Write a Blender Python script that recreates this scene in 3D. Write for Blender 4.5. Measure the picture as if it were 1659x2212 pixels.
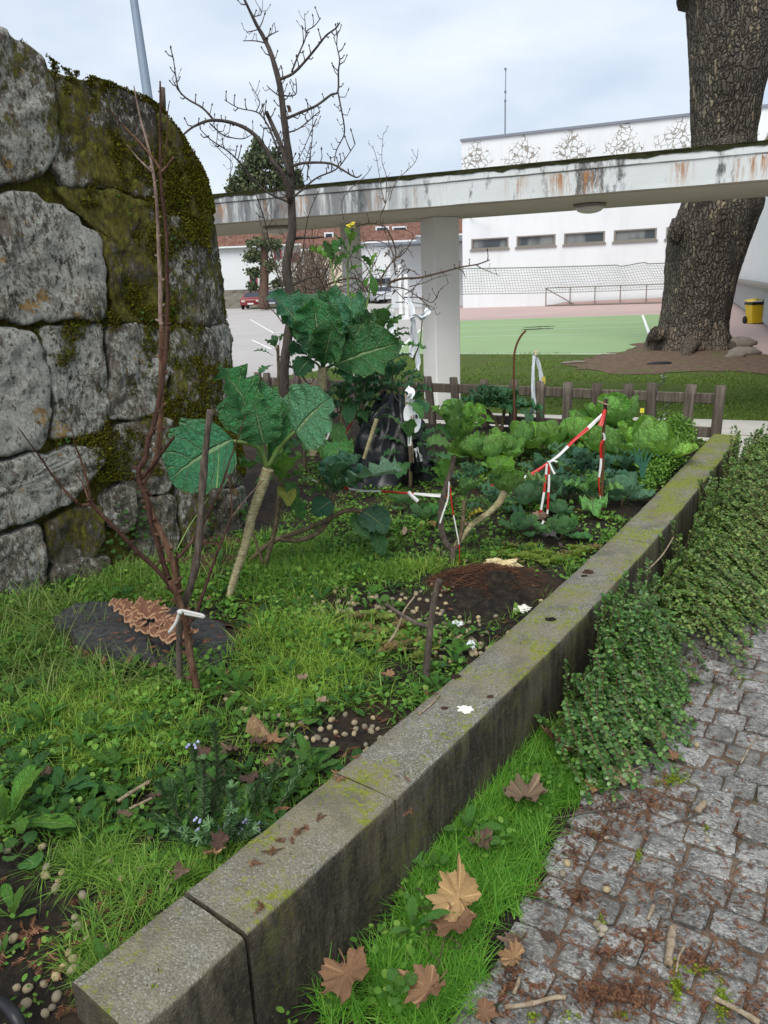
import bpy, math, random
import numpy as np
from mathutils import Vector, Matrix, noise as mnoise

random.seed(7); RNG = np.random.default_rng(11)
SC = bpy.context.scene
COL = SC.collection
for _o in list(SC.objects): bpy.data.objects.remove(_o)

# ------------------------------------------------------------------ camera
PITCH, ROLL, CAMH, FPX = math.radians(16.5), .04, 1.6, 1661.0
cp, sp, ca, sa = math.cos(PITCH), math.sin(PITCH), math.cos(ROLL), math.sin(ROLL)
fw = Vector((0, cp, -sp)); r0 = Vector((1, 0, 0)); u0 = Vector((0, sp, cp))
cr = r0*ca - u0*sa; cu = r0*sa + u0*ca
cam_d = bpy.data.cameras.new('camera'); cam = bpy.data.objects.new('camera', cam_d); COL.objects.link(cam)
cm = Matrix((cr, cu, -fw)).transposed().to_4x4(); cm.translation = (0, 0, CAMH); cam.matrix_world = cm
cam_d.sensor_fit = 'VERTICAL'; cam_d.sensor_height = 36; cam_d.sensor_width = 27; cam_d.lens = FPX/2212*36
cam_d.clip_start = .02; cam_d.clip_end = 1000
SC.camera = cam

# ------------------------------------------------------------------ sky and sun (overcast)
SUN_EL, SUN_AZ = math.radians(52), math.radians(200)
world = bpy.data.worlds.new('World'); SC.world = world; world.use_nodes = True
wn = world.node_tree; wn.nodes.clear()
sky = wn.nodes.new('ShaderNodeTexSky'); sky.sky_type = 'NISHITA'; sky.sun_disc = False
sky.sun_elevation = SUN_EL; sky.sun_rotation = SUN_AZ; sky.air_density = 1.2; sky.dust_density = 3
tcw = wn.nodes.new('ShaderNodeTexCoord')
mpw = wn.nodes.new('ShaderNodeMapping'); mpw.inputs['Scale'].default_value = (1, 1, 2.6)
wn.links.new(tcw.outputs['Generated'], mpw.inputs['Vector'])
nzw = wn.nodes.new('ShaderNodeTexNoise'); nzw.inputs['Scale'].default_value = 2.6; nzw.inputs['Detail'].default_value = 5
nzw.inputs['Roughness'].default_value = .5
wn.links.new(mpw.outputs[0], nzw.inputs['Vector'])
rpw = wn.nodes.new('ShaderNodeValToRGB')
rpw.color_ramp.elements[0].position = .36; rpw.color_ramp.elements[0].color = (.52, .62, .76, 1)
rpw.color_ramp.elements[1].position = .64; rpw.color_ramp.elements[1].color = (.80, .86, .93, 1)
wn.links.new(nzw.outputs['Fac'], rpw.inputs['Fac'])
sclw = wn.nodes.new('ShaderNodeMix'); sclw.data_type = 'RGBA'; sclw.blend_type = 'MULTIPLY'; sclw.inputs[0].default_value = 1
wn.links.new(rpw.outputs[0], sclw.inputs[6]); sclw.inputs[7].default_value = (5.9, 5.9, 5.9, 1); sclw.clamp_result = False
mxw = wn.nodes.new('ShaderNodeMix'); mxw.data_type = 'RGBA'; mxw.inputs[0].default_value = .93
wn.links.new(sky.outputs[0], mxw.inputs[6]); wn.links.new(sclw.outputs[2], mxw.inputs[7])
bgw = wn.nodes.new('ShaderNodeBackground'); bgw.inputs['Strength'].default_value = .1
wn.links.new(mxw.outputs[2], bgw.inputs['Color'])
ow = wn.nodes.new('ShaderNodeOutputWorld'); wn.links.new(bgw.outputs[0], ow.inputs[0])
sd = bpy.data.lights.new('sun', 'SUN'); sd.energy = 1.5; sd.angle = math.radians(40); sd.color = (1, .97, .92)
sun = bpy.data.objects.new('sun', sd); COL.objects.link(sun)
_dir = Vector((math.sin(SUN_AZ)*math.cos(SUN_EL), math.cos(SUN_AZ)*math.cos(SUN_EL), math.sin(SUN_EL)))
sun.rotation_euler = _dir.to_track_quat('Z', 'Y').to_euler()
SC.view_settings.view_transform = 'Standard'; SC.view_settings.look = 'None'
SC.view_settings.exposure = 0.98; SC.view_settings.gamma = 1; SC.view_settings.use_curve_mapping = False
SC.cycles.max_bounces = 6; SC.cycles.diffuse_bounces = 3; SC.cycles.transparent_max_bounces = 8

# ------------------------------------------------------------------ surveying: where a sight line meets a real plane
def ray(x, y):
    h = (x-829.5)/FPX; v = -(y-1106)/FPX
    r = h*ca+v*sa; u = -h*sa+v*ca
    return Vector((r, cp+u*sp, -sp+u*cp))
def gp(x, y, z=0.):
    d = ray(x, y); t = (z-CAMH)/d[2]; return Vector((d[0]*t, d[1]*t, z))
def ay(x, y, Y):
    d = ray(x, y); t = Y/d[1]; return Vector((d[0]*t, Y, CAMH+d[2]*t))
def px(p):
    d = Vector(p)-Vector((0, 0, CAMH)); z = d.dot(fw)
    return (829.5+FPX*d.dot(cr)/z, 1106-FPX*d.dot(cu)/z, z)

# ------------------------------------------------------------------ object helpers
def tag(o, label=None, cat=None, group=None, kind=None):
    if label: o['label'] = label
    if cat: o['category'] = cat
    if group: o['group'] = group
    if kind: o['kind'] = kind
    return o
def thing(name, label, cat, loc=(0, 0, 0), rotz=0., group=None):
    o = bpy.data.objects.new(name, None); COL.objects.link(o); o.empty_display_size = .1
    o.location = loc; o.rotation_euler = (0, 0, rotz)
    return tag(o, label, cat, group)
def worg(o):
    p = Vector((0, 0, 0))
    while o is not None: p += o.location; o = o.parent
    return p
def link(name, me, mat=None, parent=None, smooth=False):
    if mat is not None:
        me.materials.clear(); me.materials.append(mat)
    if smooth: me.polygons.foreach_set('use_smooth', np.ones(len(me.polygons), bool))
    o = bpy.data.objects.new(name, me); COL.objects.link(o)
    if parent is not None: o.parent = parent
    return o
def np_mesh(name, V, Fs, uv=None):
    """V (n,3); Fs list of int arrays (k,m); uv per-vertex (n,2)"""
    V = np.asarray(V, np.float32).reshape(-1, 3)
    if isinstance(Fs, np.ndarray): Fs = [Fs]
    me = bpy.data.meshes.new(name)
    me.vertices.add(len(V)); me.vertices.foreach_set('co', V.ravel())
    li = np.concatenate([f.ravel() for f in Fs]).astype(np.int32)
    tot = np.concatenate([np.full(len(f), f.shape[1], np.int32) for f in Fs])
    st = np.concatenate([[0], np.cumsum(tot)[:-1]]).astype(np.int32)
    me.loops.add(len(li)); me.loops.foreach_set('vertex_index', li)
    me.polygons.add(len(tot)); me.polygons.foreach_set('loop_start', st); me.polygons.foreach_set('loop_total', tot)
    if uv is not None:
        l = me.uv_layers.new(name='uv'); l.data.foreach_set('uv', np.asarray(uv, np.float32)[li].ravel())
    me.update(calc_edges=True); me.validate()
    return me
class MB:
    def __init__(s): s.v = []; s.f = []
    def raw(s, vs, fs):
        n = len(s.v); s.v += [tuple(v) for v in vs]; s.f += [tuple(i+n for i in f) for f in fs]; return s
    def box(s, c, d, rz=0., tilt=None):
        x, y, z = [k/2 for k in d]; c = Vector(c); m = Matrix.Rotation(rz, 3, 'Z')
        if tilt is not None: m = m @ tilt
        vs = [c + m @ Vector((a*x, b*y, e*z)) for a in (-1, 1) for b in (-1, 1) for e in (-1, 1)]
        return s.raw(vs, [(0, 1, 3, 2), (4, 6, 7, 5), (0, 4, 5, 1), (2, 3, 7, 6), (0, 2, 6, 4), (1, 5, 7, 3)])
    def bbox(s, c, d, b=.01, rz=0., tilt=None):
        """box with chamfered edges"""
        x, y, z = [k/2 for k in d]; c = Vector(c); m = Matrix.Rotation(rz, 3, 'Z')
        if tilt is not None: m = m @ tilt
        P = []
        for ax in range(3):
            for a in (-1, 1):
                for e in (-1, 1):
                    for g in (-1, 1):
                        P.append((ax, a, e, g))
        idx = {}
        vs = []
        for (ax, a, e, g) in P:
            if ax == 0: q = (a*x, e*(y-b), g*(z-b)); k = (a, e, g)
            elif ax == 1: q = (e*(x-b), a*y, g*(z-b)); k = (e, a, g)
            else: q = (e*(x-b), g*(y-b), a*z); k = (e, g, a)
            idx[(ax,)+k] = len(vs); vs.append(c + m @ Vector(q))
        f = []
        for a in (-1, 1):
            for ax in range(3):
                def K(u, w):
                    t = [0, 0, 0]; t[ax] = a; o = [i for i in range(3) if i != ax]; t[o[0]] = u; t[o[1]] = w
                    return idx[(ax,)+tuple(t)]
                f.append((K(-1, -1), K(1, -1), K(1, 1), K(-1, 1)))
        for (p, q) in ((0, 1), (0, 2), (1, 2)):
            r = 3-p-q
            for u in (-1, 1):
                for w in (-1, 1):
                    def K(ax, e):
                        t = [0, 0, 0]; t[p] = u; t[q] = w; t[r] = e; return idx[(ax,)+tuple(t)]
                    f.append((K(p, -1), K(p, 1), K(q, 1), K(q, -1)))
        for u in (-1, 1):
            for w in (-1, 1):
                for e in (-1, 1): f.append((idx[(0, u, w, e)], idx[(1, u, w, e)], idx[(2, u, w, e)]))
        return s.raw(vs, f)
    def tube(s, pts, rad, n=6, cap=True, jit=0.):
        pts = [Vector(p) for p in pts]
        if not hasattr(rad, '__len__'): rad = [rad]*len(pts)
        base = len(s.v); up = Vector((0, 0, 1)); prev = None
        for i, p in enumerate(pts):
            d = (pts[min(i+1, len(pts)-1)]-pts[max(i-1, 0)])
            if d.length < 1e-9: d = Vector((0, 0, 1))
            d.normalize()
            if prev is None:
                a = d.cross(up if abs(d.z) < .9 else Vector((1, 0, 0))).normalized()
            else:
                a = (prev - d*prev.dot(d))
                a = a.normalized() if a.length > 1e-6 else d.orthogonal().normalized()
            prev = a; b = d.cross(a)
            for k in range(n):
                t = 2*math.pi*k/n; r = rad[i]*(1+(random.uniform(-jit, jit) if jit else 0))
                s.v.append(tuple(p + (a*math.cos(t)+b*math.sin(t))*r))
        for i in range(len(pts)-1):
            for k in range(n):
                q = base+i*n; s.f.append((q+k, q+(k+1) % n, q+n+(k+1) % n, q+n+k))
        if cap:
            s.f.append(tuple(base+k for k in range(n-1, -1, -1)))
            s.f.append(tuple(base+(len(pts)-1)*n+k for k in range(n)))
        return s
    def lathe(s, c, prof, n=12, axis='Z', sx=1, sy=1):
        c = Vector(c); base = len(s.v)
        for (r, z) in prof:
            for k in range(n):
                t = 2*math.pi*k/n; a, b = r*math.cos(t)*sx, r*math.sin(t)*sy
                s.v.append(tuple(c+(Vector((a, b, z)) if axis == 'Z' else Vector((a, z, b)) if axis == 'Y' else Vector((z, a, b)))))
        for i in range(len(prof)-1):
            for k in range(n):
                q = base+i*n; s.f.append((q+k, q+(k+1) % n, q+n+(k+1) % n, q+n+k))
        s.f.append(tuple(base+k for k in range(n-1, -1, -1))); s.f.append(tuple(base+(len(prof)-1)*n+k for k in range(n)))
        return s
    def prism(s, poly, z0, z1):
        n = len(poly)
        vs = [(x, y, z0) for x, y in poly]+[(x, y, z1) for x, y in poly]
        fs = [tuple(range(n-1, -1, -1)), tuple(range(n, 2*n))]+[(i, (i+1) % n, n+(i+1) % n, n+i) for i in range(n)]
        return s.raw(vs, fs)
    def grid(s, rows):
        n = len(rows[0]); base = len(s.v)
        for r in rows: s.v += [tuple(p) for p in r]
        for i in range(len(rows)-1):
            for k in range(n-1):
                q = base+i*n+k; s.f.append((q, q+1, q+n+1, q+n))
        return s
    def build(s, name, mat, parent=None, smooth=False, local=False, uv=None):
        off = Vector((0, 0, 0)) if (parent is None or local) else worg(parent)
        me = bpy.data.meshes.new(name)
        me.from_pydata([(v[0]-off.x, v[1]-off.y, v[2]-off.z) for v in s.v], [], s.f); me.update()
        return link(name, me, mat, parent, smooth)
def scatter(TV, TF, P, R, S=None):
    """copy template (n,3)/(f,m) to k places: P (k,3), R (k,3,3) columns are axes"""
    k, n = len(P), len(TV)
    V = np.einsum('kij,nj->kni', R, TV)
    if S is not None: V = V*S[:, None, None]
    V = V + P[:, None, :]
    F = (TF[None, :, :] + (np.arange(k)*n)[:, None, None]).reshape(-1, TF.shape[1])
    return V.reshape(-1, 3), F
def frames(yaw, pitch, roll):
    """rotation matrices Rz(yaw) Rx(pitch) Ry(roll)"""
    cy, sy, cx, sx, cz, sz = np.cos(yaw), np.sin(yaw), np.cos(pitch), np.sin(pitch), np.cos(roll), np.sin(roll)
    o, l = np.zeros_like(yaw), np.ones_like(yaw)
    Rz = np.stack([np.stack([cy, -sy, o], -1), np.stack([sy, cy, o], -1), np.stack([o, o, l], -1)], -2)
    Rx = np.stack([np.stack([l, o, o], -1), np.stack([o, cx, -sx], -1), np.stack([o, sx, cx], -1)], -2)
    Ry = np.stack([np.stack([cz, o, sz], -1), np.stack([o, l, o], -1), np.stack([-sz, o, cz], -1)], -2)
    return Rz @ Rx @ Ry
def fbm(x, y, z=0., o=4, sc=1.):
    return mnoise.fractal(Vector((x*sc, y*sc, z*sc)), 1., 2., o)
def inpoly(x, y, poly):
    c = False; n = len(poly)
    for i in range(n):
        x1, y1 = poly[i][:2]; x2, y2 = poly[(i+1) % n][:2]
        if (y1 > y) != (y2 > y) and x < (x2-x1)*(y-y1)/(y2-y1)+x1: c = not c
    return c
def interp(x, xs, ys): return float(np.interp(x, xs, ys))
def catmull(pts, m=6):
    pts = [Vector(p) for p in pts]; out = []
    for i in range(len(pts)-1):
        a, b, c, d = pts[max(i-1, 0)], pts[i], pts[i+1], pts[min(i+2, len(pts)-1)]
        for k in range(m):
            t = k/m
            out.append(.5*((2*b)+(c-a)*t+(2*a-5*b+4*c-d)*t*t+(3*b-a-3*c+d)*t**3))
    out.append(pts[-1]); return out

# ------------------------------------------------------------------ material helpers
class Nd:
    def __init__(s, name, rough=.85, spec=.3):
        s.m = bpy.data.materials.new(name); s.m.use_nodes = True; s.t = s.m.node_tree; s.b = s.t.nodes['Principled BSDF']
        s.b.inputs['Roughness'].default_value = rough; s.b.inputs['Specular IOR Level'].default_value = spec
    def n(s, ty, **kw):
        x = s.t.nodes.new(ty)
        for k, v in kw.items(): setattr(x, k, v)
        return x
    def put(s, sock, val):
        if hasattr(val, 'is_linked') or isinstance(val, bpy.types.NodeSocket): s.t.links.new(val, sock)
        else: sock.default_value = val if not (isinstance(val, tuple) and len(val) == 3 and len(sock.default_value) == 4) else val+(1,)
    def co(s, k='Object'):
        if k == 'Position': return s.n('ShaderNodeNewGeometry').outputs['Position']
        return s.n('ShaderNodeTexCoord').outputs[k]
    def map(s, vec, scale=(1, 1, 1), rot=(0, 0, 0), loc=(0, 0, 0)):
        x = s.n('ShaderNodeMapping'); s.put(x.inputs[0], vec); x.inputs['Scale'].default_value = scale
        x.inputs['Rotation'].default_value = rot; x.inputs['Location'].default_value = loc; return x.outputs[0]
    def noise(s, vec, scale=5, det=5, rough=.6, dist=0.):
        x = s.n('ShaderNodeTexNoise'); s.put(x.inputs['Vector'], vec); x.inputs['Scale'].default_value = scale
        x.inputs['Detail'].default_value = det; x.inputs['Roughness'].default_value = rough; x.inputs['Distortion'].default_value = dist
        return x.outputs['Fac']
    def vor(s, vec, scale=5, feat='F1', out='Distance', rnd=1.):
        x = s.n('ShaderNodeTexVoronoi', feature=feat); s.put(x.inputs['Vector'], vec); x.inputs['Scale'].default_value = scale
        x.inputs['Randomness'].default_value = rnd; return x.outputs[out]
    def ramp(s, fac, *stops):
        x = s.n('ShaderNodeValToRGB'); s.put(x.inputs[0], fac); e = x.color_ramp.elements
        while len(e) < len(stops): e.new(.5)
        for i, (p, c) in enumerate(stops):
            e[i].position = p; c = (c, c, c) if not isinstance(c, tuple) else c; e[i].color = c+(1,) if len(c) == 3 else c
        return x.outputs[0]
    def mix(s, fac, a, b, mode='MIX'):
        x = s.n('ShaderNodeMix', data_type='RGBA', blend_type=mode); s.put(x.inputs[0], fac); s.put(x.inputs[6], a); s.put(x.inputs[7], b); return x.outputs[2]
    def math(s, op, a, b=0., c=0.):
        x = s.n('ShaderNodeMath', operation=op); s.put(x.inputs[0], a); s.put(x.inputs[1], b); s.put(x.inputs[2], c); return x.outputs[0]
    def sep(s, vec):
        x = s.n('ShaderNodeSeparateXYZ'); s.put(x.inputs[0], vec); return x.outputs
    def isl(s): return s.n('ShaderNodeNewGeometry').outputs['Random Per Island']
    def oinfo(s, k='Random'): return s.n('ShaderNodeObjectInfo').outputs[k]
    def hsv(s, col, h=.5, sat=1., v=1.):
        x = s.n('ShaderNodeHueSaturation'); s.put(x.inputs['Hue'], h); s.put(x.inputs['Saturation'], sat); s.put(x.inputs['Value'], v); s.put(x.inputs['Color'], col); return x.outputs[0]
    def bump(s, h, st=.5, dist=.01):
        x = s.n('ShaderNodeBump'); s.put(x.inputs['Height'], h); x.inputs['Strength'].default_value = st; x.inputs['Distance'].default_value = dist
        s.t.links.new(x.outputs[0], s.b.inputs['Normal']); return s
    def col(s, c): s.put(s.b.inputs['Base Color'], c); return s
    def rough(s, r): s.put(s.b.inputs['Roughness'], r); return s
    def trans(s, col, fac=.3):
        """thin leaf: some light passes through"""
        t = s.n('ShaderNodeBsdfTranslucent'); s.put(t.inputs[0], col); x = s.n('ShaderNodeMixShader'); x.inputs[0].default_value = fac
        s.t.links.new(s.b.outputs[0], x.inputs[1]); s.t.links.new(t.outputs[0], x.inputs[2])
        s.t.links.new(x.outputs[0], s.t.nodes['Material Output'].inputs[0]); return s
def plain(name, c, rough=.7, var=.25, sc=12, spec=.3, bump=0., metal=0.):
    m = Nd(name, rough, spec); p = m.co()
    m.col(m.mix(m.noise(p, sc, 5), tuple(k*(1-var) for k in c), tuple(min(1, k*(1+var)) for k in c)))
    if bump: m.bump(m.noise(p, sc*4, 4), bump, .01)
    m.b.inputs['Metallic'].default_value = metal
    return m.m

# ================================================================== MATERIALS
def m_wallstone():
    m = Nd('wall_stone', .92, .2); p = m.co(); oc = m.n('ShaderNodeObjectInfo').outputs['Color']; rgb = m.n('ShaderNodeSeparateColor'); m.put(rgb.inputs[0], oc)
    ps = m.map(p, (1, 1, .5))
    base = m.ramp(m.noise(p, 12, 8, .72), (.32, (.055, .047, .037)), (.5, (.155, .135, .105)), (.68, (.28, .245, .195)))
    base = m.mix(m.ramp(m.noise(p, 2.6, 5, .65), (.50, 0), (.62, .75)), base, (.034, .030, .026))
    big = m.noise(p, 3.4, 5, .65); fine = m.noise(ps, 50, 9, .85)
    li = m.math('ADD', m.math('MULTIPLY', fine, .78), m.math('MULTIPLY', big, .36))
    lf = m.ramp(m.math('ADD', li, m.math('MULTIPLY', m.math('SUBTRACT', rgb.outputs[0], .60), .26)), (.600, 0), (.622, .92))
    lic = m.ramp(m.noise(p, 75, 4, .7), (.3, (.27, .27, .23)), (.5, (.46, .46, .41)), (.7, (.64, .64, .58)))
    c = m.mix(lf, base, lic)
    yf = m.ramp(m.math('MULTIPLY', m.ramp(m.noise(p, 6.5, 5, .7), (.58, 0), (.64, 1)), m.noise(p, 40, 4)), (.38, 0), (.52, .8))
    c = m.mix(yf, c, (.38, .22, .05))
    c = m.mix(m.ramp(m.noise(ps, 48, 6, .75), (.56, 0), (.63, .9)), c, (.034, .030, .024))
    mo = m.math('ADD', m.math('MULTIPLY', m.noise(ps, 24, 8, .8), .5), m.math('MULTIPLY', m.noise(p, 3.0, 5, .65), .5))
    mf = m.ramp(m.math('ADD', mo, m.math('MULTIPLY', m.math('SUBTRACT', rgb.outputs[1], .5), .40)), (.50, 0), (.55, .96))
    c = m.mix(mf, c, m.ramp(m.noise(ps, 60, 5, .7), (.3, (.042, .033, .011)), (.5, (.115, .104, .017)), (.68, (.21, .215, .026))))
    m.col(c); h = m.math('ADD', m.noise(ps, 34, 8, .8), m.math('MULTIPLY', mf, .3)); m.bump(h, 1., .035); return m.m
def m_concrete():
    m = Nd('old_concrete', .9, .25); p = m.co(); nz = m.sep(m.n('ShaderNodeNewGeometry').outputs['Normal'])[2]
    base = m.ramp(m.noise(p, 14, 6, .7), (.3, (.10, .095, .08)), (.55, (.19, .18, .15)), (.75, (.27, .26, .22)))
    v = m.n('ShaderNodeTexVoronoi', feature='F1'); m.put(v.inputs['Vector'], p); v.inputs['Scale'].default_value = 210
    gr = m.ramp(m.sep(v.outputs['Color'])[0], (.0, (.05, .047, .04)), (.4, (.16, .15, .13)), (.75, (.27, .26, .22)), (.94, (.46, .45, .41)))
    pebble = m.math('LESS_THAN', v.outputs['Distance'], .55)
    c = m.mix(m.math('MULTIPLY', pebble, .62), base, gr)
    c = m.mix(m.ramp(m.noise(p, 2.6, 5, .65), (.40, 0), (.58, .75)), c, (.20, .175, .105))
    c = m.mix(m.ramp(m.noise(p, 5.5, 5, .6), (.52, 0), (.66, .6)), c, (.075, .072, .062))
    gy = m.sep(m.co('Position'))[1]
    mn = m.math('ADD', m.math('MULTIPLY', m.noise(p, 55, 6, .75), .55), m.math('MULTIPLY', m.noise(p, 5, 4, .6), .45))
    mn = m.math('ADD', mn, m.math('MULTIPLY', m.math('SUBTRACT', gy, 2.0), .018))
    c = m.mix(m.ramp(mn, (.53, 0), (.57, .9)), c, m.ramp(m.noise(p, 80, 3), (.3, (.10, .12, .012)), (.7, (.24, .27, .03))))
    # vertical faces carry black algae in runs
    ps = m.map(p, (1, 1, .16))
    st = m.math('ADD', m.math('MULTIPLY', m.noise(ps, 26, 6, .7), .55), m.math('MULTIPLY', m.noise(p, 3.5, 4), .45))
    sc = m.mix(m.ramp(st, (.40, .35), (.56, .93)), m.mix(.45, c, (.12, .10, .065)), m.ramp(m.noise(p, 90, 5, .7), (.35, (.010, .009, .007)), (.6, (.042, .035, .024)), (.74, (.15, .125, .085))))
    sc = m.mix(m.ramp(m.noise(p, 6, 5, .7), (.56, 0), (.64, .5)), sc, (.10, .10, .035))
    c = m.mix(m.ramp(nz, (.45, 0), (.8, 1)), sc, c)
    m.col(c); m.bump(m.math('ADD', m.math('MULTIPLY', v.outputs['Distance'], -.5), m.noise(p, 60, 5)), .8, .006); return m.m
def m_cobble():
    m = Nd('granite_cobble', .72, .35); p = m.co('Position'); r = m.oinfo() ; i = m.isl()
    base = m.ramp(m.noise(p, 30, 6, .7), (.28, (.070, .066, .058)), (.5, (.175, .166, .148)), (.72, (.31, .298, .268)))
    ps = m.map(p, (1, 1, 1), (0, 0, .55)); ps = m.map(ps, (1, 2.2, 1))
    li = m.math('ADD', m.math('MULTIPLY', m.noise(ps, 75, 8, .85), .8), m.math('MULTIPLY', m.noise(p, 7, 4), .3))
    c = m.mix(m.ramp(li, (.555, 0), (.59, .9)), base, m.ramp(m.noise(p, 120, 3), (.3, (.35, .345, .32)), (.7, (.60, .59, .55))))
    c = m.mix(m.ramp(m.noise(p, 45, 5, .7), (.55, 0), (.64, .75)), c, (.045, .044, .042))
    c = m.mix(m.ramp(m.noise(p, 5.5, 4), (.55, 0), (.7, .55)), c, (.20, .17, .13))
    c = m.hsv(c, .5, .9, m.math('ADD', .58, m.math('MULTIPLY', m.math('ADD', r, i), .28)))
    m.col(c); m.bump(m.noise(p, 70, 7, .75), .8, .012); return m.m
def m_joint():
    m = Nd('joint_sand', .95, .15); p = m.co('Position')
    c = m.ramp(m.noise(p, 18, 6, .7), (.3, (.07, .058, .045)), (.5, (.17, .15, .12)), (.7, (.28, .25, .21)))
    c = m.mix(m.ramp(m.noise(p, 4.5, 5, .6), (.55, 0), (.60, .9)), c, m.ramp(m.noise(p, 120, 3), (.3, (.05, .075, .012)), (.7, (.13, .19, .025))))
    c = m.mix(m.ramp(m.noise(p, 60, 5, .7), (.56, 0), (.62, .8)), c, (.17, .07, .03))
    m.col(c); m.bump(m.noise(p, 110, 6, .7), 1., .01); return m.m
def m_soil():
    m = Nd('garden_soil', .93, .25); p = m.co('Position')
    c = m.ramp(m.noise(p, 38, 7, .75), (.32, (.007, .006, .005)), (.5, (.024, .018, .013)), (.64, (.055, .04, .027)), (.8, (.16, .125, .085)))
    c = m.mix(m.ramp(m.noise(p, 2.2, 4), (.5, 0), (.64, .55)), c, (.075, .048, .028))
    m.col(c); m.bump(m.noise(p, 75, 7, .75), 1., .02); return m.m
def m_lawn():
    m = Nd('lawn_earth', .95, .1); p = m.co('Position')
    c = m.ramp(m.noise(p, 2.2, 6, .7), (.34, (.11, .115, .035)), (.5, (.08, .13, .025)), (.62, (.105, .105, .04)), (.74, (.16, .115, .065)))
    c = m.mix(m.ramp(m.noise(p, 26, 4), (.4, 0), (.7, .5)), c, (.03, .05, .01)); m.col(c); m.bump(m.noise(p, 40, 5), .8, .03); return m.m
def m_dirt():
    m = Nd('bare_dirt', .95, .1); p = m.co('Position')
    c = m.ramp(m.noise(p, 7, 7, .75), (.3, (.07, .048, .034)), (.5, (.135, .092, .065)), (.72, (.20, .145, .105)))
    c = m.mix(m.ramp(m.noise(p, 60, 4, .7), (.55, 0), (.7, .6)), c, (.24, .18, .13)); c = m.mix(m.ramp(m.noise(p, 1.1, 6, .7), (.56, 0), (.64, .8)), c, (.085, .12, .03)); m.col(c); m.bump(m.noise(p, 30, 6), .7, .03); return m.m
def m_court(name, c, dirt):
    m = Nd(name, .8, .3); p = m.co('Position')
    k = m.mix(m.ramp(m.noise(p, .35, 6, .65), (.35, 0), (.7, .7)), c, tuple(v*.82 for v in c))
    k = m.mix(m.ramp(m.noise(p, 1.3, 7, .7), (.5, 0), (.75, .65)), k, dirt)
    k = m.mix(m.ramp(m.noise(p, 14, 5), (.45, 0), (.8, .3)), k, tuple(v*1.2 for v in c)); m.col(k); return m.m
def m_canopy():
    m = Nd('stained_white_paint', .75, .3); p = m.co(); x, y, z = [m.sep(p)[i] for i in range(3)]
    c = m.mix(m.ramp(m.noise(p, 1.6, 5), (.4, 0), (.7, .6)), (.66, .69, .69), (.56, .57, .54))
    top = m.ramp(z, (.0, 0), (.05, 1))
    pv = m.map(p, (1, 1, .10))
    blk = m.math('ADD', m.math('MULTIPLY', m.noise(m.map(p, (1, 1, .35)), 9, 7, .75), .5), m.math('MULTIPLY', m.noise(m.map(p, (1, 1, .0)), 1.1, 3), .5))
    c = m.mix(m.ramp(blk, (.52, 0), (.59, .92)), c, m.ramp(m.noise(p, 60, 4), (.35, (.03, .032, .03)), (.7, (.16, .165, .155))))
    lfar = m.ramp(m.math('MULTIPLY', x, -1.), (.15, 0), (1.0, .8))
    c = m.mix(m.math('MULTIPLY', lfar, m.ramp(m.noise(pv, 7, 6, .7), (.38, 0), (.52, 1))), c, (.10, .105, .11))
    rp = m.math('MULTIPLY', m.ramp(m.noise(m.map(p, (1, 1, 0)), 1.3, 2), (.49, 0), (.56, 1)), m.ramp(m.noise(pv, 17, 6, .75), (.46, 0), (.58, 1)))
    zfade = m.ramp(m.math('ADD', z, m.math('MULTIPLY', m.noise(m.map(p, (1, 1, 0)), 20, 2), .12)), (.05, .25), (.20, 1), (.26, 1), (.275, 0))
    c = m.mix(m.math('MULTIPLY', m.math('MULTIPLY', rp, zfade), .95), c, m.ramp(m.noise(p, 30, 3), (.3, (.26, .10, .03)), (.7, (.46, .24, .10))))
    ln = m.math('MULTIPLY', m.ramp(m.math('ABSOLUTE', m.math('SUBTRACT', m.math('ADD', z, m.math('MULTIPLY', m.noise(p, 3, 3), .03)), .235)), (.003, 1), (.008, 0)), m.ramp(m.noise(p, 2, 2), (.4, 0), (.5, .7)))
    c = m.mix(ln, c, (.16, .13, .10))
    m.col(c); m.bump(m.noise(p, 30, 5), .25, .01); return m.m
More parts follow.
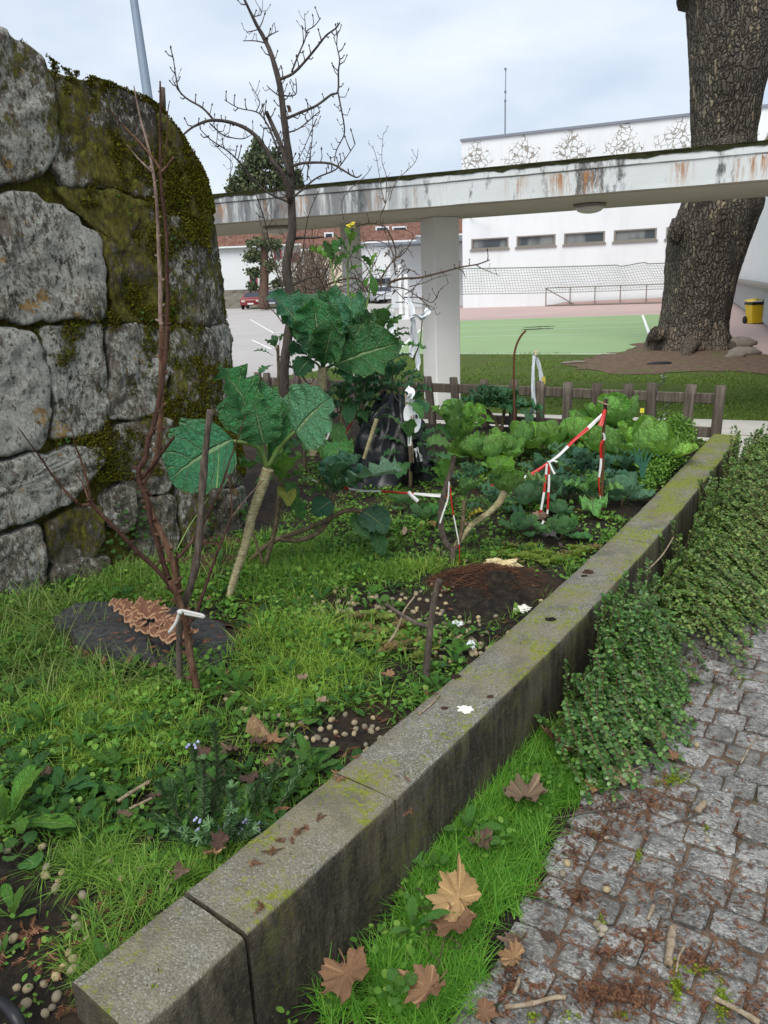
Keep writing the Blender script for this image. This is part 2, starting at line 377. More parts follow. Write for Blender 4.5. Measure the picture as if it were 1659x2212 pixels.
def m_building():
    m = Nd('peeling_white_wall', .8, .25); p = m.co(); s = m.sep(p); x, z = s[0], s[2]
    c = m.mix(m.ramp(m.noise(p, .35, 5), (.35, 0), (.7, .7)), (.74, .76, .77), (.66, .68, .69))
    c = m.mix(m.ramp(m.noise(m.map(p, (1, 1, .12)), 1.4, 6, .7), (.52, 0), (.75, .35)), c, (.52, .54, .54))
    # crazed, flaking paint in separate patches below the parapet
    cell = m.math('ABSOLUTE', m.math('SUBTRACT', m.math('FRACT', m.math('DIVIDE', m.math('ADD', x, .55), 2.75)), .5))
    zz = m.math('ABSOLUTE', m.math('SUBTRACT', z, 8.15))
    pat = m.math('SUBTRACT', 1.04, m.math('ADD', m.math('MULTIPLY', cell, 2.05), m.math('MULTIPLY', zz, .62)))
    pat = m.math('ADD', pat, m.math('MULTIPLY', m.math('SUBTRACT', m.noise(p, 1.8, 4), .5), 1.5))
    wp = m.n('ShaderNodeVectorMath', operation='ADD'); m.put(wp.inputs[0], p)
    nn = m.n('ShaderNodeTexNoise'); m.put(nn.inputs['Vector'], p); nn.inputs['Scale'].default_value = 2.6
    nm = m.n('ShaderNodeVectorMath', operation='SCALE'); m.put(nm.inputs[0], nn.outputs['Color']); nm.inputs['Scale'].default_value = .42
    m.put(wp.inputs[1], nm.outputs[0])
    e1 = m.vor(m.map(wp.outputs[0], (1, 0, 1)), 3.6, 'DISTANCE_TO_EDGE')
    w = m.math('MULTIPLY', m.ramp(pat, (.02, 0), (.45, 1)), m.math('MULTIPLY', m.noise(p, 5, 3), .15))
    cr_ = m.ramp(m.math('SUBTRACT', w, e1), (.0, 0), (.012, 1))
    c = m.mix(cr_, c, m.ramp(m.noise(p, 8, 4), (.3, (.20, .185, .16)), (.7, (.36, .34, .30))))
    sp = m.math('MULTIPLY', m.ramp(m.noise(p, 7, 4, .7), (.66, 0), (.70, 1)), m.ramp(zz, (.9, 1), (1.7, 0)))
    c = m.mix(m.math('MULTIPLY', sp, .8), c, (.33, .29, .24)); m.col(c); return m.m
def m_leaf():
    """veined brassica leaf, tinted by the object's own colour"""
    m = Nd('brassica_leaf', .40, .55); uv = m.sep(m.co('UV')); u, v = uv[0], uv[1]; oc = m.n('ShaderNodeObjectInfo').outputs['Color']; p = m.co()
    a = m.math('ABSOLUTE', m.math('SUBTRACT', u, .5)); a2 = m.math('MULTIPLY', a, 2.)
    mid = m.ramp(m.math('SUBTRACT', a2, m.math('MULTIPLY', m.math('SUBTRACT', 1., v), .06)), (.0, 1), (.05, 0))
    sh = m.math('ADD', m.math('MULTIPLY', u, 0.), m.math('SUBTRACT', m.math('MULTIPLY', v, 5.), m.math('MULTIPLY', a2, 1.5)))
    sh = m.math('ADD', sh, m.math('MULTIPLY', m.math('GREATER_THAN', u, .5), .42)); sh = m.math('ADD', sh, m.math('MULTIPLY', m.noise(p, 6, 2), .45))
    lat = m.math('ABSOLUTE', m.math('SUBTRACT', m.math('FRACT', sh), .5)); lat = m.ramp(lat, (.012, 1), (.075, 0))
    net = m.ramp(m.vor(m.map(m.co('UV'), (9, 13, 1)), 1., 'DISTANCE_TO_EDGE'), (.0, 1), (.09, 0))
    vn = m.math('MAXIMUM', m.math('MAXIMUM', mid, m.math('MULTIPLY', lat, .7)), m.math('MULTIPLY', net, .2))
    pale = m.mix(.55, oc, (.42, .56, .26)); base = m.hsv(oc, m.math('ADD', .49, m.math('MULTIPLY', m.noise(p, 5, 3), .03)), 1., m.math('ADD', .85, m.math('MULTIPLY', m.noise(p, 7, 4), 1.0)))
    edge = m.ramp(a2, (.75, 0), (1., .35)); base = m.mix(edge, base, m.mix(.5, oc, (.16, .24, .05)))
    stalk = m.ramp(v, (.0, 1), (.02, 0))
    c = m.mix(m.math('MULTIPLY', vn, .85), base, pale)
    bf = m.n('ShaderNodeNewGeometry').outputs['Backfacing']; c = m.mix(m.math('MULTIPLY', bf, .35), c, m.mix(.5, oc, (.22, .32, .18)))
    m.col(c); m.bump(m.math('SUBTRACT', m.math('MULTIPLY', m.noise(p, 18, 4), .9), m.math('MULTIPLY', vn, .9)), .9, .04); m.trans(m.hsv(c, .48, 1.15, 1.3), .22); return m.m
def m_isl_leaf(name, a, b, c3=None, rough=.6, tr=.25, spec=.3, u=None):
    m = Nd(name, rough, spec); r = m.isl(); c = m.ramp(r, (0, a), (.55, b), (1, c3 or b)); p = m.co('Position')
    c = m.hsv(c, .5, 1., m.math('ADD', .7, m.math('MULTIPLY', m.noise(p, 3.5, 3), .6)))
    m.col(c)
    if tr: m.trans(m.hsv(c, .48, 1.1, 1.2), tr)
    return m.m
def m_bark(name, a, b, c3, sc=20, st=(1, 1, .22), bump=.8, dist=.02):
    m = Nd(name, .9, .2); p = m.co(); ps = m.map(p, st)
    c = m.ramp(m.noise(ps, sc, 6, .7, .6), (.32, a), (.52, b), (.72, c3)); m.col(m.mix(m.ramp(m.noise(p, sc*2.4, 4), (.55, 0), (.7, .4)), c, tuple(min(1, k*1.7+.02) for k in b)))
    m.bump(m.noise(ps, sc*1.6, 6, .7), bump, dist); return m.m
def m_planebark():
    m = Nd('plane_tree_bark', .92, .2); p = m.co(); ps = m.map(p, (1, 1, .30))
    nn = m.n('ShaderNodeTexNoise'); m.put(nn.inputs['Vector'], p); nn.inputs['Scale'].default_value = 5
    wp = m.n('ShaderNodeVectorMath', operation='ADD'); m.put(wp.inputs[0], ps); sc_ = m.n('ShaderNodeVectorMath', operation='SCALE'); m.put(sc_.inputs[0], nn.outputs['Color']); sc_.inputs['Scale'].default_value = .14; m.put(wp.inputs[1], sc_.outputs[0])
    e = m.vor(wp.outputs[0], 15, 'DISTANCE_TO_EDGE'); cell = m.n('ShaderNodeTexVoronoi'); m.put(cell.inputs['Vector'], wp.outputs[0]); cell.inputs['Scale'].default_value = 15
    c = m.ramp(m.noise(p, 16, 6, .7), (.3, (.075, .066, .055)), (.55, (.14, .122, .10)), (.75, (.21, .185, .155)))
    c = m.mix(m.ramp(m.noise(ps, 2.2, 5, .65), (.5, 0), (.66, .75)), c, (.045, .03, .022))
    c = m.mix(m.ramp(m.sep(cell.outputs['Color'])[0], (.86, 0), (.9, .8)), c, (.30, .24, .165))
    c = m.mix(m.ramp(m.noise(p, 1.3, 4), (.58, 0), (.7, .5)), c, (.05, .06, .025))
    c = m.mix(m.ramp(e, (.0, .85), (.09, 0)), c, (.030, .024, .019))
    z = m.sep(p)[2]; c = m.mix(m.ramp(m.math('ADD', z, m.math('MULTIPLY', m.noise(p, 4, 4), .5)), (.35, .75), (.8, 0)), c, (.19, .15, .115))
    m.col(c); m.bump(m.math('ADD', m.ramp(e, (0, 0), (.25, 1)), m.math('MULTIPLY', m.noise(p, 30, 5), .5)), 1., .06); return m.m
def m_wood():
    m = Nd('weathered_fence_wood', .85, .2); p = m.co(); i = m.oinfo()
    pv = m.map(p, (1, 1, .06)); c = m.ramp(m.noise(pv, 45, 6, .7), (.3, (.045, .035, .028)), (.52, (.115, .092, .072)), (.75, (.21, .18, .145)))
    c = m.mix(m.ramp(m.noise(p, 6, 4), (.5, 0), (.7, .55)), c, (.07, .05, .038))
    z = m.math('MULTIPLY', m.ramp(m.noise(m.map(p, (1, 1, .12)), 55, 4), (.66, 0), (.70, 1)), m.ramp(m.noise(p, 5, 2), (.55, 0), (.6, 1)))
    c = m.mix(z, c, (.5, .5, .48)); m.col(m.hsv(c, .5, .95, m.math('ADD', .75, m.math('MULTIPLY', i, .5)))); m.bump(m.noise(pv, 60, 5), .6, .01); return m.m
def m_dry(name, a, b):
    m = Nd(name, .75, .25); p = m.co(); r = m.oinfo(); c = m.mix(m.noise(p, 16, 6, .7), a, b)
    uv = m.sep(m.co('UV')); v = m.ramp(m.math('ABSOLUTE', m.math('SUBTRACT', m.math('FRACT', m.math('MULTIPLY', uv[0], 5.)), .5)), (.02, .6), (.06, 0))
    c = m.mix(v, c, tuple(k*1.5 for k in b)); c = m.mix(m.ramp(m.noise(p, 40, 4), (.58, 0), (.66, .6)), c, tuple(k*.35 for k in a))
    c = m.hsv(c, m.math('ADD', .487, m.math('MULTIPLY', r, .026)), .9, m.math('ADD', .65, m.math('MULTIPLY', r, .7)))
    m.col(c); m.bump(m.noise(p, 30, 4), .5, .01); m.trans(c, .12); return m.m
def m_tape(red, white):
    m = Nd('barrier_tape', .35, .5); u = m.sep(m.co('UV'))[1]
    k = m.math('GREATER_THAN', m.math('FRACT', u), .5); m.col(m.mix(k, white, red)); m.trans(m.mix(k, white, red), .15); return m.m
def m_glass(name, a, b):
    m = Nd(name, .08, .6); p = m.co(); m.col(m.mix(m.ramp(m.noise(m.map(p, (1, 1, .4)), .7, 2), (.45, 0), (.55, 1)), a, b)); return m.m
def m_rooftile():
    m = Nd('roof_tile', .85, .2); r = m.isl(); o = m.oinfo(); p = m.co()
    c = m.ramp(m.noise(p, 2.5, 6, .7), (.3, (.07, .045, .036)), (.5, (.165, .082, .06)), (.75, (.26, .155, .12)))
    m.col(m.hsv(c, .5, 1., m.math('ADD', .6, m.math('MULTIPLY', r, .8)))); return m.m
def m_nut():
    m = Nd('seed_ball', .8, .25); p = m.co(); r = m.oinfo()
    c = m.ramp(m.noise(p, 110, 4, .6), (.3, (.24, .17, .085)), (.5, (.44, .35, .20)), (.75, (.58, .50, .33)))
    m.col(m.hsv(c, .5, m.math('ADD', .7, m.math('MULTIPLY', r, .4)), m.math('ADD', .55, m.math('MULTIPLY', r, .65)))); m.bump(m.vor(p, 160), .6, .003); return m.m
def m_ringstem():
    m = Nd('ringed_kale_stem', .8, .25); p = m.co('Position'); z = m.sep(p)[2]
    w = m.math('FRACT', m.math('ADD', m.math('MULTIPLY', z, 68.), m.math('MULTIPLY', m.noise(p, 26, 3), 2.6)))
    c = m.ramp(m.noise(p, 45, 5), (.3, (.20, .165, .085)), (.55, (.36, .32, .18)), (.75, (.46, .44, .27)))
    rg = m.ramp(w, (.0, 1), (.16, 0), (.9, 0), (1., .8)); m.col(m.mix(m.math('MULTIPLY', rg, .75), c, (.09, .065, .035))); m.bump(rg, -.9, .006) ; return m.m
MT = dict(
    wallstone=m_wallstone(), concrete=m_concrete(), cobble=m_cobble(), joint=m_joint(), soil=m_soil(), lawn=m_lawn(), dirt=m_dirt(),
    green=m_court('green_court_paint', (.245, .36, .165), (.27, .29, .17)), pink=m_court('pink_court_paint', (.47, .34, .31), (.40, .30, .27)),
    grey=m_court('grey_court_tarmac', (.43, .40, .375), (.35, .33, .31)), strip=m_court('pale_concrete', (.50, .48, .43), (.33, .31, .27)),
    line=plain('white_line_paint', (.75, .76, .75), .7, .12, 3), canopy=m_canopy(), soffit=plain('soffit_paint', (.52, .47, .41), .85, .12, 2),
    pillar=plain('pillar_paint', (.76, .745, .72), .8, .1, 3), roofmoss=plain('roof_moss', (.032, .034, .014), .95, .6, 9, .1, .9),
    bldg=m_building(), white=plain('white_render', (.72, .74, .75), .85, .06, .6), cream=plain('cream_render', (.62, .56, .42), .85, .08, .6),
    edge=plain('grey_metal_edge', (.20, .22, .26), .5, .1), beige=plain('beige_parapet', (.36, .29, .20), .85, .12, 1), panel=plain('white_panel', (.66, .68, .68), .5, .06, .5),
    grypanel=plain('grey_concrete_panel', (.36, .37, .36), .85, .15, 1.2), winframe=plain('bronze_frame', (.22, .20, .17), .55, .15), glass=m_glass('window_glass', (.05, .06, .065), (.20, .21, .20)),
    glass2=m_glass('window_glass_blue', (.03, .07, .16), (.05, .10, .2)), dkglass=m_glass('dark_glass', (.012, .015, .02), (.03, .04, .05)), rail=plain('rail_metal', (.22, .19, .17), .6, .2),
    galv=plain('galvanised_steel', (.20, .25, .32), .5, .15, 5), net=plain('net_cord', (.22, .25, .22), .9, .1), tilemat=m_rooftile(), redtrim=plain('red_trim', (.33, .05, .06), .7),
    wood=m_wood(), yellow=plain('yellow_plastic', (.66, .44, .012), .45, .06, 3, .45), black=plain('black_plastic_part', (.015, .015, .016), .5, .1), rubber=plain('rubber', (.02, .02, .02), .8),
    planebark=m_planebark(), applebark=m_bark('apple_bark', (.035, .028, .024), (.075, .062, .052), (.13, .115, .09), 40), twig=m_bark('twig_bark', (.06, .04, .03), (.12, .085, .062), (.19, .15, .11), 40),
    sapbark=m_bark('red_brown_bark', (.05, .024, .016), (.14, .075, .045), (.30, .185, .115), 55), sapdark=m_bark('dark_sapling_bark', (.04, .02, .015), (.085, .042, .03), (.14, .085, .06), 60),
    sappale=m_bark('pale_sapling_bark', (.14, .085, .065), (.29, .205, .165), (.42, .34, .29), 45), deadwood=m_bark('grey_dead_wood', (.045, .036, .03), (.125, .098, .078), (.24, .20, .165), 60),
    straw=m_bark('straw_stick', (.20, .14, .085), (.36, .28, .19), (.52, .44, .33), 40), leaf=m_leaf(), kalestem=m_ringstem(),
    kalebrown=m_bark('kale_stem_brown', (.06, .045, .028), (.14, .105, .065), (.22, .18, .11), 40, (1, 1, 1.), .6, .006), stemgreen=plain('green_stalk', (.17, .26, .075), .6, .25, 20),
    grass=m_isl_leaf('grass_blade', (.075, .18, .02), (.14, .30, .034), (.26, .38, .07)), grassy=m_isl_leaf('yellow_grass_blade', (.12, .25, .024), (.20, .36, .036), (.32, .40, .08)),
    grassdk=m_isl_leaf('long_grass_blade', (.06, .13, .02), (.12, .225, .035), (.24, .26, .09)), lawnblade=m_isl_leaf('lawn_blade', (.075, .16, .016), (.125, .22, .026), (.20, .25, .05)), vergegrass=m_isl_leaf('verge_blade', (.06, .19, .014), (.10, .29, .022), (.19, .37, .045)), clover=m_isl_leaf('small_weed_leaf', (.05, .14, .018), (.10, .235, .028), (.20, .33, .055)),
    moss=m_isl_leaf('moss', (.055, .042, .010), (.13, .12, .015), (.23, .26, .025), .95, 0, .05), brightmoss=m_isl_leaf('bright_moss', (.08, .12, .01), (.14, .19, .016), (.2, .25, .03), .95, 0, .05),
    shrubleaf=m_isl_leaf('shrub_leaf', (.030, .085, .018), (.068, .17, .032), (.15, .28, .06), .38, .18, .5), shrubpale=m_isl_leaf('shrub_leaf_far', (.04, .095, .016), (.09, .18, .03), (.20, .28, .06), .42, .18, .45), shrubtwig=plain('shrub_twig', (.13, .085, .05), .85),
    rosemary=m_isl_leaf('rosemary_needle', (.035, .09, .028), (.075, .16, .055), (.17, .26, .12), .55, .1), flower=m_isl_leaf('pale_blue_flower', (.32, .32, .62), (.46, .46, .72), (.6, .6, .78)), yflower=plain('yellow_flower', (.7, .6, .05), .6),
    needle=m_isl_leaf('cypress_litter', (.065, .030, .018), (.14, .066, .036), (.26, .135, .075), .8, 0, .1), darklit=m_isl_leaf('dark_litter', (.03, .015, .01), (.07, .03, .018), (.12, .06, .04), .9, 0, .1),
    dry=m_dry('dry_plane_leaf', (.22, .115, .042), (.42, .24, .10)), drypale=m_dry('pale_dry_leaf', (.28, .18, .105), (.46, .32, .20)), drydark=m_dry('dark_dry_leaf', (.075, .046, .032), (.20, .118, .072)),
    nut=m_nut(), film=plain('white_film', (.74, .77, .80), .35, .08, 9, .5), cream_paper=plain('cream_paper', (.60, .50, .28), .8, .2, 20), paper=plain('white_paper', (.76, .75, .66), .8, .1, 30),
    tape=m_tape((.55, .02, .015), (.80, .79, .76)), bag=plain('black_sheeting', (.006, .007, .008), .3, .3, 5, .35), rust=plain('rusty_steel', (.115, .048, .022), .85, .4, 40, .2, .4), blackcap=plain('dark_steel', (.03, .02, .018), .8, .3, 30),
    plate=plain('white_plate', (.80, .81, .82), .4, .04), ink=plain('dark_ink', (.03, .03, .035), .6), redink=plain('brown_red_ink', (.22, .06, .04), .7), packet=plain('yellow_card', (.68, .60, .05), .6, .06), packetred=plain('red_print', (.45, .05, .04), .6),
    stump=m_bark('old_stump_top', (.020, .020, .021), (.042, .042, .043), (.075, .073, .07), 30, (1, 1, 1), .7, .01), fungus=plain('bracket_rim', (.34, .20, .115), .8, .3, 60, .2, .4), fungus2=plain('bracket_upper', (.15, .07, .042), .85, .4, 70, .2, .4),
    fibre=m_isl_leaf('brown_fibre', (.035, .016, .01), (.075, .034, .02), (.14, .07, .04), .9, 0, .1), log=m_bark('chopped_wood', (.16, .09, .045), (.30, .19, .10), (.42, .30, .18), 50), stone=plain('small_stone', (.30, .26, .20), .85, .35, 30, .2, .4), rock=plain('rough_rock', (.20, .17, .14), .9, .35, 9, .2, .6),
    farwall=plain('far_stone_wall', (.20, .185, .15), .9, .35, 2.5, .2, .4), conifer=m_isl_leaf('conifer_foliage', (.04, .06, .035), (.085, .115, .06), (.17, .18, .09), .9, .05, .1), coniferbark=plain('conifer_trunk', (.13, .085, .065), .9, .3, 4, .1, .5), bush=plain('bare_bush_twig', (.14, .105, .08), .9, .3),
    carred=plain('red_car_paint', (.20, .025, .025), .3, .05, 3, .5), carblue=plain('blue_grey_car_paint', (.10, .13, .17), .3, .05, 3, .5), carwhite=plain('silver_car_paint', (.48, .5, .52), .3, .05, 3, .5), lampglass=plain('opal_lamp_glass', (.62, .60, .55), .35, .05), green_pipe=plain('green_downpipe', (.04, .12, .09), .6),
    olive=m_isl_leaf('olive_leaf', (.10, .14, .08), (.17, .21, .13), (.30, .34, .24)), leek=plain('leek_leaf', (.035, .12, .075), .5, .25, 8), hose=plain('black_hose', (.018, .018, .02), .4), sign_white=plain('sign_white', (.75, .76, .75), .6, .05),
    purpleleaf=plain('purple_leaf', (.13, .07, .11), .6, .3, 10), yellowleaf=plain('yellow_leaf', (.50, .40, .06), .6, .25, 12), cord=plain('pale_cord', (.52, .51, .47), .7, .12, 60))

# ================================================================== THE SETTING
E1 = Vector((math.cos(-.4115), math.sin(-.4115), 0)); E2 = Vector((-E1.y, E1.x, 0)); A1 = -.4115   # the school's own axes
def structure(o): o['kind'] = 'structure'; return o
def sheet(name, poly, z, mat, parent=None):
    me = bpy.data.meshes.new(name); me.from_pydata([(p[0], p[1], z) for p in poly], [], [tuple(range(len(poly)))]); me.update()
    return structure(link(name, me, mat, parent))
WZ = .35            # top of the garden wall
_wr = [gp(x, y, WZ) for x, y in ((303, 2228), (530, 2020), (840, 1733), (1000, 1585), (1215, 1388), (1430, 1147), (1530, 1030), (1592, 950))]
_cf = np.polyfit([p.y for p in _wr], [p.x for p in _wr], 3)
def wallx(y): return float(np.polyval(_cf, y))
def wallpt(y, off=0., z=0.):
    d = float(np.polyval(np.polyder(_cf), y)); L = math.hypot(1, d)
    return Vector((wallx(y)-off/L, y+off*d/L, z))     # off > 0 goes to the garden side
WT = .205
FA, FB = Vector((2.74, 6.16, 0)), Vector((-1.75, 8.95, 0))       # line of the low wooden fence
ground = sheet('ground', [(-180, -20), (180, -20), (180, 240), (-180, 240)], -.012, MT['dirt'])
FD = (FB-FA).normalized(); FN = Vector((FD.y, -FD.x, 0)); FN = FN if FN.y > 0 else -FN
lawn_near = [FA+FN*.05+FD*-9, FA+FN*.05+FD*12]
g0 = gp(852, 763); g1 = gp(924, 698)
def Q(a, b, o): return o+E1*a+E2*b
GO = gp(1330, 765)                                   # a point on the near edge of the green court
lawn = sheet('lawn', [lawn_near[0], Q(6, -10, GO), Q(6, 0.9, GO), Q(-4.6, .9, GO), gp(800, 775), gp(690, 800), gp(600, 814), gp(520, 838), lawn_near[1]], -.0015, MT['lawn'])
pavement = sheet('pavement', [Q(-70, -14, GO), Q(60, -.4, GO), Q(60, 70, GO), Q(-70, 70, GO)], -.004, MT['grey'])
pink = sheet('pink_court_edge', [gp(*q) for q in ((918, 698), (1500, 676), (1500, 742), (1560, 762), (1640, 790), (1760, 840), (1950, 860), (1950, 645), (1560, 644), (940, 662))], 0., MT['pink'])
green_court = sheet('green_court', [gp(*q) for q in ((850, 765), (1335, 767), (1420, 757), (1520, 742), (1475, 677), (926, 695))], .004, MT['green'])
def line_sheet(name, pts, w, parent):
    m = MB()
    for a, b in pts:
        d = (b-a).normalized(); n = Vector((-d.y, d.x, 0))*w/2
        m.raw([a-n, b-n, b+n, a+n], [(0, 1, 2, 3)])
    return m.build(name, MT['line'], parent)
def zz(v, z): return Vector((v.x, v.y, z))
def dz(x, y): return zz(gp(x, y), .008)
for a_, b_, w_ in (((1388, 681), (1414, 754), .08), ((880, 706), (1396, 696), .05), ((868, 719), (1401, 706), .05), ((857, 731), (1406, 719), .05), ((846, 763), (1330, 765), .05), ((852, 763), (925, 698), .07), ((926, 696), (1470, 678), .05)): line_sheet('court_line', [(dz(*a_), dz(*b_))], w_, green_court)
# marks on the grey yard
def gl(x0, y0, x1, y1): return (zz(gp(x0, y0), .002), zz(gp(x1, y1), .002))
for k in (gl(540, 690, 592, 720), gl(545, 735, 586, 754), gl(545, 757, 592, 757), gl(545, 745, 575, 742), gl(592, 720, 660, 706)): line_sheet('yard_line', [k], .07, pavement)
# strip of pale concrete behind the fence
SP0 = gp(1500, 907); edge_strip = sheet('concrete_strip', [FA+FD*-6+FN*.02, SP0+E1*6.5, SP0-E1*9, FA+FD*9+FN*.02], .012, MT['strip'])
def jag(c, rx, ry, n=40, a=.18, rot=0.):
    out = []
    for k in range(n):
        t = 2*math.pi*k/n; r = 1+a*fbm(math.cos(t)*1.5+c[0], math.sin(t)*1.5+c[1], 3.3)
        x, y = rx*r*math.cos(t), ry*r*math.sin(t); out.append((c[0]+x*math.cos(rot)-y*math.sin(rot), c[1]+x*math.sin(rot)+y*math.cos(rot)))
    return out
tree_c = gp(1490, 760)
dirt = [gp(x, y) for x, y in ((1215, 788), (1290, 803), (1400, 807), (1540, 803), (1700, 806), (1680, 782), (1590, 742), (1560, 728), (1480, 724), (1400, 740), (1340, 760), (1270, 775))]
dirt = [p+Vector((.35*fbm(p.x*1.5, p.y*1.5, 0, 5), .5*fbm(p.y*1.5, p.x*1.5, 0, 5), 0)) for p in catmull(dirt+[dirt[0]], 16)[:-1]]
dirt_patch = sheet('dirt_patch', dirt, .007, MT['dirt'])

# ---- garden bed (soil mesh, hand-high above the path)
def bedz(x, y):
    z = .275 + .018*fbm(x*3, y*3) + .03*fbm(x*.9+5, y*.9) + .008*fbm(x*14, y*14, 2)
    z += .06*math.exp(-(((x-HP.x)/.26)**2+((y-HP.y)/.2)**2)) - .05*math.exp(-(((x-HC.x)/.1)**2+((y-HC.y)/.08)**2))
    dw = x-(wallx(max(y, .9))-WT*1.2)                       # close to the wall the soil sinks a little
    if dw > -.12: z = min(z, .30)-.02*max(0, (dw+.12)/.12)
    return z
HP = gp(1065, 1268, .3); HC = gp(1060, 1285, .3)
def infence(x, y): return (Vector((x, y, 0))-FA).dot(FN) < .02
nx, ny, st = 150, 200, .05; X0, Y0 = -4.6, .35
vid, V, Fq = {}, [], []
for j in range(ny):
    for i in range(nx):
        x, y = X0+i*st, Y0+j*st
        cx_, cy_ = x+st/2, y+st/2
        if cy_ < 1.08: ok = cx_ < wallpt(1.02, .05).x-.0 - .0
        else: ok = cx_ < wallx(cy_)-WT*.6
        if ok and infence(cx_, cy_):
            q = []
            for a, b in ((0, 0), (1, 0), (1, 1), (0, 1)):
                k = (i+a, j+b)
                if k not in vid: vid[k] = len(V); xx, yy = X0+k[0]*st, Y0+k[1]*st; V.append((xx, yy, bedz(xx, yy)))
                q.append(vid[k])
            Fq.append(q)
bed = structure(link('garden_bed', np_mesh('garden_bed', V, np.array(Fq)), MT['soil'], None, True))

# ---- verge soil and cobbled path
WD = (_wr[-1]-_wr[0]).normalized(); WD.z = 0; WD.normalize(); WN = Vector((WD.y, -WD.x, 0))      # along the wall / to the right of it
PO = gp(1014, 2212)
def pp(s, t, z=0.): return Vector((PO.x, PO.y, 0))+WD*s+WN*t+Vector((0, 0, z))
def verge_edge(s): return -.075+.035*math.sin(s*1.7)+.02*math.sin(s*4.1+1)    # where the first stones begin
rows = []
for k in range(60):
    y = .6+k*.11; a = wallpt(y, -.004 + .02); s = (a-pp(0, 0)).dot(WD); ta = (a-pp(0, 0)).dot(WN)
    rows.append([pp(s, ta+(verge_edge(s)+.05-ta)*f, (.07*(1-f)**1.2-.012 if f < 1 else -.04)+.012*fbm(s*4, f*3)) for f in np.linspace(0, 1, 9)])
structure(MB().grid(rows).build('verge_soil', MT['soil'], smooth=True))
path = structure(MB().grid([[pp(s, t, -.014+.004*fbm(s*6, t*6)) for t in np.linspace(-.15, 6, 60)] for s in np.linspace(-1.6, 9.5, 110)]).build('path', MT['joint'], smooth=True))
def cobble_mesh(w, d, h, seed, n=7):
    rnd = random.Random(seed); R = []; sk = [rnd.uniform(-.06, .06) for _ in range(4)]
    ps = [k/(n-1)*2-1 for k in range(n)]; ps = [math.copysign(abs(v)**.55, v) for v in ps]
    def P(u, v, z):
        x = w/2*u*(1+sk[0]*v)+.006*fbm(u*2+seed, v*2, seed); y = d/2*v*(1+sk[1]*u)+.006*fbm(u*2, v*2+seed, seed+9); return Vector((x, y, z))
    for v in ps:
        row = []
        for u in ps:
            e = max(abs(u), abs(v)); r2 = (abs(u)**5+abs(v)**5)**.2
            z = h-.008*max(0, (e-.80)/.20)**2+.0035*fbm(u*1.7+seed*3, v*1.7, seed, 3)+sk[2]*.05*u+sk[3]*.05*v
            q = .93 if abs(u) > .99 and abs(v) > .99 else 1.
            row.append(P(u*q, v*q, z))
        R.append(row)
    m = MB().grid(R)
    ring = [R[0][k] for k in range(n)]+[R[k][-1] for k in range(1, n)]+[R[-1][k] for k in range(n-2, -1, -1)]+[R[k][0] for k in range(n-2, 0, -1)]
    b = len(m.v); L = len(ring); m.v += [(p.x*1.02, p.y*1.02, p.z) for p in ring]+[(p.x*1.0, p.y*1.0, -.05) for p in ring]
    m.f += [(b+i, b+L+i, b+L+(i+1) % L, b+(i+1) % L) for i in range(L)]
    return m
def tri4(m): return np.array([f for f in m.f if len(f) == 4])
cob_var = []
for k in range(14):
    mm = cobble_mesh(1, 1, 0, k); cob_var.append(mm)
cells = []
s = -1.2; rr = random.Random(3); row = 0
while s < 9.2:
    d = rr.uniform(.088, .118); t = verge_edge(s)+rr.uniform(-.02, .03)-(.10 if rr.random() < .12 else 0)
    while t < 4.2:
        w = rr.uniform(.088, .145); c = pp(s+d/2+rr.uniform(-.006, .006)+.012*math.sin(t*3), t+w/2)
        x, y, z = px(c)
        if z > .3 and -160 < x < 1830 and y < 2420: cells.append((z, c, w-rr.uniform(.003, .010), d-rr.uniform(.003, .010), rr.randrange(14), rr.uniform(-.05, .05), rr.uniform(-.006, .006), rr.uniform(-.03, .03), rr.uniform(-.03, .03)))
        t += w
    s += d
def visible_cell(c): x, y, z = px(c[1]); return -40 < x < 1700 and 900 < y < 2260
vis = sorted([c for c in cells if visible_cell(c)], key=lambda c: c[0]); near, far = vis[:298], vis[298:]+[c for c in cells if not visible_cell(c)]
cob_me = []
for k in range(14):
    m = cob_var[k]; me = bpy.data.meshes.new('cobble'); me.from_pydata(m.v, [], m.f); me.update(); me.materials.append(MT['cobble'])
    me.polygons.foreach_set('use_smooth', np.ones(len(me.polygons), bool)); cob_me.append(me)
angp = math.atan2(WN.y, WN.x)
for (z, c, w, d, v, rz, dz, ta, tb) in near:
    o = bpy.data.objects.new('cobble', cob_me[v]); COL.objects.link(o); o.parent = path
    o.location = c+Vector((0, 0, dz)); o.scale = (w, d, 1); o.rotation_euler = (ta, tb, angp+rz)
Vs, Fs, nb = [], [], 0
for (z, c, w, d, v, rz, dz, ta, tb) in far:
    m = cob_var[v]; R = Matrix.Rotation(angp+rz, 3, 'Z') @ Matrix.Diagonal((w, d, 1)); R = np.array(R)
    a = np.array(m.v) @ R.T + np.array(c+Vector((0, 0, dz))); Vs.append(a); Fs.append(np.array(m.f)+nb); nb += len(a)
o = link('far_cobbles', np_mesh('far_cobbles', np.concatenate(Vs), np.concatenate(Fs)), MT['cobble'], path, True); o['kind'] = 'stuff'

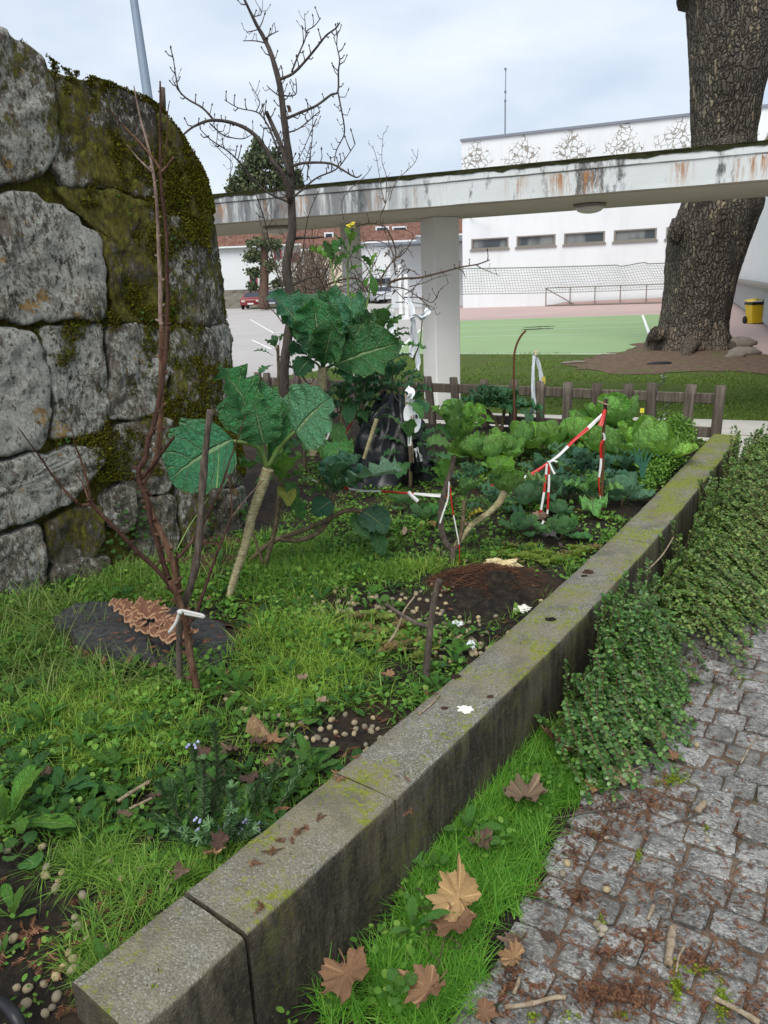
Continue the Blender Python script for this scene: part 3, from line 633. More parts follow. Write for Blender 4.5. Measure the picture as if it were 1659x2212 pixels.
# ---- concrete garden wall in cast lengths
wall = thing('garden_wall', 'low mossy concrete retaining wall running from the bottom left corner to the wooden fence', 'wall', wallpt(1.1, 0, 0))
def wall_len(y0, y1, seed, dx=0., endcap=True):
    n = max(4, int((y1-y0)/.045)); m = MB(); rings = []
    for k in range(n+1):
        y = y0+(y1-y0)*k/n; P = []
        def e(off, z, j): 
            q = wallpt(y, off+dx, z); q += Vector((1, 0, 0))*.004*fbm(y*9+seed, z*9, j, 3); q.z += .003*fbm(y*14, off*14, seed, 3); return q
        for j, (of, z) in enumerate(((0.003, -.12), (0.0, .1), (0., .2), (0., WZ-.03), (.0015, WZ-.008), (.009, WZ), (.05, WZ+.001), (.1, WZ+.002), (.155, WZ+.001), (WT-.012, WZ), (WT-.002, WZ-.010), (WT, WZ-.03), (WT, .2), (WT, -.12))): P.append(e(of, z, j))
        rings.append(P)
    m.grid(rings)
    for r, fl in ((rings[0], 0), (rings[-1], 1)):
        b = len(m.v); m.v += [tuple(p) for p in r]; f = tuple(range(b, b+len(r))); m.f.append(f[::-1] if fl else f)
    return m
y_end = _wr[-1].y+.15; ycr = _wr[1].y; ycr2 = _wr[2].y+.01
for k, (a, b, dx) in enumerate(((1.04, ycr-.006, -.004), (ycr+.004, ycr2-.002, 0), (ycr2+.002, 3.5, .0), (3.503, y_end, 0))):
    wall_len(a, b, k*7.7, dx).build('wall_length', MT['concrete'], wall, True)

# ================================================================== LARGE STRUCTURES
# ---- old granite wall: core, individual stones, moss
GA, GB = Vector((-1.76, 3.27, 0)), Vector((-.80, 4.15, 0)); GD = (GB-GA).normalized(); GN = Vector((GD.y, -GD.x, 0))   # GN faces the garden
GR, GS = .36, 1.14
def wall_s(x, y):
    d = ray(x, y); n = GN; t = (GA-Vector((0, 0, 0))).dot(n)/Vector((d.x, d.y, 0)).dot(n); p = Vector((d.x*t, d.y*t, CAMH+d.z*t)); s = (p-GA).dot(GD)
    if s > GS: s = GS+GR*math.asin(min(.999, (s-GS)/GR))
    return s, p.z
def gw(s, z, o=0.):
    """point on the wall face at length s, height z, o metres proud; the end turns back in an arc"""
    o2 = o-.05*(z-.3)/2
    if s <= GS: return GA+GD*s+GN*o2+Vector((0, 0, z))
    th = min((s-GS)/GR, math.pi); c = GA+GD*GS-GN*GR; over = max(0, (s-GS)-GR*math.pi)
    return c+GD*math.sin(th)*(GR+o2)+GN*math.cos(th)*(GR+o2)-GD*over+Vector((0, 0, z))
_tops = [wall_s(x, y) for x, y in ((0, 30), (60, 70), (110, 110), (150, 140), (240, 170), (330, 205), (360, 222), (400, 270), (450, 340), (490, 410), (520, 470), (538, 540))]
TS = [-1.5, -.4]+[t[0] for t in _tops]+[2.0, 3.2]; TZ = [2.95, 2.85]+[t[1] for t in _tops]+[1.70, 1.65]
def wtop(s): return interp(s, TS, TZ)
granite = thing('granite_wall', 'tall old granite wall with a rounded end, covered in moss and lichen', 'wall', GA)
m = MB(); ss = list(np.linspace(-1.3, GS, 60))+list(np.linspace(GS, GS+GR*math.pi, 34)[1:])+[GS+GR*math.pi+k*.2 for k in range(1, 12)]
rows_ = []
for s in ss:
    zt = wtop(s); col = []
    for k in range(46):
        z = .1+(zt-.06-.1)*k/45; nn_ = .022*fbm(s*5, z*4, 1, 5)+.02*fbm(s*1.7, z*1.5, 8, 3)
        col.append(gw(s, z, -.042+nn_*.7))
    for k in range(1, 7):
        a = k/6*math.pi/2; q = gw(s, zt-.06+.06*math.sin(a)+.02*fbm(s*6, k*.4, 3), -.035-.12*(1-math.cos(a))); col.append(q)
    for b in (.25, .42): q = gw(s, zt+.03*fbm(s*5, b*9, 2), -.035-b if s < GS+.2 else -.035-min(b, .3)); col.append(q)
    rows_.append(col)
m.grid(rows_); core = m.build('core', MT['wallstone'], granite, True); core.color = (.42, .80, 0, 1)
def stone(poly, lich, moss, proud=.05, seed=0):
    pcx, pcy = sum(q[0] for q in poly)/len(poly), sum(q[1] for q in poly)/len(poly); P = [wall_s(pcx+(q[0]-pcx)*(1+9/(abs(q[0]-pcx)+20)), pcy+(q[1]-pcy)*(1+9/(abs(q[1]-pcy)+20))) for q in poly]; n0 = len(P); out = []
    for i in range(n0):
        a, b = P[i], P[(i+1) % n0]; L = math.hypot(a[0]-b[0], a[1]-b[1]); k = max(2, int(L/.022))
        for j in range(k): t = j/k; out.append((a[0]+(b[0]-a[0])*t, a[1]+(b[1]-a[1])*t))
    for _ in range(3):
        out = [((out[i-1][0]+2*out[i][0]+out[(i+1) % len(out)][0])/4, (out[i-1][1]+2*out[i][1]+out[(i+1) % len(out)][1])/4) for i in range(len(out))]
    cx_ = sum(p[0] for p in out)/len(out); cz_ = sum(p[1] for p in out)/len(out)
    size = math.sqrt(abs(sum(out[i-1][0]*out[i][1]-out[i][0]*out[i-1][1] for i in range(len(out))))/2)
    fr = [1.01, 1.0, .992, .98, .96, .92, .87, .80, .72, .63, .54, .45, .36, .27, .18, .09]; hh = [-.09, -.03, .012, .034, .043, .047, .049, .05, .05, .05, .05, .05, .05, .05, .05, .05]
    rows2 = []
    for f, h in zip(fr, hh):
        r = []
        for (s, z) in out:
            jx = .022*fbm(s*10+seed, z*10, 3, 4) if f > .3 else 0
            S, Z = cx_+(s-cx_)*f+jx*f, cz_+(z-cz_)*f+jx*f
            proud = min(.05, max(.034, proud)); o = h*proud/.05+(.020*fbm(S*5+seed, Z*4, seed, 7)+.016*fbm(S*24, Z*15, seed, 5))*min(1, (1.05-f)*6)
            r.append(gw(S, min(Z, wtop(S)+.02), o-.02))
        rows2.append(r+[r[0]])
    m = MB().grid(rows2); b = len(m.v); c = gw(cx_, cz_, proud-.02); m.v.append(tuple(c)); L = len(rows2[0]); q0 = (len(rows2)-1)*L
    m.f += [(q0+i, q0+i+1, b) for i in range(L-1)]
    o = m.build('stone', MT['wallstone'], granite, True); o.color = (lich+.04+(.12 if moss > .5 else 0), moss-(.13 if moss > .5 else 0), 0, 1); return o
STONES = [
 ([(-180, 40), (0, 52), (100, 112), (122, 180), (130, 270), (124, 325), (100, 368), (50, 386), (-180, 380)], .62, .60, .07),
 ([(140, 160), (240, 182), (335, 222), (345, 320), (335, 425), (240, 402), (160, 396), (128, 360), (140, 270)], .45, .62, .03),
 ([(-180, 425), (0, 422), (70, 420), (150, 462), (218, 520), (232, 600), (232, 684), (120, 690), (-180, 690)], .80, .30, .05),
 ([(130, 405), (250, 415), (345, 440), (355, 560), (360, 690), (250, 690), (245, 580), (215, 490), (140, 430)], .35, .86, .025),
 ([(352, 230), (400, 285), (450, 350), (490, 425), (505, 480), (440, 470), (360, 440), (352, 320)], .38, .78, .025),
 ([(370, 455), (440, 480), (515, 490), (538, 560), (543, 690), (460, 700), (380, 695), (372, 560)], .55, .64, .03),
 ([(-180, 712), (0, 712), (75, 722), (104, 800), (110, 880), (90, 965), (0, 982), (-180, 990)], 1.0, .10, .06),
 ([(88, 715), (160, 705), (225, 712), (232, 820), (225, 930), (160, 950), (120, 940), (122, 850), (112, 790)], .84, .28, .035),
 ([(242, 712), (300, 706), (362, 712), (366, 800), (340, 890), (270, 910), (240, 900), (245, 800)], .62, .55, .03),
 ([(378, 710), (460, 712), (542, 708), (545, 800), (547, 898), (460, 900), (385, 890), (374, 800)], .58, .62, .03),
 ([(-180, 1010), (0, 1004), (80, 985), (160, 970), (232, 965), (222, 1010), (150, 1080), (60, 1120), (0, 1142), (-180, 1180)], .80, .34, .075),
 ([(250, 930), (320, 905), (372, 910), (380, 1000), (362, 1060), (300, 1075), (262, 1030), (246, 980)], .55, .68, .03),
 ([(222, 1080), (262, 1048), (286, 1070), (292, 1120), (272, 1148), (232, 1140)], .78, .30, .05),
 ([(-150, 1190), (0, 1170), (60, 1140), (86, 1135), (96, 1190), (96, 1250), (60, 1275), (-150, 1290)], .74, .36, .05),
 ([(104, 1130), (170, 1100), (215, 1090), (225, 1150), (205, 1200), (120, 1215), (104, 1180)], .34, .74, .03),
 ([(112, 1225), (200, 1205), (232, 1200), (226, 1262), (170, 1290), (115, 1290)], .62, .45, .045),
 ([(300, 1085), (366, 1070), (382, 1110), (376, 1190), (330, 1215), (300, 1180)], .50, .60, .04),
 ([(388, 905), (470, 910), (547, 908), (549, 990), (545, 1050), (470, 1050), (392, 1040)], .46, .66, .03),
 ([(392, 1052), (470, 1060), (544, 1060), (546, 1150), (470, 1190), (392, 1180)], .60, .50, .035),
]
for i, (poly, li, mo, pr) in enumerate(STONES): stone(poly, li, mo, pr, i*3.7+1)
# moss cushions: thousands of tiny tufts on the face and the cap
TVm = np.array([(-.5, 0, 0), (.5, 0, 0), (0, .25, 1.), (0, -.5, .15), (0, .5, .15), (.2, 0, .9)]); TFm = np.array([(0, 1, 2), (3, 4, 5)])
P, Nn, Sz = [], [], []; rm = random.Random(5)
def mossmask(s, z):
    v = .58*fbm(s*2.3+3, z*1.6, 4, 4)+.42*fbm(s*11, z*6.5, 7, 4)
    j = .20 if (abs(z-1.48) < .07 or abs(z-2.05) < .06 or abs(z-.93) < .05) else 0
    e = .26*max(0, min(1, (s-.55)/.3))*(1 if s < 1.7 else .8)
    e -= .30 if s < .62 and 1.5 < z < 2.0 else 0
    e -= .34 if s < .35 and z < 1.5 else 0
    e += .16 if z < .75 else 0
    return v+j+e+(.2 if z > wtop(s)-.12 else 0)
while len(P) < 80000:
    s = rm.uniform(-.05, GS+GR*1.75); z = rm.uniform(.28, 1)*wtop(s) if rm.random() < .94 else wtop(s)-rm.random()*.05
    if mossmask(s, z) < .20+rm.random()*.16: continue
    P.append(gw(s, z, .004+.020*fbm(s*4, z*4, 2)+rm.uniform(-.005, .012))); q = gw(s, z, 1.)-gw(s, z, 0.); Nn.append(q.normalized()); Sz.append(rm.uniform(.004, .012))
Nn = np.array(Nn); Nn = Nn+RNG.normal(0, .45, Nn.shape); Nn[:, 2] += .35; Nn /= np.linalg.norm(Nn, axis=1)[:, None]
tv = RNG.normal(0, 1, Nn.shape); X = np.cross(tv, Nn); X /= np.linalg.norm(X, axis=1)[:, None]; Y = np.cross(Nn, X)
Rm = np.stack([X, Y, Nn], -1); VV, FF = scatter(TVm, TFm, np.array(P)-np.array(GA), Rm, np.array(Sz))
o = link('moss', np_mesh('moss', VV, FF), MT['moss'], granite); o['kind'] = 'stuff'

# ---- covered walkway
HC_ = 2.36
CL, CR_ = Vector((.85, 8.52, HC_)), None
def cw(a, b, z): return Vector((.85, 8.52, 0))+E1*a+E2*b+Vector((0, 0, z))
walk = thing('covered_walkway', 'flat concrete walkway canopy with rust and black stains along its white edge', 'canopy', cw(0, 0, 0), A1)
CW = 1.86
m = MB(); xs = np.linspace(-9, 9, 150)
prof = [(0, 2.36), (0.0, 2.40), (-.004, 2.575), (-.018, 2.585), (-.018, 2.655), (.02, 2.675)]
m.grid([[Vector((x, a+.003*fbm(x*3, z*5), z+.004*fbm(x*2, a*3)-2.36)) for a, z in prof] for x in xs])
f = m.build('edge_beam', MT['canopy'], walk, local=True); f.location = (0, 0, HC_)
m = MB().box((0, CW/2+.03, 2.53), (18, CW-.02, .26)).build('roof_slab', MT['pillar'], walk, local=True)
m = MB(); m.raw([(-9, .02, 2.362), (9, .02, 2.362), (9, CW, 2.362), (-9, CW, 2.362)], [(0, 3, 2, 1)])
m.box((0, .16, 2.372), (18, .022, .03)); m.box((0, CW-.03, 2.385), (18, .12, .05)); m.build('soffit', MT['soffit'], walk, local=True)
m = MB(); m.grid([[Vector((x, y, 2.668+.022*max(0, fbm(x*2.2, y*4, 3))+.014*fbm(x*9, y*9))) for y in np.linspace(-.03, .5, 6)] for x in np.linspace(-9, 9, 260)])
m.grid([[Vector((x, -.024-.012*max(0, fbm(x*4, z*20, 5)), z-(.03*max(0, fbm(x*3, 2, 7))+.02*max(0, fbm(x*11, 2, 7)) if z < 2.65 else 0))) for z in (2.645, 2.655, 2.668, 2.682)] for x in np.linspace(-9, 9, 400)])
P_ = []; rm = random.Random(8)
m.build('roof_moss', MT['roofmoss'], walk, True, local=True)
m = MB(); pc = Matrix.Rotation(-A1, 3, 'Z') @ (Vector((.83, 10.16, 0))-cw(0, 0, 0)); m.bbox((pc.x, pc.y, 1.14), (.36, .36, 2.45), .012, -A1+.42); m.build('square_pillar', MT['pillar'], walk, local=True)
pc = Matrix.Rotation(-A1, 3, 'Z') @ (Vector((-.29, 10.55, 0))-cw(0, 0, 0)); MB().tube([(pc.x, pc.y, -.05), (pc.x, pc.y, 1.), (pc.x, pc.y, 2.37)], .13, 24).build('round_column', MT['pillar'], walk, True, local=True)
def ceiling_lamp(x, y, Yd, lab):
    d = ray(x, y); t = (2.36-CAMH)/d.z; p = Vector((d.x*t, d.y*t, 2.36)); t_ = thing('ceiling_lamp', lab, 'lamp', p, 0, 'round lamps under the walkway')
    MB().lathe(p, [(.01, 0), (.175, 0), (.18, -.012), (.172, -.028), (.16, -.03)], 28).build('lamp_ring', MT['rail'], t_, True)
    MB().lathe(p+Vector((0, 0, -.028)), [(.158, 0), (.15, -.025), (.125, -.05), (.08, -.066), (.03, -.073), (.005, -.074)], 28).build('lamp_shade', MT['lampglass'], t_, True)
ceiling_lamp(1274, 440, 0, 'round opal ceiling lamp under the walkway to the right of the square pillar')
ceiling_lamp(598, 489, 0, 'round opal ceiling lamp under the walkway close to the granite wall')

# ---- white hall behind the court
BO = Vector((5.37, 48.97, 0))
hall = thing('school_hall', 'long white hall with flaking paint and a row of narrow strip windows', 'building', BO, A1)
def hall_wall(wins):
    m = MB(); xs = sorted(set([0, 34]+[w[0] for w in wins]+[w[1] for w in wins])); zs = [-.3, 3.38, 3.98, 9.4]
    for i in range(len(xs)-1):
        for j in range(3):
            xm = (xs[i]+xs[i+1])/2
            if j == 1 and any(w[0] < xm < w[1] for w in wins): continue
            m.raw([(xs[i], 0, zs[j]), (xs[i+1], 0, zs[j]), (xs[i+1], 0, zs[j+1]), (xs[i], 0, zs[j+1])], [(0, 1, 2, 3)])
    for w in wins: m.raw([(w[0], 0, 3.38), (w[1], 0, 3.38), (w[1], 0, 3.98), (w[0], 0, 3.98), (w[0], .3, 3.38), (w[1], .3, 3.38), (w[1], .3, 3.98), (w[0], .3, 3.98)], [(0, 4, 5, 1), (1, 5, 6, 2), (2, 6, 7, 3), (3, 7, 4, 0)])
    m.raw([(0, 0, -.3), (0, 14, -.3), (0, 14, 9.4), (0, 0, 9.4)], [(0, 3, 2, 1)]); m.raw([(0, 0, 9.4), (34, 0, 9.4), (34, 14, 9.4), (0, 14, 9.4)], [(0, 1, 2, 3)])
    m.raw([(34, 0, -.3), (34, 14, -.3), (34, 14, 9.4), (34, 0, 9.4)], [(0, 1, 2, 3)])
    return m.build('wall', MT['bldg'], hall, local=True)
WINS = [(.55+k*2.755, 2.83+k*2.755) for k in range(11)]
hall_wall(WINS)
for k, (a, b) in enumerate(WINS[:7]):
    m = MB()
    for (c, d) in (((a+.05, 0), (.10, .6)), ((b-.05, 0), (.10, .6))): m.box((c[0], .06, 3.68), (d[0], .14, .6))
    m.box(((a+b)/2, .06, 3.945), (b-a-.2, .14, .07)); m.box(((a+b)/2, .06, 3.415), (b-a-.2, .14, .07))
    fr = m.build('window', MT['winframe'], hall, local=True)
    m = MB().box(((a+b)/2, .12, 3.68), (b-a-.2, .02, .46)); m.build('pane', MT['glass2'] if k == 4 else MT['glass'], fr, local=True)
    MB().box(((a+b)/2, -.03, 3.33), (b-a+.14, .14, .09)).build('sill', MT['winframe'], fr, local=True)
MB().box((17, -.03, 9.43), (34.1, .16, .13)).build('parapet_cap', MT['edge'], hall, local=True)
# outdoor lamp arm near the corner
t_ = thing('wall_lamp', 'small bell-shaped lamp on a bracket at the corner of the white hall', 'lamp', (BO+E1*.1-E2*.3)+Vector((0, 0, 5.2)), A1)
MB().tube([(.1, .3, .1), (-.5, -.2, .12), (-.9, -.3, .05)], .04, 6).build('bracket', MT['pillar'], t_, local=True)
MB().lathe((-.9, -.3, -.3), [(.30, -.12), (.29, .0), (.2, .16), (.08, .24), (.06, .4)], 14).build('lamp_shade', MT['white'], t_, True, local=True)
t_ = thing('wall_lamp', 'thin floodlight arm fixed above the first strip window of the white hall', 'lamp', (BO+E1*.5-E2*.05)+Vector((0, 0, 5.22)), A1)
MB().tube([(0, 0, 0), (.5, -.5, .02), (1.1, -.7, .04)], .035, 6).build('bracket', MT['pillar'], t_, local=True)
MB().lathe((1.1, -.7, -.05), [(.12, -.06), (.12, .06), (.05, .1)], 10).build('lamp_head', MT['pillar'], t_, True, local=True)
# aerial on the roof
t_ = thing('radio_mast', 'thin grey aerial mast standing on the roof of the white hall', 'antenna', BO+E1*2.48+E2*.4+Vector((0, 0, 9.4)))
MB().tube([worg(t_), worg(t_)+Vector((0, 0, 1.9))], .045, 6).build('lower_mast', MT['edge'], t_)
MB().tube([worg(t_)+Vector((0, 0, 1.9)), worg(t_)+Vector((.02, 0, 3.5))], .028, 6).build('upper_mast', MT['edge'], t_)
for z in (1.9, 2.35, 3.5): MB().lathe(worg(t_)+Vector((0, 0, z)), [(.07, -.05), (.07, .05)], 8).build('collar', MT['edge'], t_)
# annex wall left of the hall, seen beside the pillar
t_ = thing('annex', 'low white annex joined to the left corner of the white hall', 'building', BO-E1*.05+E2*4, A1)
MB().box((-3.2, 3, 1.9), (6.3, 6, 4.2)).build('wall', MT['white'], t_, local=True)
MB().box((-3.2, -.04, 4.03), (6.4, 6.3, .14)).build('coping', MT['edge'], t_, local=True)
# railing of the ramp in front of the hall
RO = BO+E1*5.25-E2*.9
t_ = thing('ramp_railing', 'bronze metal railing along the ramp at the foot of the white hall', 'railing', RO, A1)
m = MB(); m.box((7, 0, 1.02), (14, .06, .06)); m.build('top_rail', MT['rail'], t_, local=True)
MB().box((7, 0, .06), (14, .05, .05)).build('bottom_rail', MT['rail'], t_, local=True)
for k in range(11): MB().box((.03+k*1.38, 0, .5), (.06, .06, 1.02)).build('post', MT['rail'], t_, local=True)
MB().tube([(.05, 0, .98), (1.7, 0, .05)], .035, 5).build('brace', MT['rail'], t_, local=True)
m = MB(); m.raw([(0, .06, 0), (14, .06, 0), (14, .7, 0), (0, .7, 0), (1.0, .06, .2), (14, .06, .42), (14, .7, .42), (1.0, .7, .2)], [(0, 1, 5, 4), (4, 5, 6, 7), (0, 4, 7, 3)])
structure(m.build('ramp', MT['pink'], None)).location = RO; bpy.data.objects['ramp'].rotation_euler = (0, 0, A1)
# ---- side building on the right
SA, SB = gp(1576, 652), gp(1700, 748); sdv = (SB-SA).normalized(); SL = (SB-SA).length; SAng = math.atan2(sdv.y, sdv.x)
side = thing('side_building', 'white panelled building with a beige parapet on the right edge beyond the tree', 'building', SA-sdv*6, SAng)
L_ = SL+16
MB().box((L_/2, .3, .55), (L_, .3, 1.1)).build('plinth', MT['grypanel'], side, local=True)
for k in range(24):
    MB().box((.75+k*1.5, .12, .56), (1.46, .05, .98)).build('plinth_panel', MT['grypanel'], side, local=True)
k = 0
while k*2.3 < L_:
    MB().box((1.15+k*2.3, .36, 3.05), (2.27, .16, 3.9)).build('wall_panel', MT['panel'], side, local=True); k += 1
MB().box((L_/2, .1, 1.13), (L_, .5, .08)).build('ledge', MT['rail'], side, local=True)
MB().box((L_/2, .45, 5.35), (L_, .5, .75)).build('parapet', MT['beige'], side, local=True); MB().box((L_/2, .40, 5.79), (L_, .7, .14)).build('coping', MT['beige'], side, local=True)
MB().box((L_/2, 5.4, 2.6), (L_-.1, 9.3, 5.2)).build('hall_body', MT['panel'], side, local=True)

# ---- plane tree
TC = gp(1492, 752); TY = TC.y
def two(xl, xr, y): a, b = ay(xl, y, TY), ay(xr, y, TY); return (a+b)/2, (b-a).length/2
prof_ = [two(1400, 1585, 765), two(1418, 1574, 735), two(1428, 1571, 700), two(1437, 1578, 650), two(1442, 1589, 600), two(1444, 1604, 550), two(1449, 1622, 500), two(1470, 1640, 450), two(1484, 1640, 400), two(1496, 1627, 340), two(1496, 1628, 290), two(1495, 1638, 220), two(1493, 1655, 150), two(1492, 1672, 90), two(1490, 1690, 0), two(1488, 1712, -90)]
plane = thing('plane_tree', 'massive old tree trunk with dark cracked bark standing on bare earth', 'tree', zz(TC, 0))
cen = catmull([p[0] for p in prof_], 8); rad = [interp(i, range(0, len(prof_)*8, 8), [p[1] for p in prof_]) for i in range(len(cen))]
m = MB(); rws = []
for c, r in zip(cen, rad):
    row = []
    for k in range(97):
        t = 2*math.pi*k/96; z = c.z; fl = max(0, 1-z/.75)**2
        rr_ = r*(1+.11*fl*math.sin(t*5+1.2)+.05*fl*math.sin(t*9)+.025*math.sin(t*3+z*.6)+.030*fbm(math.cos(t)*2, math.sin(t)*2, z*.9, 4))
        ri = 1-abs(fbm(math.cos(t)*7, math.sin(t)*7, z*2.2, 3)); rr_ += .035*(ri-.7)+.012*fbm(math.cos(t)*18, math.sin(t)*18, z*7, 3)
        row.append(c+Vector((math.cos(t)*rr_, math.sin(t)*rr_, -.12 if z < .05 else 0)))
    rws.append(row)
m.grid(rws); m.build('trunk', MT['planebark'], plane, True)
def knob(x, y, r, sx, sz, nm='burr'):
    p = ay(x, y, TY-.55); m = MB(); R_ = []
    for i in range(13):
        ph = math.pi*i/12; row = []
        for k in range(25):
            t = 2*math.pi*k/24; d = Vector((math.sin(ph)*math.cos(t)*sx, math.sin(ph)*math.sin(t), math.cos(ph)*sz)); row.append(p+d*r*(1+.25*fbm(d.x*2, d.y*2, d.z*2+r, 3)))
        R_.append(row)
    m.grid(R_).build(nm, MT['planebark'], plane, True)
knob(1462, 498, .17, .9, 1.6); knob(1573, 325, .38, 1.3, .7, 'branch_scar')
m = MB()   # two big limbs that rise out of the frame, and their crown of bare boughs
top = cen[-1]
MB().tube(catmull([top+Vector((-.15, 0, -.5)), top+Vector((-.5, .2, 1.6)), top+Vector((-1.3, .4, 3.6)), top+Vector((-2.6, 1, 6))], 5), [1.0, .95, .9, .85, .8, .76, .72, .68, .62, .58, .5, .42, .36, .3, .2, .1], 14).build('limb', MT['planebark'], plane, True)
MB().tube(catmull([top+Vector((.2, 0, -.5)), top+Vector((.9, -.1, 1.6)), top+Vector((2., .2, 3.6)), top+Vector((3.4, 1, 6))], 5), [.9, .85, .8, .75, .7, .66, .62, .58, .52, .48, .42, .36, .3, .24, .16, .1], 14).build('limb', MT['planebark'], plane, True)
for k, (x0, y0, x1, y1, r) in enumerate(((1420, 738, 1392, 752, .16), (1500, 750, 1478, 772, .2), (1560, 745, 1590, 760, .14))):
    a, b = ay(x0, y0-18, TY-.5), gp(x1, y1); c = gp((x0+x1)/2, (y0+y1)/2)+Vector((0, 0, .12))
    MB().tube(catmull([a, c, b+Vector((0, 0, -.06))], 5), [r, r, r*.95, r*.9, r*.85, r*.75, r*.65, r*.55, r*.45, r*.35, r*.25], 10, True, .06).build('root', MT['planebark'], plane, True)
def rock(name, c, r, sx, sy, sz, lab, cat, seed, mat='rock', grp=None, rz=0.):
    m = MB(); R_ = []
    for i in range(10):
        ph = math.pi*i/9; row = []
        for k in range(17):
            t = 2*math.pi*k/16; d = Vector((math.sin(ph)*math.cos(t), math.sin(ph)*math.sin(t), math.cos(ph))); q = 1+.35*fbm(d.x*1.3+seed, d.y*1.3, d.z*1.3, 3)
            v = Vector((d.x*sx, d.y*sy, d.z*sz))*r*q; row.append(Matrix.Rotation(rz, 3, 'Z') @ v)
        R_.append(row)
    o = m.grid(R_).build(name, MT[mat], None, True); o.location = c; return tag(o, lab, cat, grp)
rock('rock', gp(1592, 752)+Vector((0, 0, .1)), .28, 1.3, .8, .55, 'block-like grey rock leaning on the right foot of the big tree', 'rock', 2)
rock('rock', gp(1607, 766)+Vector((0, 0, .05)), .2, 1.6, .9, .5, 'flat pale rock lying in front of the block-like rock by the big tree', 'rock', 6)
rock('rock', gp(1586, 772)+Vector((0, 0, .03)), .12, 1.7, .7, .6, 'small tapered rock at the tip of the rocks beside the big tree', 'rock', 9)
rock('debris', gp(1425, 787)+Vector((0, 0, .02)), .10, 2.2, .8, .3, 'small dark scrap lying on the bare earth in front of the big tree', 'litter', 12, 'black')
rock('debris', gp(1240, 785)+Vector((0, 0, .02)), .09, 2.6, .8, .35, 'small pale stone on the grass left of the bare earth', 'stone', 15, 'rock')

# ---- yellow wheelie bin
bc = gp(1629, 699); bin_ = thing('wheelie_bin', 'yellow two-wheeled bin with a dark rim standing by the panelled wall', 'bin', bc, 0)
m = MB(); m.raw([(-.17, -.2, .02), (.17, -.2, .02), (.17, .16, .02), (-.17, .16, .02), (-.23, -.25, .58), (.23, -.25, .58), (.23, .22, .58), (-.23, .22, .58)], [(0, 3, 2, 1), (0, 1, 5, 4), (1, 2, 6, 5), (2, 3, 7, 6), (3, 0, 4, 7), (4, 5, 6, 7)])
m.box((0, -.215, .12), (.3, .03, .18)); m.build('body', MT['yellow'], bin_, local=True)
MB().bbox((0, -.01, .60), (.50, .52, .07), .015).build('rim', MT['black'], bin_, local=True)
m = MB(); m.grid([[Vector((x, y, .65+.075*(1-(x/.27)**2)*(1-.3*((y+.02)/.28)**2)+(.03 if y > .1 else 0))) for x in np.linspace(-.26, .26, 9)] for y in np.linspace(-.28, .26, 8)]); m.box((0, .29, .69), (.42, .05, .04)); m.build('lid', MT['yellow'], bin_, True, local=True)
for sx in (-.2, .23): MB().lathe((sx, .2, .11), [(.04, -.03), (.11, -.03), (.115, 0), (.11, .03), (.04, .03)], 18, 'X').build('wheel', MT['rubber'], bin_, True, local=True)
# ---- volleyball net
netc = ay(870, 634, 33.); posts = []
net = thing('volleyball_net', 'sagging volleyball net stretched across the court in front of the white hall', 'net', gp(960, 692))
NL, NR = 925, 1432
m = MB()
def npt(u, v):     # u along 0..1, v 0 bottom 1 top
    xt = NL+(1446-NL)*u; xb = NL+(1478-NL)*u
    yt = 581-13*u+2.5*math.sin(u*math.pi)+(3.2*math.sin(u*26) if .78 < u < .9 else 0); yb = 636-14*u+3*math.sin(u*math.pi)
    x = xb+(xt-xb)*v; y = yb+(yt-yb)*v; p = ay(x, y, 33-.0*u); p.y += .05*math.sin(u*40+v*3); return p
for k in range(90): m.tube([npt(k/89, v) for v in np.linspace(0, 1, 7)], .0075, 3, False)
for j in range(1, 10): m.tube([npt(u, j/10+.012*math.sin(u*60+j)) for u in np.linspace(0, 1, 60)], .0075, 3, False)
o = m.build('netting', MT['net'], net); o['kind'] = 'stuff'
MB().tube([npt(u, 1) for u in np.linspace(0, 1, 60)], .022, 5).build('top_rope', MT['net'], net); MB().tube([npt(u, 0) for u in np.linspace(0, 1, 60)], .014, 5).build('bottom_rope', MT['net'], net)
MB().tube([npt(1, 1), ay(1500, 557, 33)], .014, 5).build('guy_rope', MT['net'], net); MB().tube([npt(0, 1), ay(872, 585, 33.4)], .012, 5).build('guy_rope', MT['net'], net)
for x, yt, yb, Y, la in ((866, 572, 684, 34.5, 'taller white net post left of the square pillar'), (879, 592, 690, 33.5, 'shorter white net post standing right of the taller one')):
    a, b = gp(x, yb), None; top_ = ay(x, yt, a.y)
    t_ = thing('net_post', la, 'post', a); MB().box((a.x, a.y, top_.z/2), (.16, .12, top_.z)).build('post', MT['line'], t_); MB().box((a.x, a.y, .04), (.5, .4, .08)).build('foot', MT['line'], t_)
# ---- street mast behind the wall
a = Vector((-3.58, 14, 0)); t_ = thing('lamp_mast', 'tall grey steel mast rising behind the granite wall', 'mast', a)
tp = ay(289, 0, 14.3); dv = (tp-ay(318, 200, 14)); b_ = ay(318, 200, 14)
MB().tube([b_-dv*3.6, b_, tp, tp+dv*2.0], [.085, .078, .066, .05], 12).build('pole', MT['galv'], t_, True)
MB().tube([tp+dv*2, tp+dv*2.1+Vector((.5, 0, .1)), tp+dv*2.1+Vector((1.2, 0, .1))], .035, 8).build('lamp_arm', MT['galv'], t_, True); MB().bbox(tp+dv*2.1+Vector((1.4, 0, .1)), (.6, .25, .12), .03).build('lamp_head', MT['galv'], t_)
p = ay(351, 205, 4.7); t_ = tag(MB().tube([ay(353, 260, 4.75), ay(352, 222, 4.7), ay(350, 189, 4.7)], .016, 8).build('wall_stake', MT['deadwood'], None, True), 'short dark stake poking up behind the top of the granite wall', 'stake')

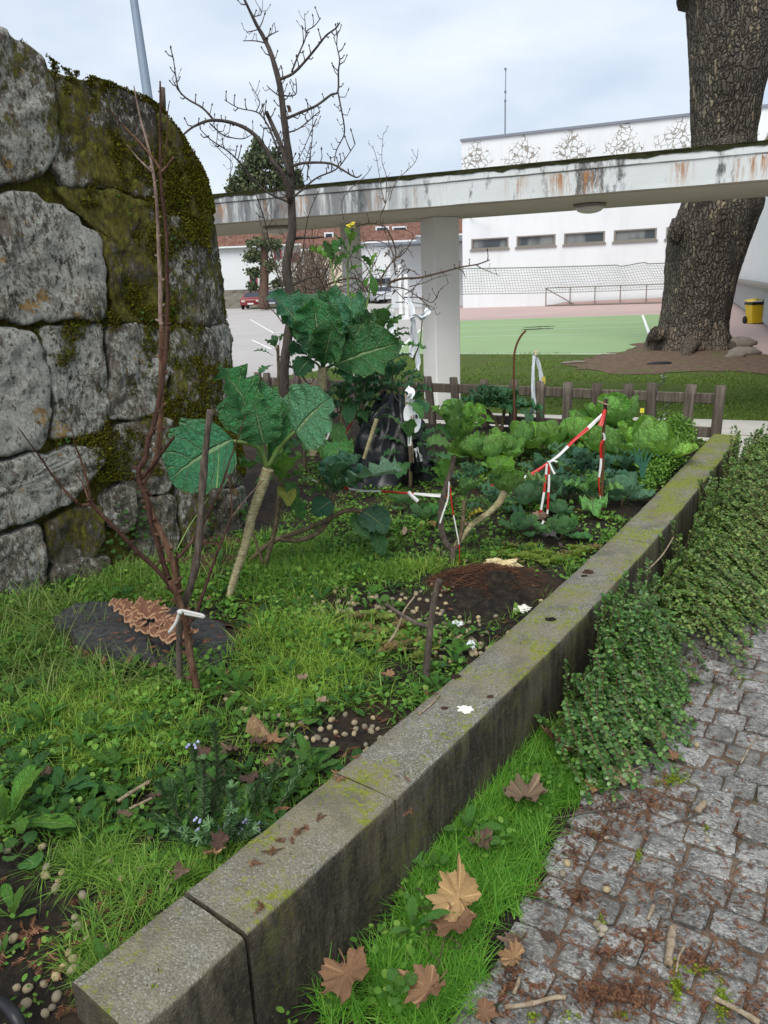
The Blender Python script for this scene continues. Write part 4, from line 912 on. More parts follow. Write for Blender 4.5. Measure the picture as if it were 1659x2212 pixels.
# ================================================================== TREES, SAPLINGS, STICKS, FENCE
# ---- low wooden fence (each post and rail its own part)
fence = thing('wooden_fence', 'low weathered wooden fence of thick posts with two rails behind the vegetable bed', 'fence', (FA+FB)/2)
fang = math.atan2(FD.y, FD.x)
def fhit(x, y):
    d = ray(x, y); n = FN; t = FA.dot(n)/Vector((d.x, d.y, 0)).dot(n); return Vector((d.x*t, d.y*t, CAMH+d.z*t))
rf = random.Random(4)
for (xp, lean) in ((560, .02), (582, -.03), (642, .03), (705, .02), (765, -.02), (830, -.04), (897, -.13), (934, -.10), (989, -.09), (1050, -.03), (1110, .02), (1170, .0), (1228, .005), (1290, .01), (1359, .0), (1411, -.01), (1489, .05), (1556, .02)):
    p = fhit(xp, 829); p.z = rf.uniform(.705, .725); w = .082 if xp > 1200 else .072
    tl = Matrix.Rotation(lean, 3, 'Y')
    c = Vector((p.x, p.y, 0))-FN*.02; h = p.z-.0
    m = MB(); n = 10
    R_ = []
    for i in range(9):
        z = .02+(h-.02)*i/8; row = []
        for k in range(25):
            t = 2*math.pi*(k % 24)/24; sq = max(abs(math.cos(t)), abs(math.sin(t))); r = w/2/sq**.55; v = Vector((math.cos(t)*r, math.sin(t)*r*.9, 0)); v *= (1 if i < 8 else .96)
            v = Matrix.Rotation(fang, 3, 'Z') @ v; row.append(c+v+FD*(-lean*(z-.3))+Vector((0, 0, z)) + Vector((0, 0, .004*fbm(t, xp) if i == 8 else 0)))
        R_.append(row)
    m.grid(R_); b = len(m.v)-25; m.f.append(tuple(range(b, b+24)))
    m.build('post', MT['wood'], fence, True)
pr = [fhit(x, 829) for x in (545, 700, 870, 1050, 1228, 1411, 1556)]
for i in range(len(pr)-1):
    for nm, z, hh in (('top_rail', .608, .085), ('bottom_rail', .335, .085)):
        a, b = pr[i], pr[i+1]; L = (b-a).length; c = (a+b)/2
        MB().bbox((c.x+FN.x*.022, c.y+FN.y*.022, z+rf.uniform(-.006, .006)), (L-.006, .034, hh), .006, fang).build(nm, MT['wood'], fence)
sheet('fence_board', [], 0, MT['wood']) if False else None

# ---- twig growing helper
def spurs(m, pts, rad, every, ln, rnd, n=4, knobs=True, ydev=.5):
    acc = rnd.uniform(0, every)
    for i in range(1, len(pts)):
        a, b = pts[i-1], pts[i]; L = (b-a).length; acc += L
        while acc > every:
            acc -= every*rnd.uniform(.6, 1.5); d = (b-a).normalized(); s = Vector((rnd.uniform(-1, 1), rnd.uniform(-1, 1)*ydev, rnd.uniform(-.4, 1))); s = (s-d*s.dot(d)).normalized()
            l = ln*rnd.uniform(.35, 1.2); p0 = b; p1 = b+(s*.8+d*.4)*l*.55; p2 = p1+(s*.5+Vector((0, 0, .7)))*l*.5
            r = min(rad*.55, .0045); m.tube([p0, p1, p2], [r, r*.85, r*.6], n)
            if knobs: m.tube([p2-(p2-p1)*.1, p2+(p2-p1)*.12, p2+(p2-p1)*.4], [r*.7, r*1.5, r*.3], n)
def trace(fn, pts, Y, ybend=0., wob=.0, seed=0):
    out = []
    for i, q in enumerate(pts):
        u = i/max(1, len(pts)-1); y = Y+ybend*u+wob*math.sin(u*7+seed); x_, y_ = fn(q[0], q[1]); out.append(ay(x_, y_, y))
    return catmull(out, 4)
def taper(n, a, b): return [a+(b-a)*k/(n-1) for k in range(n)]
rnd = random.Random(21)
# ---- pruned apple tree (bare)
AY = 6.15
apple = thing('apple_tree', 'bare pruned fruit tree with knobbly spurs rising behind the tall cabbages', 'tree', zz(ay(619, 900, AY), .28))
fz = lambda x, y: (325.2+.5124*x, .5124*y)
idn = lambda x, y: (x, y)
tr = trace(idn, [(617, 925), (618, 870), (614, 800), (622, 730), (632, 660), (622, 610), (619, 570), (631, 500), (630, 450), (628, 408)], AY)
MB().tube(tr, [interp(i, [0, 12, 24, len(tr)-1], [.040, .036, .034, .028]) for i in range(len(tr))], 12, True, .05).build('trunk', MT['applebark'], apple, True)
BR = [([(593, 800), (590, 700), (575, 600), (560, 480), (548, 380), (530, 300), (505, 220), (478, 160), (450, 110), (425, 60), (390, -14)], .030, .008, .0),
 ([(588, 850), (560, 740), (520, 690), (480, 620), (440, 570), (390, 535), (320, 512), (250, 508), (200, 525), (165, 545), (120, 585)], .020, .006, -.25),
 ([(590, 740), (562, 650), (535, 575), (508, 515), (487, 470)], .019, .014, .2),
 ([(545, 335), (600, 310), (650, 260), (700, 200), (740, 150), (780, 120), (798, 95)], .011, .004, -.2), ([(595, 305), (620, 240), (650, 170), (660, 130), (690, 110), (718, 75)], .007, .003, .2), ([(655, 140), (652, 100), (649, 55)], .004, .002, 0),
 ([(572, 500), (630, 475), (700, 445), (760, 400), (790, 385), (792, 300), (797, 250), (785, 190), (790, 130)], .011, .003, .3), ([(790, 388), (800, 440), (815, 520), (815, 570), (785, 630), (775, 680)], .006, .004, .1),
 ([(598, 700), (640, 688), (700, 685), (760, 690), (800, 710), (840, 735), (870, 748), (890, 735)], .011, .004, -.3), ([(600, 830), (640, 800), (700, 750), (780, 715), (820, 670), (862, 608)], .009, .003, .25),
 ([(585, 852), (500, 815), (440, 760), (380, 690), (330, 640), (255, 590), (210, 545)], .009, .003, -.4), ([(270, 510), (220, 455), (160, 420), (120, 380), (105, 310), (95, 240), (82, 200)], .009, .002, -.2),
 ([(130, 400), (100, 350), (90, 330)], .004, .002, 0), ([(250, 520), (300, 565), (340, 580), (390, 585), (425, 568)], .006, .003, .1), ([(545, 650), (500, 540), (470, 490), (440, 470), (370, 455), (310, 420)], .008, .003, .3),
 ([(445, 470), (460, 430), (435, 380), (415, 345)], .004, .002, 0), ([(660, 760), (665, 700), (680, 600), (683, 520), (690, 460)], .005, .002, .1), ([(575, 560), (620, 545), (660, 515), (700, 480), (715, 470)], .006, .003, .2),
 ([(550, 410), (510, 380), (490, 360)], .005, .003, 0), ([(548, 400), (590, 405), (615, 390), (612, 330)], .006, .003, .1), ([(480, 180), (440, 172), (390, 172)], .005, .003, .1), ([(450, 125), (425, 132), (405, 136)], .004, .003, 0), ([(480, 165), (510, 145), (540, 130)], .005, .003, 0), ([(432, 70), (465, 62), (462, 35)], .004, .003, 0),
 ([(565, 770), (530, 700), (545, 620), (552, 560)], .006, .003, .3), ([(600, 800), (650, 690), (672, 610)], .005, .002, .2), ([(260, 600), (300, 640), (345, 690), (330, 740)], .003, .002, .1), ([(280, 525), (282, 570), (275, 620)], .004, .002, 0), ([(700, 500), (640, 640), (610, 690)], .004, .002, 0)]
for pts, ra, rb, yb in BR:
    q = trace(fz, pts, AY, yb, .05, ra*500); m = MB().tube(q, taper(len(q), ra, rb), 8 if ra > .01 else 5, True, .06); spurs(m, q, ra, .058, .085, rnd); m.build('branch', MT['applebark'], apple, True)
for pts, ra, rb in (([(625, 520), (645, 514), (672, 514), (700, 512)], .014, .006), ([(628, 620), (655, 605), (690, 600), (705, 645)], .010, .004), ([(640, 745), (662, 735), (672, 690)], .007, .003), ([(612, 700), (590, 672), (560, 655)], .005, .003), ([(622, 790), (645, 802), (668, 835)], .010, .005), ([(616, 640), (590, 560), (570, 470), (545, 400), (520, 340)], .006, .003), ([(620, 600), (650, 560), (665, 470), (690, 410)], .005, .003)):
    q = trace(idn, pts, AY, rnd.uniform(-.2, .2), .03); m = MB().tube(q, taper(len(q), ra, rb), 7, True, .06); spurs(m, q, ra, .1, .06, rnd); m.build('branch', MT['applebark'], apple, True)
tag(MB().grid([[ay(623+4*u+3*math.sin(v*2), 230+13*v, AY-.05+.02*math.sin(v*3+u)) for u in (-1, -.4, .3, 1)] for v in (-.2, .2, .6, 1)]).build('hanging_leaf', MT['drydark'], None, True), 'single curled dead leaf hanging in the bare fruit tree against the sky', 'leaf')
# ---- thorny bush right of it
fq = lambda x, y: (460.7+.343*x, 433.6+.343*y)
bramble = thing('thorny_bush', 'tangled leafless thorny bush reaching in front of the square white pillar', 'bush', zz(ay(735, 880, 6.7), .28))
CB = [([(640, 640), (652, 560), (690, 480), (730, 400), (742, 330)], .012, .006), ([(630, 600), (700, 540), (800, 500), (900, 490), (960, 545), (985, 590)], .012, .006), ([(865, 190), (900, 160), (950, 145), (1010, 140), (1080, 165), (1130, 250), (1150, 330), (1140, 400), (1148, 470)], .008, .005), ([(1100, 520), (1180, 492), (1300, 484), (1440, 450), (1550, 420), (1665, 400), (1740, 372)], .012, .005), ([(1540, 425), (1575, 450), (1590, 490)], .004, .002),
 ([(1650, 404), (1720, 440), (1800, 470)], .004, .002), ([(1160, 480), (1220, 430), (1300, 470)], .005, .003), ([(1200, 610), (1300, 610), (1380, 640), (1430, 560), (1480, 520)], .006, .002), ([(1150, 640), (1250, 640), (1380, 670), (1400, 720)], .005, .002), ([(1100, 540), (1220, 560), (1330, 640), (1370, 690)], .006, .003),
 ([(1020, 600), (1060, 480), (1130, 380), (1200, 330), (1260, 220), (1200, 180)], .006, .003), ([(1150, 420), (1120, 300), (1090, 220), (1050, 120), (1085, 20), (1110, -50)], .005, .002), ([(1085, 20), (1060, -70), (1020, -300), (975, -360)], .004, .0015), ([(1085, 20), (1090, -150), (1062, -250), (1070, -420)], .004, .0015), ([(1110, 0), (1150, -120), (1270, -240), (1290, -330)], .004, .0015),
 ([(820, 120), (812, 0), (870, -80), (960, -160), (1000, -220)], .004, .002), ([(760, 560), (690, 540), (600, 560), (520, 500)], .006, .003), ([(560, 620), (580, 480), (620, 330), (640, 200)], .004, .002), ([(520, 600), (560, 420), (500, 300), (420, 180), (330, 60)], .004, .002), ([(700, 620), (780, 560), (860, 580), (960, 520)], .005, .003), ([(900, 640), (940, 520), (1000, 420), (1060, 300)], .005, .002),
 ([(1130, 390), (1180, 330), (1220, 300), (1260, 360)], .005, .002), ([(1140, 350), (1100, 280), (1010, 250), (930, 265), (880, 290)], .005, .002), ([(1040, 520), (990, 470), (960, 400), (900, 360), (830, 350)], .005, .003), ([(600, 560), (640, 470), (600, 370), (560, 300)], .004, .002), ([(400, 620), (440, 520), (410, 380), (330, 250), (280, 80)], .004, .002)]
for pts, ra, rb in CB:
    q = trace(fq, pts, 6.7+rnd.uniform(-.25, .25), rnd.uniform(-.35, .35), .06, ra*900); m = MB().tube(q, taper(len(q), ra, rb), 6, True, .08); spurs(m, q, ra, .075, .06, rnd); m.build('branch', MT['twig'], bramble, True)
for k in range(34):
    x0, y0 = rnd.uniform(540, 1250), rnd.uniform(420, 680); pts = [(x0, y0)]; a = rnd.uniform(0, 6.28)
    for j in range(5): a += rnd.uniform(-.7, .7); pts.append((pts[-1][0]+math.cos(a)*55, pts[-1][1]-abs(math.sin(a))*48-8))
    q = trace(fq, pts, 6.75+rnd.uniform(-.4, .4), rnd.uniform(-.3, .3)); m = MB().tube(q, taper(len(q), .0045, .0015), 4); spurs(m, q, .004, .1, .045, rnd); m.build('branch', MT['twig'], bramble, True)
# a few withered dark leaves caught on the bush
for k, (x, y) in enumerate(((853, 602), (850, 627), (882, 580), (868, 560), (833, 545))):
    p = ay(x, y, 6.6); o = MB().grid([[p+Vector((.012*u*(1-v*.6)+.01*math.sin(v*5), .02*math.sin(u*2+v), -.035*v)) for u in (-1, -.3, .4, 1)] for v in (0, .35, .7, 1)]).build('withered_leaf', MT['drydark'], bramble, True)
# ---- strips of white film tied to the bush
def film(name, pts, w, Y, lab, cat, seed, parent=None, mat='film'):
    r = random.Random(seed); rows = []; P = catmull([ay(x, y, Y+.02*math.sin(i*2+seed)) for i, (x, y) in enumerate(pts)], 6)
    for i, p in enumerate(P):
        d = (P[min(i+1, len(P)-1)]-P[max(0, i-1)]).normalized(); sd_ = d.cross(Vector((0, 1, 0))).normalized(); ww = w*(.7+.5*abs(math.sin(i*.5+seed)))
        rows.append([p+sd_*ww*u+Vector((0, .012*math.sin(u*4+i*.6+seed)+.01*fbm(i*.3, u*2, seed), 0)) for u in np.linspace(-1, 1, 6)])
    o = MB().grid(rows).build(name, MT[mat], parent, True); return tag(o, lab, cat) if lab else o
fs = thing('plastic_strip', 'bunch of torn white plastic strips tied to the thorny bush beside the square pillar', 'plastic strip', ay(895, 690, 6.4))
film('strip', [(878, 645), (888, 660), (893, 700), (890, 745), (889, 772)], .020, 6.42, None, None, 1, fs); film('strip', [(891, 690), (900, 740), (903, 780), (901, 800)], .018, 6.4, None, None, 5, fs); film('strip', [(905, 690), (918, 680), (926, 668)], .022, 6.38, None, None, 3, fs); film('strip', [(886, 690), (897, 682), (910, 690)], .012, 6.37, None, None, 9, fs)
MB().tube([ay(912, 690, 6.36), ay(908, 740, 6.36), ay(892, 778, 6.36)], .006, 6).build('stick', MT['twig'], fs, True)
o = film('plastic_scrap', [(842, 668), (846, 700), (840, 720)], .03, 6.5, 'grey-white plastic scrap caught at the right edge of the tall flowering cabbage', 'plastic scrap', 7)

# ---- young peach sapling in front with its stakes
SY = 2.33
f4 = lambda x, y: (.3463*x, 704.7+.3463*y); f3 = lambda x, y: (.3463*x, 54.2+.3463*y)
sap = thing('fruit_sapling', 'leafless red-brown fruit sapling forking low down in the left foreground', 'sapling', zz(ay(440, 1565, SY), .29))
SB_ = [('trunk', f4, [(1268, 2475), (1225, 2250), (1185, 2050), (1165, 1880), (1150, 1800), (1118, 1720), (1092, 1650), (1062, 1585)], .016, .012, 'sapbark', 0),
 ('stem', f4, [(1100, 1680), (1060, 1590), (1020, 1480), (985, 1350), (950, 1250), (920, 1100), (890, 1020), (868, 950), (868, 890), (908, 820), (925, 700), (950, 650), (985, 500), (1010, 350), (1035, 150), (1045, 0)], .011, .009, 'sapdark', 0),
 ('stem', f3, [(1045, 1877), (1040, 1850), (1045, 1700), (1040, 1500), (1040, 1350), (1030, 1200), (1010, 1050), (1000, 900), (1000, 750), (1000, 600), (1000, 450), (999, 350)], .0085, .003, 'sapdark', .1),
 ('stem', f4, [(1105, 1660), (1085, 1500), (1050, 1390), (1000, 1280), (950, 1170), (912, 1060), (900, 970), (950, 880), (985, 780), (1000, 600), (1005, 400), (1008, 200), (1008, 0)], .013, .009, 'sapbark', .05),
 ('stem', f3, [(1008, 1877), (1000, 1800), (1000, 1600), (990, 1400), (985, 1250), (975, 1080), (960, 950), (940, 830), (910, 700), (880, 600), (850, 460), (835, 380)], .009, .002, 'sappale', .1),
 ('twig', f3, [(1000, 900), (930, 800), (860, 720), (760, 620), (690, 530)], .005, .002, 'sapbark', -.1), ('twig', f3, [(950, 920), (900, 870), (860, 830), (790, 745)], .004, .0015, 'sappale', 0), ('twig', f3, [(1008, 915), (1045, 875), (1085, 825)], .005, .003, 'sapbark', 0), ('twig', f3, [(960, 980), (1000, 900), (1040, 740), (1045, 560), (1058, 470)], .003, .0012, 'sapdark', .1),
 ('stem', f4, [(1085, 1660), (1050, 1600), (960, 1500), (850, 1400), (770, 1310), (680, 1220), (620, 1160), (570, 1100), (550, 1080)], .010, .007, 'sapdark', -.1), ('twig', f4, [(572, 1105), (510, 1122), (470, 1090), (400, 1020), (320, 920), (260, 830), (200, 750), (120, 640)], .006, .0015, 'sapbark', -.3), ('twig', f4, [(565, 1075), (540, 950), (500, 820), (470, 740), (440, 600)], .005, .0015, 'sapbark', -.1), ('twig', f4, [(550, 1075), (520, 990), (470, 910)], .004, .0015, 'sapbark', 0),
 ('twig', f4, [(1165, 1870), (1230, 1770), (1290, 1600), (1330, 1480), (1400, 1300), (1445, 1180), (1440, 1040), (1425, 920)], .008, .002, 'sapdark', .1), ('twig', f4, [(1448, 1190), (1550, 1060), (1645, 960)], .0045, .0015, 'twig', .15), ('twig', f4, [(1105, 1450), (1200, 1340), (1290, 1190), (1380, 1000), (1430, 850), (1490, 680), (1532, 550)], .0065, .0015, 'sapdark', .2), ('twig', f4, [(1095, 1410), (1180, 1250), (1240, 1160), (1300, 1070)], .003, .001, 'stemgreen', .2), ('twig', f4, [(1352, 1010), (1362, 860), (1365, 770)], .003, .001, 'stemgreen', .2),
 ('twig', f4, [(885, 950), (950, 870), (1010, 790), (1085, 690)], .006, .005, 'sapdark', -.1), ('twig', f4, [(880, 1000), (845, 965), (820, 940)], .005, .003, 'sapdark', 0), ('twig', f4, [(1120, 1700), (1122, 1600), (1108, 1500), (1100, 1400)], .006, .003, 'sapdark', .05)]
for nm, fn, pts, ra, rb, mt, yb in SB_:
    q = trace(fn, pts, SY+(yb if fn is f3 else 0), 0 if fn is f3 else yb, .012, ra*700); m = MB().tube(q, [r*.84*rnd.uniform(.93, 1.07) for r in taper(len(q), ra, rb)], 9 if ra > .008 else 6, True, .05)
    acc = 0
    for i in range(2, len(q)-1, 3):
        s = Vector((rnd.choice((-1, 1)), rnd.uniform(-.5, .2), .5)).normalized(); r = interp(i, [0, len(q)], [ra, rb]); m.tube([q[i], q[i]+s*r*1.5, q[i]+s*r*2.1], [r*.6, r*.5, r*.2], 5)
    m.build(nm, MT[mt], sap, True)
t_ = thing('support_stake', 'grey dead branch tied to the sapling as a slanting stake', 'stake', zz(ay(392, 1555, SY+.02), .29))
q = trace(f4, [(1132, 2480), (1122, 2200), (1118, 1980), (1125, 1800), (1150, 1730), (1200, 1580), (1235, 1400), (1250, 1200), (1262, 1000), (1275, 850), (1292, 680), (1312, 520)], SY+.035, 0, .008)
MB().tube(q, [.0125*rnd.uniform(.85, 1.1) if i < len(q)-8 else .010 for i in range(len(q))], 9, True, .10).build('pole', MT['deadwood'], t_, True)
t_ = thing('plant_tie', 'strip of pale cord knotted round the sapling and its stake', 'cord', ay(394, 1328, SY-.01))
MB().tube(catmull([ay(x, y, SY-.03) for x, y in ((384, 1322), (392, 1319), (415, 1324), (436, 1329), (440, 1333), (430, 1331), (398, 1325))], 4), .0055, 6).build('loop', MT['cord'], t_, True)
MB().tube(catmull([ay(x, y, SY-.03) for x, y in ((388, 1322), (380, 1345), (364, 1368))], 4), [.006]*8+[.003], 6).build('tail', MT['cord'], t_, True); MB().lathe(ay(389, 1322, SY-.035), [(.003, -.009), (.010, -.004), (.010, .004), (.003, .009)], 8).build('knot', MT['cord'], t_, True)

# ---- forked stick pegs in the bed
def gtop(x, yb, yt, dz=.29): b = gp(x, yb, dz); return b
b = gp(921, 1462, .28); t_ = thing('forked_stick', 'dead forked stick pushed upright into the bed beside the concrete wall', 'stick', b)
q = [ay(x, y, b.y) for x, y in ((920, 1468), (923, 1420), (929, 1365), (934, 1320), (941, 1280), (950, 1251))]; MB().tube(catmull(q, 4), [.0135, .0135, .013, .012, .0125, .013, .0125, .012, .012, .0115, .011, .011, .011, .0105, .010, .0105, .0105, .011, .011, .011, .011], 9, True, .08).build('stick', MT['deadwood'], t_, True)
MB().tube(catmull([ay(x, y, b.y+.02*k) for k, (x, y) in enumerate(((926, 1353), (900, 1346), (868, 1328), (833, 1305)))], 4), taper(13, .008, .006), 7, True, .1).build('side_branch', MT['deadwood'], t_, True)
b2 = gp(828, 1400, .29); tag(MB().tube(catmull([ay(x, y, b2.y) for x, y in ((826, 1405), (850, 1374), (864, 1345), (874, 1318), (896, 1288))], 4), taper(17, .006, .003), 6, True, .1).build('twig', MT['straw'], None, True), 'thin bent twig leaning across the arm of the forked stick', 'twig')
# ---- tree stump with bracket fungus
sc_ = gp(300, 1400, .30); stp = thing('tree_stump', 'broad dark rotten tree stump in the grass at the foot of the granite wall', 'stump', sc_)
out_ = [gp(x, y, .335) for x, y in ((128, 1345), (150, 1310), (220, 1296), (330, 1305), (440, 1312), (500, 1340), (500, 1395), (450, 1425), (360, 1430), (250, 1400), (170, 1375))]
o2 = catmull(out_+[out_[0]], 8)[:-1]; cc = sum(o2, Vector())/len(o2); rws = []
o2 = [cc+(p-cc)*(1+.16*fbm(p.x*6, p.y*6, 1, 4)) for p in o2]
for f, dz in ((1.05, -.10), (1.03, -.03), (1.0, -.006), (.97, .0), (.85, .002), (.65, .004), (.45, .002), (.25, .0), (.05, .003)):
    r = [cc+(p-cc)*f*(1+.04*fbm(p.x*9, p.y*9, f*3)*(f > .9))+Vector((0, 0, dz+.014*fbm(p.x*f*14, p.y*f*14, 2, 4)-.03*(p.x > cc.x+.12)*(f > .4))) for p in o2]; rws.append(r+[r[0]])
MB().grid(rws).build('cut_top', MT['stump'], stp, True)
m = MB(); rws = []
for f, dz in ((1.10, -.13), (1.07, -.07), (1.03, -.035), (1.02, -.04)):
    r = [cc+(p-cc)*f*(1+.10*fbm(p.x*7, p.y*7, f*5))+Vector((0, 0, dz+.02*fbm(p.x*12, p.y*12, 4))) for p in o2]; rws.append(r+[r[0]])
m.grid(rws).build('bark', MT['drydark'] if False else MT['sapdark'], stp, True)
fgc = ay(330, 1335, sc_.y+.06); fun = thing('bracket_fungus', 'ruffled reddish-brown bracket fungus spreading over the dark stump', 'fungus', gp(330, 1345, .37))
rf = random.Random(6)
for k in range(58):
    u = rf.random(); v = rf.random(); x = 268+130*u+30*(v-.5); y = 1308+46*u*.7+62*(v-.5)*(.6+.6*math.sin(u*3.1))+6
    p = gp(x, y, .385+.02*math.sin(u*3.1)+rf.uniform(0, .012)); R0 = rf.uniform(.02, .040); a0 = -1.7+rf.uniform(-.8, .8); rows = []; ph = rf.uniform(0, 6); tl = rf.uniform(.1, .5)
    for r in (.15, .5, .93, 1.0, 1.03):
        row = []
        for j in range(13):
            t = a0-1.7+3.4*j/12; rr_ = R0*r*(1+.16*math.sin(t*5+ph)*r); row.append(p+Vector((math.cos(t)*rr_, math.sin(t)*rr_, tl*(-rr_*math.cos(t-a0))*.5+R0*.2*r*math.sin(t*4+ph)-(0.004 if r > 1.01 else 0))))
        rows.append(row)
    me_ = MB().grid(rows[:4]).build('bracket', MT['fungus2'], fun, True)
    MB().grid([[q_ for q_ in rows[2]], [q_+Vector((0, 0, .0015)) for q_ in rows[3]], [q_+Vector((0, 0, -.003)) for q_ in rows[4]]]).build('rim', MT['fungus'], me_, True)
# ---- iron rods, tape posts
def rod(name, pts, Y, r, mat, lab, cat, parent=None, ribs=True):
    q = catmull([ay(x, y, Y) for x, y in pts], 8); n = len(q); m = MB().tube(q, [r*(1.18 if (ribs and i % 2) else 1) for i in range(n)], 8); o = m.build(name, MT[mat], parent, True); return tag(o, lab, cat) if lab else o
b = gp(1113, 972, .28); rod('iron_rod', [(1113, 975), (1112, 930), (1111, 880), (1110, 830), (1110, 790), (1111, 765), (1117, 742), (1126, 725), (1136, 714)], b.y, .0075, 'rust', 'rusty ribbed iron rod bent at its top standing among the green cabbages', 'rod')
b = gp(1303, 1108, .28); tp = thing('tape_post', 'dark iron stake wound with red and white barrier tape near the concrete wall', 'stake', b)
rod('stake', [(1299, 1108), (1300, 1070), (1301, 1030), (1303, 980), (1304, 930), (1307, 864)], b.y, .0085, 'rust', None, None, tp)
b0 = b.y
def ribbon(name, pts, Y0, Y1, w, parent=None, lab=None, per=.28, twist=2.5, ph=0., face=None):
    P = catmull([ay(x, y, Y0+(Y1-Y0)*i/(len(pts)-1)) for i, (x, y) in enumerate(pts)], 10); V, U, L = [], [], 0
    for i, p in enumerate(P):
        d = (P[min(i+1, len(P)-1)]-P[max(0, i-1)]).normalized(); L += (p-P[max(0, i-1)]).length; n1 = d.cross(Vector((0, 1, 0))).normalized(); n2 = d.cross(n1)
        a = .7*math.sin(L*twist*3+ph); sdv_ = n1*math.cos(a)+n2*math.sin(a); ww = w*.54*(.75+.25*math.sin(L*9+ph))
        for u in (-1, -.4, .4, 1): V.append(p+sdv_*ww*u/2+n2*.004*math.cos(u*3+L*12)); U.append((u, L/per+ph))
    F = np.array([(i*4+k, i*4+k+1, i*4+k+5, i*4+k+4) for i in range(len(P)-1) for k in range(3)]); off = worg(parent) if parent else Vector()
    o = link(name, np_mesh(name, [v-off for v in V], F, np.array(U)), MT['tape'], parent, True); return tag(o, lab, 'tape') if lab else o
ribbon('wound_tape', [(1303, 935), (1306, 948), (1298, 962), (1298, 1000), (1293, 1040), (1297, 1075), (1299, 1098)], b0-.012, b0-.012, .026, tp, None, .22, 4, .3)
ribbon('tape_bow', [(1307, 885), (1302, 905), (1297, 920)], b0-.02, b0-.05, .045, tp, None, .3, 1, .6)
MB().tube([ay(x, y, b0-.015) for x, y in ((1291, 866), (1300, 870), (1307, 873), (1318, 877))], .0045, 5).build('tie', MT['straw'], tp, True); MB().tube([ay(1309, 862, b0), ay(1307, 893, b0)], .011, 8).build('cap', MT['blackcap'], tp, True)
kx = gp(1185, 1120, .28).y
ribbon('barrier_tape', [(1306, 892), (1270, 925), (1238, 952), (1210, 980), (1185, 1000)], b0-.02, kx, .038, None, 'red and white barrier tape running down left from the dark iron stake', .30, 2, .1)
ribbon('barrier_tape', [(1184, 1001), (1160, 1017), (1135, 1030), (1100, 1040), (1060, 1048)], kx, kx-.05, .034, None, 'red and white barrier tape running left from the knot to the stubby kale', .26, 3, .5)
kt = thing('tape_knot', 'knot of red and white tape with two long ends hanging onto the soil', 'tape', ay(1185, 1000, kx))
ribbon('tape_end', [(1182, 1002), (1178, 1040), (1174, 1070), (1167, 1108)], kx-.02, kx-.06, .026, kt, None, .2, 3, .2); ribbon('tape_end', [(1186, 1002), (1186, 1040), (1184, 1075), (1182, 1110)], kx-.02, kx-.05, .026, kt, None, .2, 3, .7)
ribbon('tape_end', [(1187, 1000), (1192, 1012), (1198, 1024)], kx-.03, kx-.06, .024, kt, None, .2, 2, .1); ribbon('tape_end', [(1183, 998), (1195, 996), (1204, 998)], kx-.03, kx-.05, .02, kt, None, .2, 2, .0); ribbon('tape_end', [(1175, 1125), (1170, 1138), (1168, 1148)], kx-.1, kx-.13, .03, kt, None, .2, 2, .1)
fy = gp(968, 1210, .28).y
ribbon('barrier_tape', [(672, 1035), (700, 1042), (770, 1058), (830, 1062), (880, 1066), (930, 1069), (966, 1070)], fy+.35, fy-.02, .038, None, 'red and white barrier tape strung from the dark cabbages to the grey forked stem', .36, 2, .35)
ribbon('tape_scrap', [(882, 1062), (890, 1072), (903, 1083)], fy+.08, fy+.06, .042, None, 'short white tape end knotted onto the long strung tape', .9, 1, .05)
ribbon('hanging_tape', [(966, 1036), (972, 1050), (976, 1090), (985, 1140), (992, 1180), (993, 1215)], fy-.02, fy-.04, .014, None, 'thin reddish tape hanging down the grey forked stem to the ground', .3, 3, .4)
ribbon('hanging_tape', [(970, 1040), (968, 1075), (958, 1105), (950, 1130)], fy-.03, fy-.05, .016, None, 'pale twisted tape wound round the left fork of the grey stem', .6, 3, .1)
ribbon('barrier_tape', [(700, 905), (712, 925), (705, 950), (692, 975)], 6.0, 5.9, .03, None, 'red and white tape dangling among the brown cabbage stems on the left', .2, 3, .4); ribbon('barrier_tape', [(757, 885), (762, 905), (750, 930), (742, 945)], 5.75, 5.7, .034, None, 'red and white tape tangled under the dense dark green cabbage', .22, 3, .1)
# ---- metal stake with a torn white plastic bag
b = gp(1148, 925, .28); ms = thing('bag_stake', 'grey metal tube stake with a torn white plastic strip tied to its top', 'stake', b)
rod('tube', [(1146, 925), (1149, 870), (1152, 810), (1154, 762)], b.y, .010, 'galv', None, None, ms, False)
def bagstrip(pts, w, ph): 
    P = catmull([ay(x, y, b.y-.03) for x, y in pts], 6); n = len(P)
    MB().grid([[p+Vector((w[0]*(1-i/n)*u+w[1]*(i/n)*u, .025*math.sin(u*3+ph+i*.2)+.012*fbm(i*.4, u*3, ph), .008*math.sin(u*5+i))) for u in np.linspace(-1, 1, 9)] for i, p in enumerate(P)]).build('torn_bag', MT['film'], ms, True)
bagstrip([(1157, 768), (1166, 800), (1171, 840), (1171, 880), (1169, 900)], (.012, .035), 1); bagstrip([(1155, 768), (1153, 800), (1152, 850), (1157, 893)], (.012, .022), 4)
MB().lathe(ay(1157, 766, b.y-.03), [(.008, -.012), (.018, 0), (.006, .016), (.016, .034)], 8).build('knot', MT['cream_paper'], ms, True); tag(MB().grid([[ay(1174+4*u, 822+8*v, b.y-.06) for u in (-1, 0, 1)] for v in (-1, 0, 1)]).build('yellow_tag', MT['yellowleaf'], ms), None)

